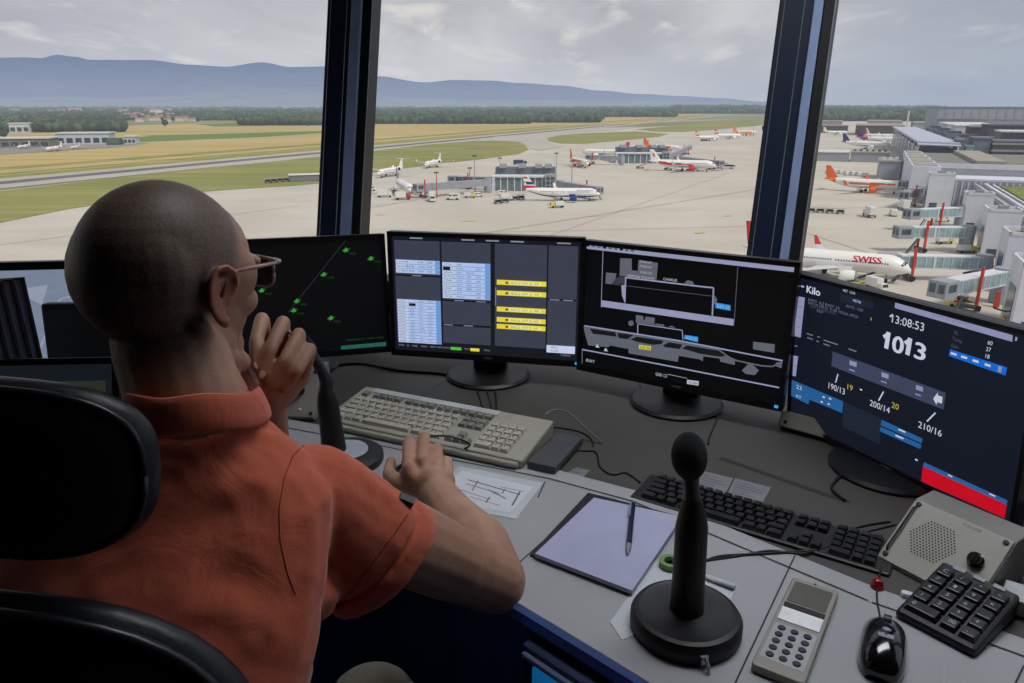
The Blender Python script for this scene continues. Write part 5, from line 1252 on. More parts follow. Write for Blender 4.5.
# low support under the right end
t = empty('keyboard_riser', (.062, 1.385, DZ), R(-26), label='dark grey wedge supporting the right end of the beige keyboard', cat='riser')
mb = MB(); mb.box((.035, -.01, .008), (.06, .15, .016)); mb.build('wedge', mat('grey wedge', (70, 72, 78), .4), t, bevel=.002)
kb2 = empty('keyboard', (.420, 1.118, DZ - .004), R(-33.5), label='low black keyboard lying along the rear edge behind the microphone', cat='keyboard')
full_keyboard(kb2, .43, .098, BLK, mat('black key caps', (26, 27, 30), .35, var=.1), mat('dim legend', (70, 72, 76), .6), .0178, z0=.006, slope=.03, frow=False)
mb = MB(); mb.box((-.15, .043, .0105), (.06, .008, .002)); mb.build('label_strip', mat('grey strip', (110, 112, 116), .4), kb2)
# microphones
def ring_mat(): return BLK
mic = empty('desk_microphone', P(685, 627, DZ), R(20), label='black desk microphone on round base in the right foreground, beside the note pad', cat='microphone')
mb = MB(); mb.lathe([(.073, 0), (.0745, .004), (.0745, .020), (.070, .027), (.064, .029), (.060, .0275), (.030, .031), (.01, .032)], 48); mb.build('base', BLK, mic, auto=35)
mb = MB(); mb.tube([(0, 0, .025), (0, .0, .034), (-.001, .0, .09), (-.003, 0, .158), (-.004, 0, .180), (-.006, 0, .2)], [.025, .0225, .0215, .0210, .017, .0115], 24); mb.build('stem', BLK, mic, auto=40)
mb = MB(); mb.tube([(-.006, 0, .198), (-.008, .001, .215), (-.010, .003, .235)], [.0115, .0095, .012], 20); mb.build('collar', mat('grey collar', (60, 62, 66), .35), mic, auto=40)
mb = MB(); mb.ball((-.012, .005, .258), (.0225, .0225, .032), 16, rot=Euler((-.1, -.08, 0)).to_matrix().to_4x4()); mb.build('windscreen', FOAM, mic, smooth=True)
mb = MB(); mb.box((-.02, -.0735, .012), (.010, .004, .012)); mb.tube([(-.02, -.0745, .016), (-.02, -.083, .010), (-.021, -.086, .0)], .0025, 8); mb.build('socket', STEEL, mic)
m2b = P(352, 470, DZ); 
mic2 = empty('desk_microphone', (-.332, 1.338, DZ), R(0), label='black gooseneck microphone leaning left in front of the propped hand', cat='microphone')
mb = MB(); mb.lathe([(.073, 0), (.0745, .004), (.0745, .016), (.066, .022), (.02, .025), (.01, .025)], 40); mb.build('base', BLK, mic2, auto=35)
mb = MB(); mb.lathe([(.045, .0245), (.0445, .0262), (.01, .0265)], 32); mb.build('base_highlight', mat('pale highlight', (170, 176, 186), .4), mic2, auto=35)  # pale disc painted as the highlight on top of the base
mb = MB(); mb.tube([(-.022, 0, .02), (-.024, .0, .06), (-.027, 0, .125), (-.029, 0, .142), (-.030, 0, .150)], [.025, .0225, .0205, .0165, .014], 20); mb.build('stem', BLK, mic2, auto=40)
mb = MB(); mb.tube([(-.030, 0, .148), (-.026, .0, .168), (-.033, 0, .190), (-.042, .0, .210), (-.052, 0, .228)], [.013, .0125, .0105, .0105, .011], 16); mb.build('gooseneck', mat('dark blue grey rubber', (34, 38, 46), .4), mic2, auto=40)
mb = MB(); mb.ball((-.064, .0, .243), (.019, .019, .029), 14, rot=Euler((0, -.75, 0)).to_matrix().to_4x4()); mb.build('windscreen', FOAM, mic2, smooth=True)
# loudspeakers
def speaker_box(t, W, H, Dp, tilt, knobx=.30, hexx=-.12):
    Mx = Matrix.Translation((0, 0, H / 2 * math.cos(tilt) + .004)) @ Matrix.Rotation(-tilt, 4, 'X')
    sy, cz_ = H / 2 * math.sin(tilt), H * math.cos(tilt); pr = [(-sy, .004), (sy, cz_ + .004), (sy + Dp * .6, cz_ + .004), (sy + Dp * .6, 0), (-sy, 0)]
    mb = MB(); mb.rings([[(-W / 2, y, z) for y, z in pr], [(W / 2, y, z) for y, z in pr]]); mb.build('case', mat('grey metal case', (128, 126, 122), .45, var=.03), t, bevel=.002)
    mb = MB(); mb.M = Mx; mb.box((0, -.0015, 0), (W * .97, .003, H * .96)); mb.build('front_plate', mat('cream plate', (160, 157, 148), .45, var=.02), t, bevel=.001)
    mb = MB(); mb.M = Mx; s_ = .0042; R_ = H * .30
    for j in range(-9, 10):
        for i in range(-10, 11):
            x = (i + (j % 2) * .5) * s_ * 1.15; z = j * s_
            if abs(z) < R_ * .9 and abs(x) + abs(z) * .577 < R_ * 1.02:
                mb.lathe([(.00135, -.0001), (.00135, .0003)], 6, 0, (hexx * W + x, -.0032, z + .003), Matrix.Rotation(PI / 2, 4, 'X'))
    mb.build('speaker_grille', K_black, t)
    q = Matrix.Rotation(PI / 2, 4, 'X')
    mb = MB(); mb.M = Mx; mb.lathe([(.0115, 0), (.0115, .006), (.0095, .007), (.0085, .014), (.007, .0155), (.001, .0155)], 20, 0, (W * knobx, -.003, H * .04), q); mb.box((W * knobx, -.0185, H * .04), (.003, .002, .012)); mb.build('volume_knob', BLKG, t, auto=35)
    for x, z in ((-.43, .42), (.43, .42), (-.43, -.40), (.43, -.40)):
        mb = MB(); mb.M = Mx; mb.lathe([(.004, 0), (.004, .002), (.0008, .0025)], 10, 0, (W * x, -.003, H * z), q); mb.build('screw', K_black, t)
    mb = MB(); mb.M = Mx; mb.lathe([(.0045, 0), (.0045, .002), (.0025, .004), (.0005, .0045)], 12, 0, (W * .25, -.003, -H * .34), q); mb.build('jack', STEEL, t, auto=40)
    mb = MB(); mb.M = Mx; mb.text('VOLUME', (W * .02, -.0032, H * .40), (1, 0, 0), (0, 0, 1), .007); mb.build('lettering', INK, t)
    mb = MB(); mb.M = Mx; mb.tube([(-W * .44, -.004, H * .36), (-W * .44, -.009, H * .34), (-W * .44, -.009, -H * .32), (-W * .44, -.004, -H * .34)], .0018, 6); mb.build('bracket', K_black, t)
s1 = empty('desk_loudspeaker', (.653, .970, DZ - .004), R(-57), label='cream metal loudspeaker box with black knob at the foot of the time display monitor', cat='loudspeaker')
speaker_box(s1, .150, .120, .085, .88)
s2 = empty('desk_loudspeaker', (-.515, 1.575, DZ), R(-8), label='cream metal loudspeaker box half hidden behind the propped hand', cat='loudspeaker')
speaker_box(s2, .150, .115, .085, .5, knobx=.22, hexx=-.05)
# note pad and pen
def sheet_on(name, pts, z, th, m, label=None, cat=None, parent=None):
    c = sum((Vector(p) for p in pts), Vector()) / len(pts); c.z = z
    mb = MB(); mb.prism([(p[0] - c.x, p[1] - c.y) for p in (Vector(q) for q in pts)][::-1], 0, th)
    o = mb.build(name, m, parent); o.location = c
    if label: tag(o, label, cat)
    return o, c
pq = [P(594, 497, DZ + .011), P(682, 516, DZ + .011), P(632, 590, DZ + .011), P(535, 553, DZ + .011)]
npad = empty('notepad', (pq[0] + pq[2]) / 2 - Vector((0, 0, .011)), label='lilac-white note pad on a black backing board', cat='note pad'); npad.location.z = DZ
def rel(pts, o): return [(p.x - o.location.x, p.y - o.location.y) for p in pts]
bk = [P(588, 494, DZ), P(682, 518, DZ), P(631, 595, DZ), P(530, 556, DZ)]
mb = MB(); mb.prism(rel(bk, npad)[::-1], 0, .004); mb.build('backing_board', K_black, npad)
mb = MB(); mb.prism(rel(pq, npad)[::-1], .004, .011); mb.build('pages', PAPL, npad)
mb = MB(); mb.text('memo', rel([P(601, 502, DZ)], npad)[0] + (.0113,), (.92, -.38, 0), (.38, .92, 0), .012); mb.build('lettering', INK, npad)
a, b_ = P(633, 504, DZ + .016), P(628, 553, DZ + .016); d_ = (b_ - a).normalized()
pen = empty('ballpoint_pen', a - Vector((0, 0, .005)), label='dark blue ballpoint pen lying across the note pad', cat='pen')
o_ = pen.location; L_ = (b_ - a).length
mb = MB(); z5 = Vector((0, 0, .005)); mb.tube([z5, z5 + d_ * L_ * .84], .0046, 14); mb.build('barrel', mat('navy pen barrel', (20, 24, 66), .25), pen, auto=40)
mb = MB(); mb.tube([z5 + d_ * L_ * .84, z5 + d_ * L_ * .90, z5 + d_ * L_], [.0046, .0042, .0012], 14); mb.build('tip', STEEL, pen, auto=40)
mb = MB(); mb.tube([z5 - d_ * .006, z5], .003, 10); mb.build('push_button', STEEL, pen)
mb = MB(); mb.box(z5 + d_ * .02 + Vector((-.004, 0, .004)), (.003, .045, .002), Matrix.Rotation(math.atan2(d_.y, d_.x) - PI / 2, 4, 'Z')); mb.build('clip', STEEL, pen)
# laminated airfield plan
lq = [P(452, 474, DZ), P(459, 466, DZ), P(543, 483, DZ), P(516, 519, DZ), P(440, 505, DZ)]
lam = empty('laminated_plan', lq[0] * 0 + sum(lq, Vector()) / 5, label='laminated white airfield plan under the edge of the forearm', cat='plan')
mb = MB(); mb.prism(rel(lq, lam)[::-1], 0.0002, .0012); mb.build('sleeve', CLEAR, lam)
iq = [P(455, 477, DZ), P(462, 471, DZ), P(533, 487, DZ), P(510, 513, DZ), P(447, 502, DZ)]
mb = MB(); mb.prism(rel(iq, lam)[::-1], 0.0012, .0016); mb.build('sheet', PAP, lam)
mb = MB(); rnd = random.Random(5)
def lw(p0, p1, w=.0009, z=.0018):
    a, b_ = (Vector((*rel([P(*p, DZ)], lam)[0], z)) for p in (p0, p1)); n = (b_ - a).normalized(); n = Vector((-n.y, n.x, 0)) * w; mb.quad(a - n, b_ - n, b_ + n, a + n)
for p0, p1, w in (((468, 480), (520, 495), .0014), ((466, 484), (500, 494), .0010), ((500, 487), (524, 492), .0008), ((520, 492), (512, 506), .0016), ((478, 481), (472, 491), .001), ((488, 490), (506, 499), .0014), ((460, 490), (490, 500), .0008), ((470, 497), (500, 506), .0007), ((490, 497), (486, 503), .0012), ((505, 489), (502, 494), .001)): lw(p0, p1, w)
mb.build('drawing', INK, lam)
# papers on the rear shelf
def note(pts, label, lines=6):
    q = [P(x, y, DZ - .003) for x, y in pts]; c = sum(q, Vector()) / 4; o = empty('paper_note', c, label=label, cat='paper')
    mb = MB(); mb.prism([(p.x - c.x, p.y - c.y) for p in q][::-1], 0, .0006); mb.build('sheet', mat('dull paper', (120, 120, 126), .8), o)
    mb = MB(); u = (q[1] - q[0]); v = (q[3] - q[0])
    for i in range(lines):
        a = q[0] - c + v * (.15 + .7 * i / lines) + u * .08; b2 = a + u * (.5 + .3 * ((i * 7) % 3) / 2); n = v.normalized() * .0012; a.z = b2.z = .0009; mb.quad(a - n, b2 - n, b2 + n, a + n)
    mb.build('printing', INK, o); return o
note([(700, 470), (733, 478), (722, 500), (690, 492)], 'grey printed note left of a second note behind the microphone head')
note([(735, 478), (771, 487), (760, 507), (725, 499)], 'grey printed note nearest the time display monitor on the rear shelf')
note([(576, 467), (590, 470), (580, 480), (564, 475)], 'small folded grey slip between keyboard and desk edge', 2)
# thin tray behind: pale socket panel under the time display
t = empty('socket_panel', P(808, 432, DZ), R(-40), label='low cream socket panel under the corner of the time display monitor', cat='panel')
mb = MB(); mb.box((0, 0, .016), (.12, .03, .036), Euler((-.5, 0, 0)).to_matrix().to_4x4()); mb.build('plate', CREAM, t, bevel=.002)
mb = MB(); mb.lathe([(.004, 0), (.004, .003)], 10, 0, (-.045, -.016, .018), Matrix.Rotation(PI / 2, 4, 'X')); mb.build('screw', K_black, t)
# green tape ring on a clear sleeve
t = empty('tape_roll', P(670, 566, DZ), 0, label='small green tape roll lying behind the microphone base', cat='tape')
mb = MB(); mb.lathe([(.010, 0), (.017, 0), (.017, .011), (.010, .011), (.010, 0)], 28); mb.build('tape', mat('green tape', (112, 146, 88), .4), t, auto=40)
q = [P(655, 560, DZ), P(738, 585, DZ), P(730, 600, DZ), P(622, 640, DZ), P(610, 622, DZ)]; c = sum(q, Vector()) / 5
t = empty('plastic_sleeve', c, label='clear plastic sleeve lying under the microphone base', cat='sleeve'); mb = MB(); mb.prism([(p.x - c.x, p.y - c.y) for p in q][::-1], .0003, .0010); mb.build('sleeve_film', CLEAR, t)
mb = MB(); mb.tube([P(700, 574, DZ + .004) - c, P(735, 586, DZ + .006) - c], .006, 8, flat=.6); mb.build('rolled_edge', CLEAR, t, smooth=True)
# telephone handset style keypad
pc = P(797, 632, DZ); v = (P(820, 580, DZ) - P(777, 681, DZ)); 
ph = empty('intercom_handset', pc, math.atan2(v.y, v.x) - PI / 2, label='flat light grey intercom unit with white strip and round keys', cat='intercom')
mb = MB(); ph.scale = (1, 1, .6); mb.prism(rrect(.064, .215, .005), 0, .022); mb.build('body', CREAM, ph, bevel=.0025)
mb = MB(); mb.prism(rrect(.052, .052, .003, cy=.070), .022, .0235); mb.build('ear_grille', mat('warm grey grille', (112, 110, 104), .7, bump=.8, bscale=900), ph)
mb = MB(); mb.box((0, .034, .0228), (.054, .012, .0018)); mb.build('dark_band', K_black, ph)
mb = MB(); mb.box((0, .012, .0232), (.054, .030, .0022)); mb.build('label_strip', mat('bright label', (236, 238, 240), .5), ph, bevel=.0005)
mb = MB(); mb.prism(rrect(.054, .078, .003, cy=-.050), .022, .0226); mb.build('key_plate', mat('pale highlight2', (168, 170, 172), .4), ph)
mb = MB()
for i in range(3):
    for j in range(5): mb.lathe([(.0052, .0224), (.0052, .0245), (.0042, .0256), (.0008, .0259)], 14, 0, (-.0165 + i * .0165, -.020 - j * .0148, 0))
mb.build('keys', mat('dark blue keys', (40, 44, 58), .35), ph, auto=40)
mb = MB(); mb.ball((.0, .104, .0225), (.0018, .0018, .001), 6); mb.build('indicator', K_black, ph, smooth=True)
# mouse right
def mouse(loc, rz, label, s=1.0, logo=True):
    t = empty('computer_mouse', loc, rz, label=label, cat='mouse'); mb = MB(); rs = []
    for k in range(15):
        f = k / 14; y = (-.052 + .104 * f) * s; w = .030 * s * (math.sin(PI * (.06 + .88 * f)) ** .42) * (.94 + .08 * math.cos(2 * PI * f)); h = .036 * s * (math.sin(PI * (.10 + .80 * f ** .85)) ** .6)
        rs.append([(w * math.cos(PI * q / 12) * (1 if q not in (0, 12) else 1.0), y, .003 + (h - .003) * math.sin(PI * q / 12) ** .75) for q in range(13)] + [(-w * .9, y, 0), (w * .9, y, 0)])
    mb.rings(rs); mb.build('shell', BLKG, t, smooth=True)
    mb = MB(); mb.tube([(-.0045 * s, .030 * s, .0265 * s), (.0045 * s, .030 * s, .0265 * s)], .0085 * s, 16); mb.build('scroll_wheel', BLK, t, auto=40)
    mb = MB(); mb.quad((-.0005, .012 * s, .0372 * s), (.0005, .012 * s, .0372 * s), (.0005, .05 * s, .016 * s), (-.0005, .05 * s, .016 * s)); mb.build('button_seam', K_black, t)
    if logo:
        mb = MB(); mb.ball((0, .002, .0345 * s), (.006, .004, .0028), 8); mb.box((0, -.012, .0352 * s), (.018, .008, .0012)); mb.build('badge', mat('mouse badge', (150, 154, 166), .3), t, smooth=False)
    return t
mouse(P(882, 654, DZ), R(-29), 'glossy black computer mouse between intercom unit and number pad', 1.08)
mouse(P(405, 482, DZ), R(8), 'black computer mouse held under the right hand', .92, False)
# number pad
nc = P(955, 617, DZ); np_ = empty('number_pad', nc, R(37 - 90 + 0), label='tilted black number pad at the right edge of the desk', cat='number pad')
mb = MB(); W_n, D_n = .118, .152; np_.scale = (.88, .88, .85)
mb.rings([[(-W_n / 2, -D_n / 2, 0), (W_n / 2, -D_n / 2, 0), (W_n / 2, -D_n / 2, .016), (-W_n / 2, -D_n / 2, .016)], [(-W_n / 2, D_n / 2, 0), (W_n / 2, D_n / 2, 0), (W_n / 2, D_n / 2, .044), (-W_n / 2, D_n / 2, .044)]])
mb.build('case', BLK, np_, bevel=.006)
sh = Matrix.Identity(4); sh[2][1] = .028 / D_n
mb = MB(); mb.M = Matrix.Translation((0, 0, .030)) @ sh
for j in range(5):
    for i in range(4):
        if (i, j) in ((1, 0), ): continue
        cx = -.0405 + i * .027; w_ = .0235
        if (i, j) == (0, 0): cx += .0135; w_ = .050
        mb.box((cx, -.056 + j * .0245, .0045), (w_, .0215, .009), None, 0, taper=(.82, .8))
mb.build('keys', mat('pad keys', (24, 25, 28), .28), np_, bevel=.001)
mb = MB(); mb.M = Matrix.Translation((0, 0, .030)) @ sh
names = [['0', '', '00', ','], ['1', '2', '3', '+'], ['4', '5', '6', '-'], ['7', '8', '9', 'x'], ['C', '/', '*', '<']]
for j in range(5):
    for i in range(4):
        if names[j][i]: mb.text(names[j][i], (-.0405 + i * .027 - .004, -.059 + j * .0245, .0094), (1, 0, 0), (0, 1, 0), .011)
mb.build('key_legends', mat('pad legends', (168, 172, 180), .5), np_)
mb = MB(); mb.M = Matrix.Translation((0, 0, .030)) @ sh
for i in range(3): mb.box((-.030 + i * .030, .0685, .0015), (.018, .009, .002))
mb.build('indicator_windows', mat('pad windows', (150, 154, 160), .25), np_)
# small items
t = empty('red_push_button', P(877, 587, DZ), label='small red push button on the desk between intercom unit and speaker', cat='button')
mb = MB(); mb.lathe([(.0095, 0), (.0095, .004), (.0075, .006), (.0075, .011), (.005, .014), (.0008, .0148)], 20); mb.build('cap', mat('red button', (150, 16, 26), .2), t, auto=40)
t = empty('cable_clip', P(908, 597, DZ), R(-30), label='small white clip right of the red push button', cat='clip')
mb = MB(); mb.prism(rrect(.020, .011, .004), 0, .008); mb.build('body', PAP, t, bevel=.002)
t = empty('junction_box', P(1012, 612, DZ), R(-35), label='pale grey box cut by the right frame edge behind the number pad', cat='box')
mb = MB(); mb.box((.03, .02, .012), (.09, .05, .024)); mb.build('body', mat('pale box', (172, 174, 180), .5), t, bevel=.003)
mb = MB(); mb.lathe([(.004, 0), (.004, .003)], 10, 0, (-.003, -.005, .014), Matrix.Rotation(PI / 2, 4, 'X')); mb.build('screw', K_black, t)
t = empty('grey_equipment_box', P(1035, 560, DZ), R(-35), label='light grey metal box at the right frame edge beside the loudspeaker', cat='box')
mb = MB(); mb.box((.05, .03, .03), (.12, .09, .06)); mb.build('body', mat('light metal', (160, 164, 170), .4), t, bevel=.003)
# cables
def cable(pts, r, label, m=K_black, z=DZ, lift=None, name='cable'):
    P3 = [P(x, y, z + (lift[i] if lift else r)) for i, (x, y) in enumerate(pts)]
    out = []
    for i in range(len(P3) - 1):     # smooth through the points
        p0, p1, p2, p3 = P3[max(i - 1, 0)], P3[i], P3[i + 1], P3[min(i + 2, len(P3) - 1)]
        for k in range(6):
            u = k / 6; out.append(.5 * ((2 * p1) + (p2 - p0) * u + (2 * p0 - 5 * p1 + 4 * p2 - p3) * u * u + (3 * p1 - p0 - 3 * p2 + p3) * u ** 3))
    out.append(P3[-1]); c = out[0].copy(); mb = MB(); mb.tube([p - c for p in out], r, 8)
    o = mb.build(name, m, smooth=True); o.location = c; tag(o, label, 'cable'); return o
cable([(700, 563), (718, 556), (745, 554), (780, 552), (812, 550), (828, 546)], .0022, 'black cable pair crossing the desk right of the microphone')
cable([(706, 560), (735, 556), (770, 550), (800, 553), (826, 547)], .0016, 'thin second black cable beside the first at the microphone')
cable([(882, 622), (878, 606), (877, 590), (880, 572), (884, 562)], .0014, 'thin black mouse cable running up from the glossy mouse')
cable([(326, 372), (332, 366), (360, 363), (400, 370), (440, 373), (470, 380)], .0028, 'thick black cable on the rear shelf left of the second monitor stand', z=DZ - .004)
cable([(476, 386), (480, 398), (483, 408)], .0022, 'short black cable hanging from the left of the flight strip monitor base', z=DZ - .004)
cable([(486, 388), (490, 400), (492, 410)], .0022, 'short black cable hanging in the middle of the flight strip monitor base', z=DZ - .004)
cable([(494, 388), (496, 398), (496, 411)], .0022, 'short black cable hanging from the right of the flight strip monitor base', z=DZ - .004)
cable([(545, 414), (556, 409), (570, 413), (586, 428), (600, 440)], .0013, 'thin grey looped wire right of the beige keyboard', mat('grey wire', (140, 138, 130), .5), z=DZ - .004)
cable([(543, 432), (556, 446), (580, 450), (596, 452), (600, 466), (612, 474), (626, 472), (640, 482)], .0020, 'curly black cable from beige keyboard towards the black keyboard', z=DZ - .004)
cable([(549, 426), (575, 430), (590, 437), (593, 446)], .0018, 'short black cable beside the thin grey wire', z=DZ - .004)
cable([(455, 452), (470, 444), (450, 436), (430, 436), (412, 442), (402, 462)], .0018, 'thin black mouse cable arching over the beige keyboard front', z=DZ, lift=[.002, .03, .042, .042, .04, .03])
cable([(716, 398), (718, 415), (711, 432), (708, 444)], .0022, 'black cable dropping beside the ground map monitor stand', z=DZ - .004)
cable([(640, 384), (646, 394), (662, 400)], .0022, 'black cable loop under the ground map monitor', z=DZ - .004)
cable([(905, 470), (878, 468), (850, 470), (832, 486), (845, 500)], .0032, 'thick black cable looping around the time display monitor base', z=DZ - .004)
cable([(828, 546), (850, 530), (870, 524), (890, 521)], .0020, 'black cable running behind the black keyboard to the loudspeaker', z=DZ - .004)
cable([(862, 540), (866, 532), (880, 528), (896, 524)], .0016, 'thin black cable beneath the loudspeaker box', z=DZ - .004)
# ================================================================== THE MAN IN THE CHAIR
SKIN = None
def skin_mat(name, scalp=True):
    m = bpy.data.materials.new(name); m.use_nodes = True; nt = m.node_tree; N = nt.nodes; L = nt.links; b = N['Principled BSDF']
    tc = N.new('ShaderNodeTexCoord'); at = N.new('ShaderNodeAttribute'); at.attribute_name = 'tone'
    sp = N.new('ShaderNodeSeparateColor'); L.new(at.outputs['Color'], sp.inputs[0])
    def noise_(sc, d=4):
        n = N.new('ShaderNodeTexNoise'); n.inputs['Scale'].default_value = sc; n.inputs['Detail'].default_value = d; L.new(tc.outputs['Object'], n.inputs['Vector']); return n.outputs['Fac']
    def mix(f, a, b_):
        n = N.new('ShaderNodeMix'); n.data_type = 'RGBA'
        if isinstance(f, (int, float)): n.inputs[0].default_value = f
        else: L.new(f, n.inputs[0])
        for i, q in ((6, a), (7, b_)):
            if isinstance(q, tuple): n.inputs[i].default_value = srgb(q)
            else: L.new(q, n.inputs[i])
        return n.outputs[2]
    def mr(v, a, b_, c=0., d=1.):
        n = N.new('ShaderNodeMapRange')
        for i, q in enumerate((a, b_, c, d)): n.inputs[i + 1].default_value = q
        L.new(v, n.inputs[0]); return n.outputs[0]
    c = mix(mr(noise_(14), .35, .65), (166, 122, 100), (186, 144, 120))
    c = mix(sp.outputs[1], c, (190, 116, 96))                       # redder: ears, knuckles
    st = mix(mr(noise_(420, 2), .42, .60), (74, 67, 60), (104, 92, 82))   # cropped hair over the scalp
    c = mix(sp.outputs[0], c, st)
    L.new(c, b.inputs['Base Color']); b.inputs['Roughness'].default_value = .52; b.inputs['Subsurface Weight'].default_value = .08; b.inputs['Subsurface Radius'].default_value = (.02, .008, .004); b.inputs['Subsurface Scale'].default_value = .3
    bp = N.new('ShaderNodeBump'); bp.inputs['Strength'].default_value = .25; bp.inputs['Distance'].default_value = .0015; L.new(noise_(260, 3), bp.inputs['Height']); L.new(bp.outputs[0], b.inputs['Normal'])
    return m
def voxelise(mb, name, vox, smooth, parent=None, mt=None, post=None):
    me = bpy.data.meshes.new(name); me.from_pydata(mb.v, [], mb.f); o = bpy.data.objects.new(name, me)
    sc = bpy.data.scenes.new('scratch')
    bm = bmesh.new(); bm.from_mesh(me); bmesh.ops.recalc_face_normals(bm, faces=bm.faces); bm.to_mesh(me); bm.free()
    COL.objects.link(o)
    r = o.modifiers.new('r', 'REMESH'); r.mode = 'VOXEL'; r.voxel_size = vox; r.adaptivity = 0
    s = o.modifiers.new('s', 'SMOOTH'); s.factor = .5; s.iterations = smooth
    lc = bpy.context.view_layer; dg = bpy.context.evaluated_depsgraph_get(); dg.update()
    new = bpy.data.meshes.new_from_object(o.evaluated_get(dg)); o.modifiers.clear(); o.data = new; bpy.data.meshes.remove(me); bpy.data.scenes.remove(sc)
    new.name = name
    if post: post(new)
    new.polygons.foreach_set('use_smooth', [True] * len(new.polygons)); new.materials.clear()
    if mt: new.materials.append(mt)
    new.update()
    if parent is not None: o.parent = parent
    return o
# ---- pose
HC = Vector((-.355, .748, 1.252)); HYAW = R(-17)
HM = Matrix.Translation(HC) @ Matrix.Rotation(HYAW, 4, 'Z') @ Matrix.Rotation(R(-5), 4, 'X') @ Matrix.Scale(.955, 4)
C7 = Vector((-.325, .694, 1.138))
RS, RE, RW = A(314, 502, .835), Vector((-.026, .882, .797)), Vector((-.130, 1.115, .808))
LS = Vector((-.515, .79, .995)); LE = Vector((-.405, 1.075, .800)); LW = A(266, 398, .965)
body = MB()
HS = 1.0
def hb(c, r, rot=None, n=12):
    m = HM @ Matrix.Scale(HS, 4)
    rs = m.to_3x3().to_4x4()
    old = body.M; body.M = m; body.ball(c, r, n, rot=rot); body.M = old
def hcap(a, b, ra, rb):
    old = body.M; body.M = HM @ Matrix.Scale(HS, 4); body.caps(a, b, ra, rb, 12); body.M = old
hb((0, -.006, .022), (.0765, .098, .090), n=18); hb((0, -.040, .018), (.073, .062, .074)); hb((0, .035, .025), (.066, .062, .070)); hb((.004, -.052, -.008), (.050, .038, .042))
hb((0, .030, -.030), (.062, .060, .060)); hb((0, .040, -.075), (.050, .048, .036)); hb((0, .078, -.098), (.024, .018, .018))
for s in (-1, 1):
    hb((s * .046, .052, -.022), (.020, .028, .020)); hb((s * .048, .010, -.062), (.014, .030, .030)); hb((s * .030, .084, .020), (.027, .014, .010)); hb((s * .060, .035, .010), (.012, .035, .030))
    hcap((s * .030, .070, -.100), (s * .052, .0, -.072), .014, .015)
hcap((0, .094, .008), (0, .117, -.030), .009, .013); hb((.010, .108, -.034), (.008, .010, .007)); hb((-.010, .108, -.034), (.008, .010, .007))
hb((0, .092, -.060), (.024, .012, .007)); hb((0, .090, -.070), (.022, .012, .008))
# ears: rim, inner fold, lobe, thin back plate
def ear(s):
    e = HM @ Matrix.Translation((s * .0785, -.015, -.006)) @ Matrix.Rotation(s * R(-24), 4, 'Z') @ Matrix.Rotation(R(-2), 4, 'X') @ Matrix.Scale(.90, 4)
    old = body.M; body.M = e
    pts = []
    for k in range(15):
        a = R(-62 + 285 * k / 14); pts.append((s * (.004 + .006 * math.sin(PI * k / 14)), .004 - .0185 * math.cos(a - PI / 2 - .35) * (1 if True else 0) - .003, .008 + .029 * math.sin(a)))
    pts = [(s * .002, .013, .004), (s * .006, .016, .016), (s * .009, .012, .030), (s * .011, .000, .0375), (s * .013, -.012, .034), (s * .014, -.0195, .022), (s * .013, -.0215, .006), (s * .011, -.018, -.010), (s * .008, -.010, -.022), (s * .005, -.002, -.029)]
    body.tube(pts, [.0036, .0038, .0040, .0042, .0042, .0042, .0040, .0038, .0044, .0056], 8)
    body.ball((s * .005, .001, -.0275), (.0048, .0068, .0085), 8)
    body.tube([(s * .007, .004, .026), (s * .010, -.008, .020), (s * .010, -.0125, .006), (s * .008, -.009, -.008), (s * .005, -.002, -.016)], [.0032] * 5, 8)
    body.ball((s * .001, .008, -.004), (.005, .0045, .007), 8)
    body.ball((s * .003, -.006, .006), (.0034, .0165, .027), 10)
    body.ball((s * -.002, -.004, .002), (.008, .012, .020), 8)
    body.M = old
ear(1); ear(-1)
# neck
nk = HM @ Vector((.010, -.020, -.060)); nf_ = HM @ Vector((0, .012, -.085))
body.caps(nk, C7 + Vector((0, .004, -.02)), .054, .058, 18); body.caps(nf_, C7 + Vector((-.004, .050, -.03)), .044, .048, 18)
body.caps(HM @ Vector((.058, -.030, -.035)), C7 + Vector((.012, .095, -.035)), .013, .014, 10); body.caps(HM @ Vector((-.058, -.030, -.035)), C7 + Vector((-.03, .095, -.035)), .013, .014, 10)
body.caps(C7 + Vector((.015, -.004, -.022)), RS + Vector((-.03, -.01, .016)), .038, .040, 14); body.caps(C7 + Vector((-.02, 0, -.01)), LS + Vector((.03, -.01, .025)), .046, .040, 14)
def oval(c, w, d, yaw=0., n=22, tilt=0.):
    return [Vector((c[0] + w * math.cos(2 * PI * k / n) * math.cos(yaw) - d * math.sin(2 * PI * k / n) * math.sin(yaw), c[1] + w * math.cos(2 * PI * k / n) * math.sin(yaw) + d * math.sin(2 * PI * k / n) * math.cos(yaw), c[2] + tilt * math.sin(2 * PI * k / n) * d)) for k in range(n)]
spine = [((-.40, .40, .50), .150, .105), ((-.398, .45, .62), .150, .105), ((-.393, .51, .75), .146, .102), ((-.385, .575, .87), .155, .105), ((-.370, .64, .97), .168, .102), ((-.358, .685, 1.05), .150, .085), ((-.352, .70, 1.10), .095, .066)]
body.rings([oval(c, w, d, -.05) for c, w, d in spine])
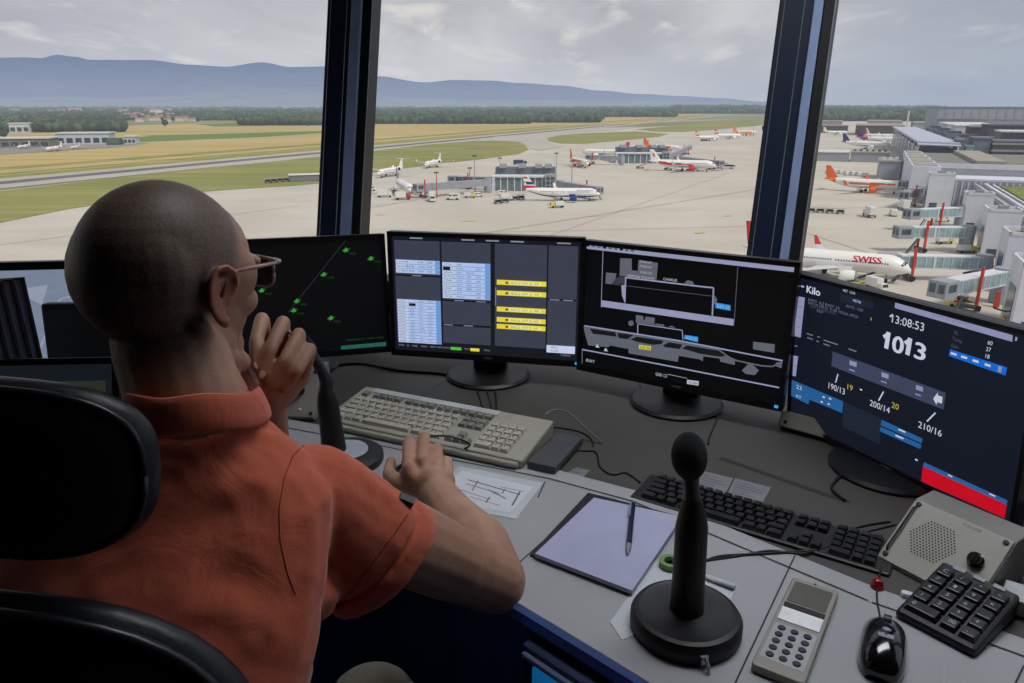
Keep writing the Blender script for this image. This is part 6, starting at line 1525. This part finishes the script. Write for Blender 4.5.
# arms
body.caps(RS, RE, .052, .046, 16); body.caps(RS.lerp(RE, .35), RS.lerp(RE, .75), .054, .050, 14)
body.ball(RE, (.046, .046, .042), 10)
m1 = RE.lerp(RW, .28) + Vector((.004, 0, .006)); body.caps(RE, m1, .045, .050, 16); body.caps(m1, RE.lerp(RW, .62), .050, .041, 16); body.caps(RE.lerp(RW, .62), RW, .041, .031, 16)
body.caps(LS, LE, .050, .040, 16); m1 = LE.lerp(LW, .3); body.caps(LE, m1, .038, .0405, 16); body.caps(m1, LE.lerp(LW, .65), .0405, .033, 16); body.caps(LE.lerp(LW, .65), LW, .033, .026, 16)
# ---- right hand resting on the mouse: palm, four fingers, thumb
def finger(pts, r):
    body.tube(pts[:1] + pts[1:], r, 10); 
    for p, q in zip(pts, r): body.ball(p, q, 6)
def seg(pts, r):
    for i in range(len(pts) - 1): body.caps(pts[i], pts[i + 1], r[i], r[i + 1], 10)
mcp = [P(409, 468, .840), P(423, 461, .847), P(437, 467, .840), P(447, 477, .828)]
wr = RW + Vector((0, 0, .004))
body.caps(RW, wr.lerp(sum(mcp, Vector()) / 4, .35), .030, .029, 14)
for k, q in enumerate(mcp):
    body.caps(wr + Vector((-.014 + .010 * k, 0, .000)), q - Vector((0, 0, .006)), .0200, .0150, 12)
    body.caps(wr + Vector((-.010 + .007 * k, 0, .012)), q + Vector((0, 0, .0015)), .0042, .0064, 8)    # tendons
    body.ball(q, .0132 if k < 3 else .0118, 8)
pip = [P(409, 442, .846), P(424, 437, .850), P(437, 448, .836), P(447, 461, .822)]
dip = [p + Vector((-.001 + .001 * i, .009, -.022)) for i, p in enumerate(pip)]
tip = [Vector((p.x - .001, p.y - .004, max(.760, p.z - .018))) for p in dip]
for k in range(4): seg([mcp[k], pip[k], dip[k], tip[k]], [.0126 - .0004 * k, .0124 - .0006 * k, .0108 - .0005 * k, .0090 - .0004 * k])
th0 = wr + Vector((-.018, .006, -.004)); th1 = P(398, 482, .812); th2 = P(389, 474, .806); th3 = P(391, 461, .798)
seg([th0, th1, th2, th3], [.0185, .0150, .0125, .0098])
# ---- left hand under the chin: knuckles away, fingers curled back down to the jaw
lw = LW
lm = [A(268, 362, .998), A(281, 361, .994), A(293, 366, .988), A(302, 375, .980)]
lp = [A(262, 319, .948), A(283, 322, .938), A(299, 334, .934), A(310, 349, .934)]
ld = [A(256, 343, .915), A(270, 349, .908), A(285, 360, .906), A(297, 371, .908)]
lt = [A(257, 366, .905), A(262, 374, .903), A(272, 383, .903), A(283, 388, .908)]
for k, q in enumerate(lm):
    body.caps(lw + Vector((-.012 + .009 * k, .004, .0)), q, .0175, .0125, 12); body.ball(q, .0118, 8)
    seg([lm[k], lp[k], ld[k], lt[k]], [.0108, .0100 - .0003 * k, .0092 - .0004 * k, .0078 - .0003 * k])
body.caps(A(264, 392, .955), A(281, 378, .958), .022, .018, 12); body.ball(A(277, 374, .95), (.026, .018, .024), 10)
seg([A(258, 400, .955), A(249, 388, .935), A(242, 374, .918), A(238, 358, .905)], [.0170, .0135, .0110, .0090])
# lower body (inside the trousers): hips, thighs, shins, feet
HR, HL = Vector((-.31, .43, .53)), Vector((-.49, .43, .53)); KR, KL = Vector((-.195, .83, .615)), Vector((-.56, .86, .60)); FR, FL = Vector((-.15, .83, .09)), Vector((-.56, .84, .09))
for a, k_, f_ in ((HR, KR, FR), (HL, KL, FL)):
    body.caps(a, k_, .080, .056, 14); body.caps(k_, f_, .054, .036, 14); body.caps(f_ + Vector((0, -.03, -.04)), f_ + Vector((0, .15, -.055)), .036, .028, 12)
HMI = HM.inverted()
def tones(me):
    ca = me.color_attributes.new('tone', 'FLOAT_COLOR', 'POINT'); cols = []
    for v in me.vertices:
        q = HMI @ v.co; r = g2 = 0.
        if abs(q.x) < .12 and abs(q.y) < .13 and -.14 < q.z < .13:
            # hair line: forehead edge in front, above the ear at the side, nape behind
            zl = -.075 + max(0, q.y + .045) * 1.45 if q.y < .04 else .05 + (q.y - .04) * 1.6
            zl += .012 * noise.noise(q * 40)
            r = max(0, min(1, (q.z - zl) / .035 + .3)) * (1 if q.y < .075 else 0.35)
            if abs(q.x) > .079: r *= .08
            g2 = .7 if abs(q.x) > .080 and q.y < .03 and q.z > -.05 else 0
            r *= .82
        cols += [r, g2, 0, 1]
    ca.data.foreach_set('color', cols)
skin = skin_mat('skin')
person = voxelise(body, 'person', .0030, 4, mt=skin, post=tones)
tag(person, 'man with cropped grey hair in an orange polo shirt, chin propped on his hand', 'person')
# ---- fingernails of the propped hand
NAIL = mat('finger nail', (214, 176, 160), .3)
mb = MB()
for k in range(2):
    v_ = (Vector((0, 0, CAMZ)) - lt[k]).normalized(); ax = (lt[k] - ld[k]).normalized(); sd = ax.cross(v_).normalized(); nn = sd.cross(ax).normalized()
    if nn.dot(v_) < 0: nn = -nn
    Mq = Matrix((sd, ax, nn)).transposed().to_4x4(); mb.ball(lt[k] + nn * .0064, (.0040, .0056, .0012), 8, rot=Mq)
mb.build('fingernails', NAIL, person, smooth=True)
# ---- eyes
for s in (-1, 1):
    mb = MB(); mb.M = HM; mb.ball((s * .031, .078, .003), .0125, 10); e_ = mb.build('eye', mat('eye white', (226, 220, 214), .2), person, smooth=True)
    mb = MB(); mb.M = HM; mb.ball((s * .031, .0885, .003), (.0052, .0026, .0052), 8); mb.build('iris', mat('iris', (60, 54, 48), .15), e_, smooth=True)
for s in (-1, 1):
    mb = MB(); mb.M = HM; mb.tube([(s * .014, .096, .022), (s * .030, .097, .027), (s * .046, .086, .023)], [.002, .003, .0015], 8, flat=1.4); mb.build('eyebrow', mat('grey brow', (96, 84, 74), .9), person, smooth=True)
# ---- spectacles
G_f = mat('clear grey spectacle frame', (150, 140, 142), .2, coat=.4); G_t = mat('rosy spectacle temple', (168, 110, 104), .25, coat=.4)
spec = empty('glasses', (0, 0, 0)); spec.parent = person
def lensring(s):
    return [(s * (.034 + .026 * math.copysign(abs(math.cos(a)) ** .55, math.cos(a))), .112 - abs(s * .034 + .026 * math.cos(a) * s) ** 2 * 2.2, .004 + .0175 * math.copysign(abs(math.sin(a)) ** .6, math.sin(a))) for a in [2 * PI * k / 28 for k in range(29)]]
for s in (-1, 1):
    mb = MB(); mb.M = HM; L_ = lensring(s); mb.tube(L_, .0016, 6); mb.tube([(s * .010, .111, .020), (s * .034, .110, .0222), (s * .061, .104, .020)], .0024, 8); mb.build('rim', G_f, spec, smooth=True)
    mb = MB(); mb.M = HM; mb.poly([L_[k] for k in range(28)]); mb.build('lens', K_lens if 'K_lens' in globals() else mat('smoked lens', (46, 50, 62), .08, spec=.8), spec)
    mb = MB(); mb.M = HM; mb.tube([(s * .061, .104, .020), (s * .070, .100, .0195), (s * .074, .085, .019)], [.0030, .0032, .0026], 8); mb.build('hinge', G_f, spec, smooth=True)
    mb = MB(); mb.M = HM; mb.tube([(s * .074, .086, .019), (s * .078, .045, .019), (s * .081, .008, .020), (s * .084, -.012, .012), (s * .083, -.022, -.004)], [.0026, .0024, .0022, .0022, .0018], 8, flat=1.0); mb.build('temple', G_t, spec, smooth=True)
mb = MB(); mb.M = HM; mb.tube([(-.010, .111, .012), (0, .115, .015), (.010, .111, .012)], .0018, 8); mb.build('bridge', G_f, spec, smooth=True)
# ---- shirt
def shirt_mat():
    m = bpy.data.materials.new('orange pique cotton'); m.use_nodes = True; nt = m.node_tree; N = nt.nodes; L = nt.links; b = N['Principled BSDF']
    tc = N.new('ShaderNodeTexCoord'); nz = N.new('ShaderNodeTexNoise'); nz.inputs['Scale'].default_value = 9; nz.inputs['Detail'].default_value = 4; L.new(tc.outputs['Object'], nz.inputs['Vector'])
    mx = N.new('ShaderNodeMix'); mx.data_type = 'RGBA'; mx.inputs[6].default_value = srgb((188, 88, 60)); mx.inputs[7].default_value = srgb((214, 106, 76)); L.new(nz.outputs['Fac'], mx.inputs[0]); L.new(mx.outputs[2], b.inputs['Base Color'])
    b.inputs['Roughness'].default_value = .9; b.inputs['Sheen Weight'].default_value = .25; b.inputs['Sheen Roughness'].default_value = .5
    w = N.new('ShaderNodeTexVoronoi'); w.inputs['Scale'].default_value = 700; L.new(tc.outputs['Object'], w.inputs['Vector'])
    f = N.new('ShaderNodeTexNoise'); f.inputs['Scale'].default_value = 16; f.inputs['Detail'].default_value = 3; f.inputs['Distortion'].default_value = 1.2; L.new(tc.outputs['Object'], f.inputs['Vector'])
    b1 = N.new('ShaderNodeBump'); b1.inputs['Strength'].default_value = .25; b1.inputs['Distance'].default_value = .0006; L.new(w.outputs['Distance'], b1.inputs['Height'])
    b2 = N.new('ShaderNodeBump'); b2.inputs['Strength'].default_value = .5; b2.inputs['Distance'].default_value = .006; L.new(f.outputs['Fac'], b2.inputs['Height']); L.new(b1.outputs[0], b2.inputs['Normal']); L.new(b2.outputs[0], b.inputs['Normal'])
    return m
m_shirt = shirt_mat()
sh = MB()
RH = A(384, 561, .892)                                    # centre of the right sleeve opening
LH = LS.lerp(LE, .55)
ss = [((-.384, .405, .52), .176, .128), ((-.384, .45, .62), .177, .130), ((-.384, .51, .75), .174, .127), ((-.380, .575, .87), .179, .126), ((-.372, .64, .97), .186, .120), ((-.358, .69, 1.045), .172, .102), ((-.352, .705, 1.095), .112, .080), ((-.352, .705, 1.125), .078, .070)]
sh.rings([oval(c, w, d, -.05) for c, w, d in ss])
sh.caps(C7 + Vector((.02, -.006, -.030)), RS + Vector((-.025, -.008, .012)), .040, .052, 16); sh.caps(C7 + Vector((-.03, 0, -.022)), LS + Vector((.025, -.008, .018)), .050, .052, 16)
sh.ball(C7 + Vector((0, .012, -.030)), (.064, .072, .046), 14); sh.ball(RS, (.066, .064, .066), 12); sh.ball(LS, (.064, .062, .062), 12)
def sleeve(a, b_, ra, rb, droop):
    d = (b_ - a).normalized(); side = d.cross(Vector((0, 0, 1))).normalized(); up = side.cross(d).normalized()
    rs = []
    for k in range(8):
        f = k / 7; c = a.lerp(b_, f) ; r = ra + (rb - ra) * f
        rs.append([c + side * r * math.cos(2 * PI * q / 24) * (1 - .10 * f) + up * (r * math.sin(2 * PI * q / 24) * (1 + .10 * f)) for q in range(24)])
    sh.rings(rs)
sleeve(RS, RH, .066, .0735, 0); sleeve(LS, LH, .064, .068, 0)
sh.caps(RS + Vector((-.035, -.020, -.010)), Vector((-.262, .61, .86)), .050, .050, 14); sh.caps(RS + Vector((-.035, -.015, .0)), Vector((-.25, .69, .99)), .056, .060, 14)
# armpit fabric bridging sleeve and body
sh.caps(RS.lerp(RH, .45) + Vector((-.02, -.02, -.035)), Vector((-.235, .66, .93)), .035, .040, 12)
axisR = (RH - RS).normalized()
def folds(me):
    def seg_d(p, a, b_):
        ab = b_ - a; t = max(0, min(1, (p - a).dot(ab) / ab.dot(ab))); return (p - a - ab * t).length, t
    lines = []   # creases as lines in space: (start, end, width, depth)
    def crease(x0, y0, t0, x1, y1, t1, w, d): lines.append((A(x0, y0, t0), A(x1, y1, t1), w, d))
    crease(300, 455, .80, 262, 500, .74, .014, .004); crease(306, 610, .84, 262, 540, .76, .016, -.005); crease(318, 600, .84, 280, 505, .77, .012, .004)
    crease(200, 425, .73, 262, 430, .76, .010, .004); crease(190, 442, .72, 268, 452, .76, .012, -.0045); crease(215, 412, .74, 290, 438, .80, .009, -.003)
    crease(330, 600, .86, 400, 560, .88, .010, -.004); crease(340, 575, .86, 395, 540, .86, .012, .004); crease(360, 470, .82, 410, 520, .86, .012, .003)
    crease(335, 600, .80, 325, 683, .78, .012, .007); crease(345, 640, .80, 300, 600, .76, .014, -.006); crease(330, 660, .78, 280, 683, .74, .016, .006); crease(160, 500, .66, 290, 478, .74, .020, .004); crease(150, 520, .66, 280, 520, .74, .022, -.004); crease(200, 600, .66, 310, 640, .74, .022, .005); crease(180, 570, .64, 300, 590, .74, .022, -.005)
    vn = [v.normal.copy() for v in me.vertices]
    cR = RH; 
    for v, n in zip(me.vertices, vn):
        p = v.co; off = 0
        for a, b_, w, d in lines:
            if abs(p.x - a.x) > .25 or abs(p.z - a.z) > .25: continue
            dist, t = seg_d(p, a, b_)
            if dist < w * 3: off += d * math.exp(-(dist / w) ** 2) * (math.sin(PI * min(1, max(0, t * .9 + .05)))) ** .5
        off += .0022 * noise.noise(p * 22 + Vector((3, 1, 2))) + .0012 * noise.noise(p * 55)
        # turned hem of the right sleeve
        s_ = (p - RS).dot(axisR) - (RH - RS).length
        if -.032 < s_ < .01 and (p - RH).length < .10:
            off += .0022 if s_ > -.026 else -.0022
        v.co = p + n * off
shirt = voxelise(sh, 'polo_shirt', .0034, 10, parent=person, mt=m_shirt, post=folds)
# collar: folded band around the neck
def torusband(pts_in, h, th, name, m, parent, outw=.012):
    mb = MB(); rs = []
    for p, n in pts_in:
        rs.append([p + Vector((0, 0, h * .55)) - n * .001, p + Vector((0, 0, h * .62)) + n * th * .7, p + n * (outw) + Vector((0, 0, h * .1)), p + n * (outw + .004) - Vector((0, 0, h * .45)), p + n * (outw - .001) - Vector((0, 0, h * .47)), p + n * .001 - Vector((0, 0, .3 * h))])
    rs.append(rs[0]); mb.rings(rs, False); return mb.build(name, m, parent, smooth=True, sub=1)
pts = []
cc = C7 + Vector((.0, .012, -.002))
for k in range(32):
    a = 2 * PI * k / 32; n = Vector((math.cos(a), math.sin(a), 0)); pts.append((cc + Vector((math.cos(a) * .0590, math.sin(a) * .0700, -.022 * math.sin(a) - .004 + .002 * math.sin(5 * a))), n))
torusband(pts, .036, .004, 'collar', m_shirt, shirt, .010)
# shoulder seam and little sleeve badge
mb = MB(); b0 = A(404, 503, .862); nrm = Vector((.45, -.35, .80)).normalized(); u = axisR; w_ = nrm.cross(u).normalized(); u = w_.cross(nrm)
mb.rings([[b0 - u * .009 - w_ * .0045, b0 + u * .009 - w_ * .0045, b0 + u * .009 + w_ * .0045, b0 - u * .009 + w_ * .0045], [b0 - u * .009 - w_ * .0045 + nrm * .012, b0 + u * .009 - w_ * .0045 + nrm * .012, b0 + u * .009 + w_ * .0045 + nrm * .012, b0 - u * .009 + w_ * .0045 + nrm * .012]])
mb.build('sleeve_tag', mat('dark sleeve tag', (52, 50, 56), .5), shirt)
from mathutils.bvhtree import BVHTree
sbv = BVHTree.FromPolygons([v.co for v in shirt.data.vertices], [tuple(p.vertices) for p in shirt.data.polygons])
def seam_on(path, r, name, m):      # a stitched line lying on the cloth
    pts = []
    for i in range(len(path) - 1):
        for k in range(8):
            u = k / 8; x = path[i][0] * (1 - u) + path[i + 1][0] * u; y = path[i][1] * (1 - u) + path[i + 1][1] * u
            h = sbv.ray_cast(Vector((0, 0, CAMZ)), ray(x, y).normalized())
            if h[0] is not None and (not pts or (h[0] - pts[-1]).length < .05): pts.append(h[0] + h[1] * (r * .3))
    if len(pts) > 3:
        q = MB(); q.tube([(pts[max(i - 1, 0)] + pts[i] + pts[min(i + 1, len(pts) - 1)]) / 3 for i in range(len(pts))], r, 6); q.build(name, m, shirt, smooth=True)
m_st = mat('dark stitching', (146, 62, 44), .9)
seam_on([(306, 443), (293, 455), (284, 478), (279, 508), (280, 540), (287, 572), (297, 598)], .0007, 'sleeve_seam', m_st)
seam_on([(409, 512), (397, 530), (380, 553), (362, 577), (346, 598)], .0006, 'hem_stitching', m_st)
# trousers, shoes
tr = MB()
for a, k_, f_ in ((HR, KR, FR), (HL, KL, FL)):
    tr.caps(a, k_, .094, .070, 14); tr.caps(k_, f_ + Vector((0, 0, .03)), .068, .055, 14)
tr.caps(HR + Vector((0, -.02, .03)), HL + Vector((0, -.02, .03)), .11, .11, 14)
voxelise(tr, 'trousers', .007, 5, parent=person, mt=mat('olive grey cotton', (112, 108, 94), .9, bump=.5, bscale=40))
for f_ in (FR, FL):
    mb = MB(); mb.caps(f_ + Vector((0, -.035, -.045)), f_ + Vector((0, .16, -.052)), .044, .036, 14); mb.build('shoe', mat('black shoe', (24, 24, 26), .4), person, smooth=True)
# ================================================================== CHAIRS
LEA = mat('black leather', (30, 34, 38), .42, var=.05, bump=.12, bscale=160); CHR = mat('dark chair metal', (34, 36, 42), .35, metal=.4); PIPE = mat('navy piping', (26, 29, 36), .35)
ch = empty('office_chair', (-.42, .42, 0), R(-6), label='black leather office chair with a padded headrest, the man sitting in it', cat='chair')
def cushion(w, h, th, n=3.2, curve=0.0, rows=14, cols=22, bulge=1.0):
    """upholstered pad: superellipse outline, domed, curved about the vertical"""
    mb = MB(); rs = []
    for j in range(rows + 1):
        f = j / rows; zz = math.cos(PI * f); rr = abs(math.sin(PI * f)) ** .55
        ring = []
        for k in range(cols * 2):
            a = 2 * PI * k / (cols * 2); cx, cz = math.cos(a), math.sin(a)
            x = math.copysign(abs(cx) ** (2 / n), cx) * w / 2 * rr; z = math.copysign(abs(cz) ** (2 / n), cz) * h / 2 * rr
            ring.append((x, -zz * th / 2 + curve * (x / (w / 2)) ** 2, z))
        rs.append(ring)
    mb.rings(rs); return mb
CI = (Matrix.Translation((-.42, .42, 0)) @ Matrix.Rotation(R(-6), 4, 'Z')).inverted()
def addpad(mb, name, c, rot, parent=ch, m=LEA):
    M_ = Matrix.Translation(CI @ Vector(c)) @ rot
    mb.v = [tuple(M_ @ Vector(v)) for v in mb.v]; return mb.build(name, m, parent, smooth=True)
hr_c = A(4, 466, .60); hr_rot = Euler((R(-4), R(4), R(2))).to_matrix().to_4x4()
hr = addpad(cushion(.235, .152, .058, 2.9, .022), 'headrest', hr_c, hr_rot)
def rimtube(w, h, n, off, r, c, rot, nm, m, curve=.022):
    mb = MB(); pts = []
    for k in range(49):
        a = 2 * PI * k / 48; cx, cz = math.cos(a), math.sin(a); x = math.copysign(abs(cx) ** (2 / n), cx) * w / 2; z = math.copysign(abs(cz) ** (2 / n), cz) * h / 2
        pts.append((x, off + curve * (x / (w / 2)) ** 2, z))
    mb.tube(pts, r, 8); M_ = Matrix.Translation(CI @ Vector(c)) @ rot; mb.v = [tuple(M_ @ Vector(v)) for v in mb.v]; return mb.build(nm, m, ch, smooth=True)
rimtube(.222, .140, 2.9, -.014, .0045, hr_c, hr_rot, 'headrest_piping', PIPE)
bk_c = A(15, 872, .62); bk_rot = Euler((R(-10), R(6), R(4))).to_matrix().to_4x4()
addpad(cushion(.42, .50, .085, 2.6, .045), 'backrest', bk_c, bk_rot); rimtube(.404, .484, 2.6, -.022, .006, bk_c, bk_rot, 'backrest_piping', PIPE, .045)
mb = MB(); a, b_ = CI @ (hr_c + Vector((-.035, .0, -.06))), CI @ (bk_c + Vector((-.05, -.0, .20)))
mb.tube([a + Vector((0, .012, 0)), a.lerp(b_, .5) + Vector((0, .01, 0)), b_ + Vector((0, .02, 0))], [.017, .016, .018], 12, flat=.5); mb.build('headrest_post', CHR, ch, smooth=True)
mb = MB(); mb.prism(rrect(.52, .48, .12, 6, 0, .12), .43, .50); mb.build('seat', LEA, ch, bevel=.025)
mb = MB(); mb.tube([(0, -.14, .40), (0, -.20, .42), (0, -.235, .60), (0, -.19, .80)], [.03, .03, .028, .025], 10); mb.build('back_bracket', CHR, ch, smooth=True)
mb = MB(); mb.tube([(0, .1, .08), (0, .1, .25)], .035, 16); mb.tube([(0, .1, .25), (0, .1, .44)], .022, 16); mb.build('gas_lift', CHR, ch, auto=40)
for s in (-1, 1):
    mb = MB(); mb.tube([(s * .30, .14, .46), (s * .31, .14, .63)], .016, 10); mb.box((s * .31, .14, .645), (.075, .24, .03)); mb.tube([(s * .20, .14, .45), (s * .30, .14, .455)], .014, 8); mb.build('armrest', CHR, ch, bevel=.006)
mb = MB()
for k in range(5):
    a = 2 * PI * k / 5 + .3; mb.tube([(0, .1, .10), (.30 * math.cos(a), .1 + .30 * math.sin(a), .075)], [.028, .018], 10)
base = mb.build('star_base', CHR, ch, smooth=True)
for k in range(5):
    a = 2 * PI * k / 5 + .3; mb = MB(); c = Vector((.30 * math.cos(a), .1 + .30 * math.sin(a), .030)); t_ = Vector((-math.sin(a), math.cos(a), 0)) * .022; mb.tube([c - t_, c + t_], .030, 16); mb.build('caster', BLK, base, auto=40)
# dark strap hanging beside the man's leg
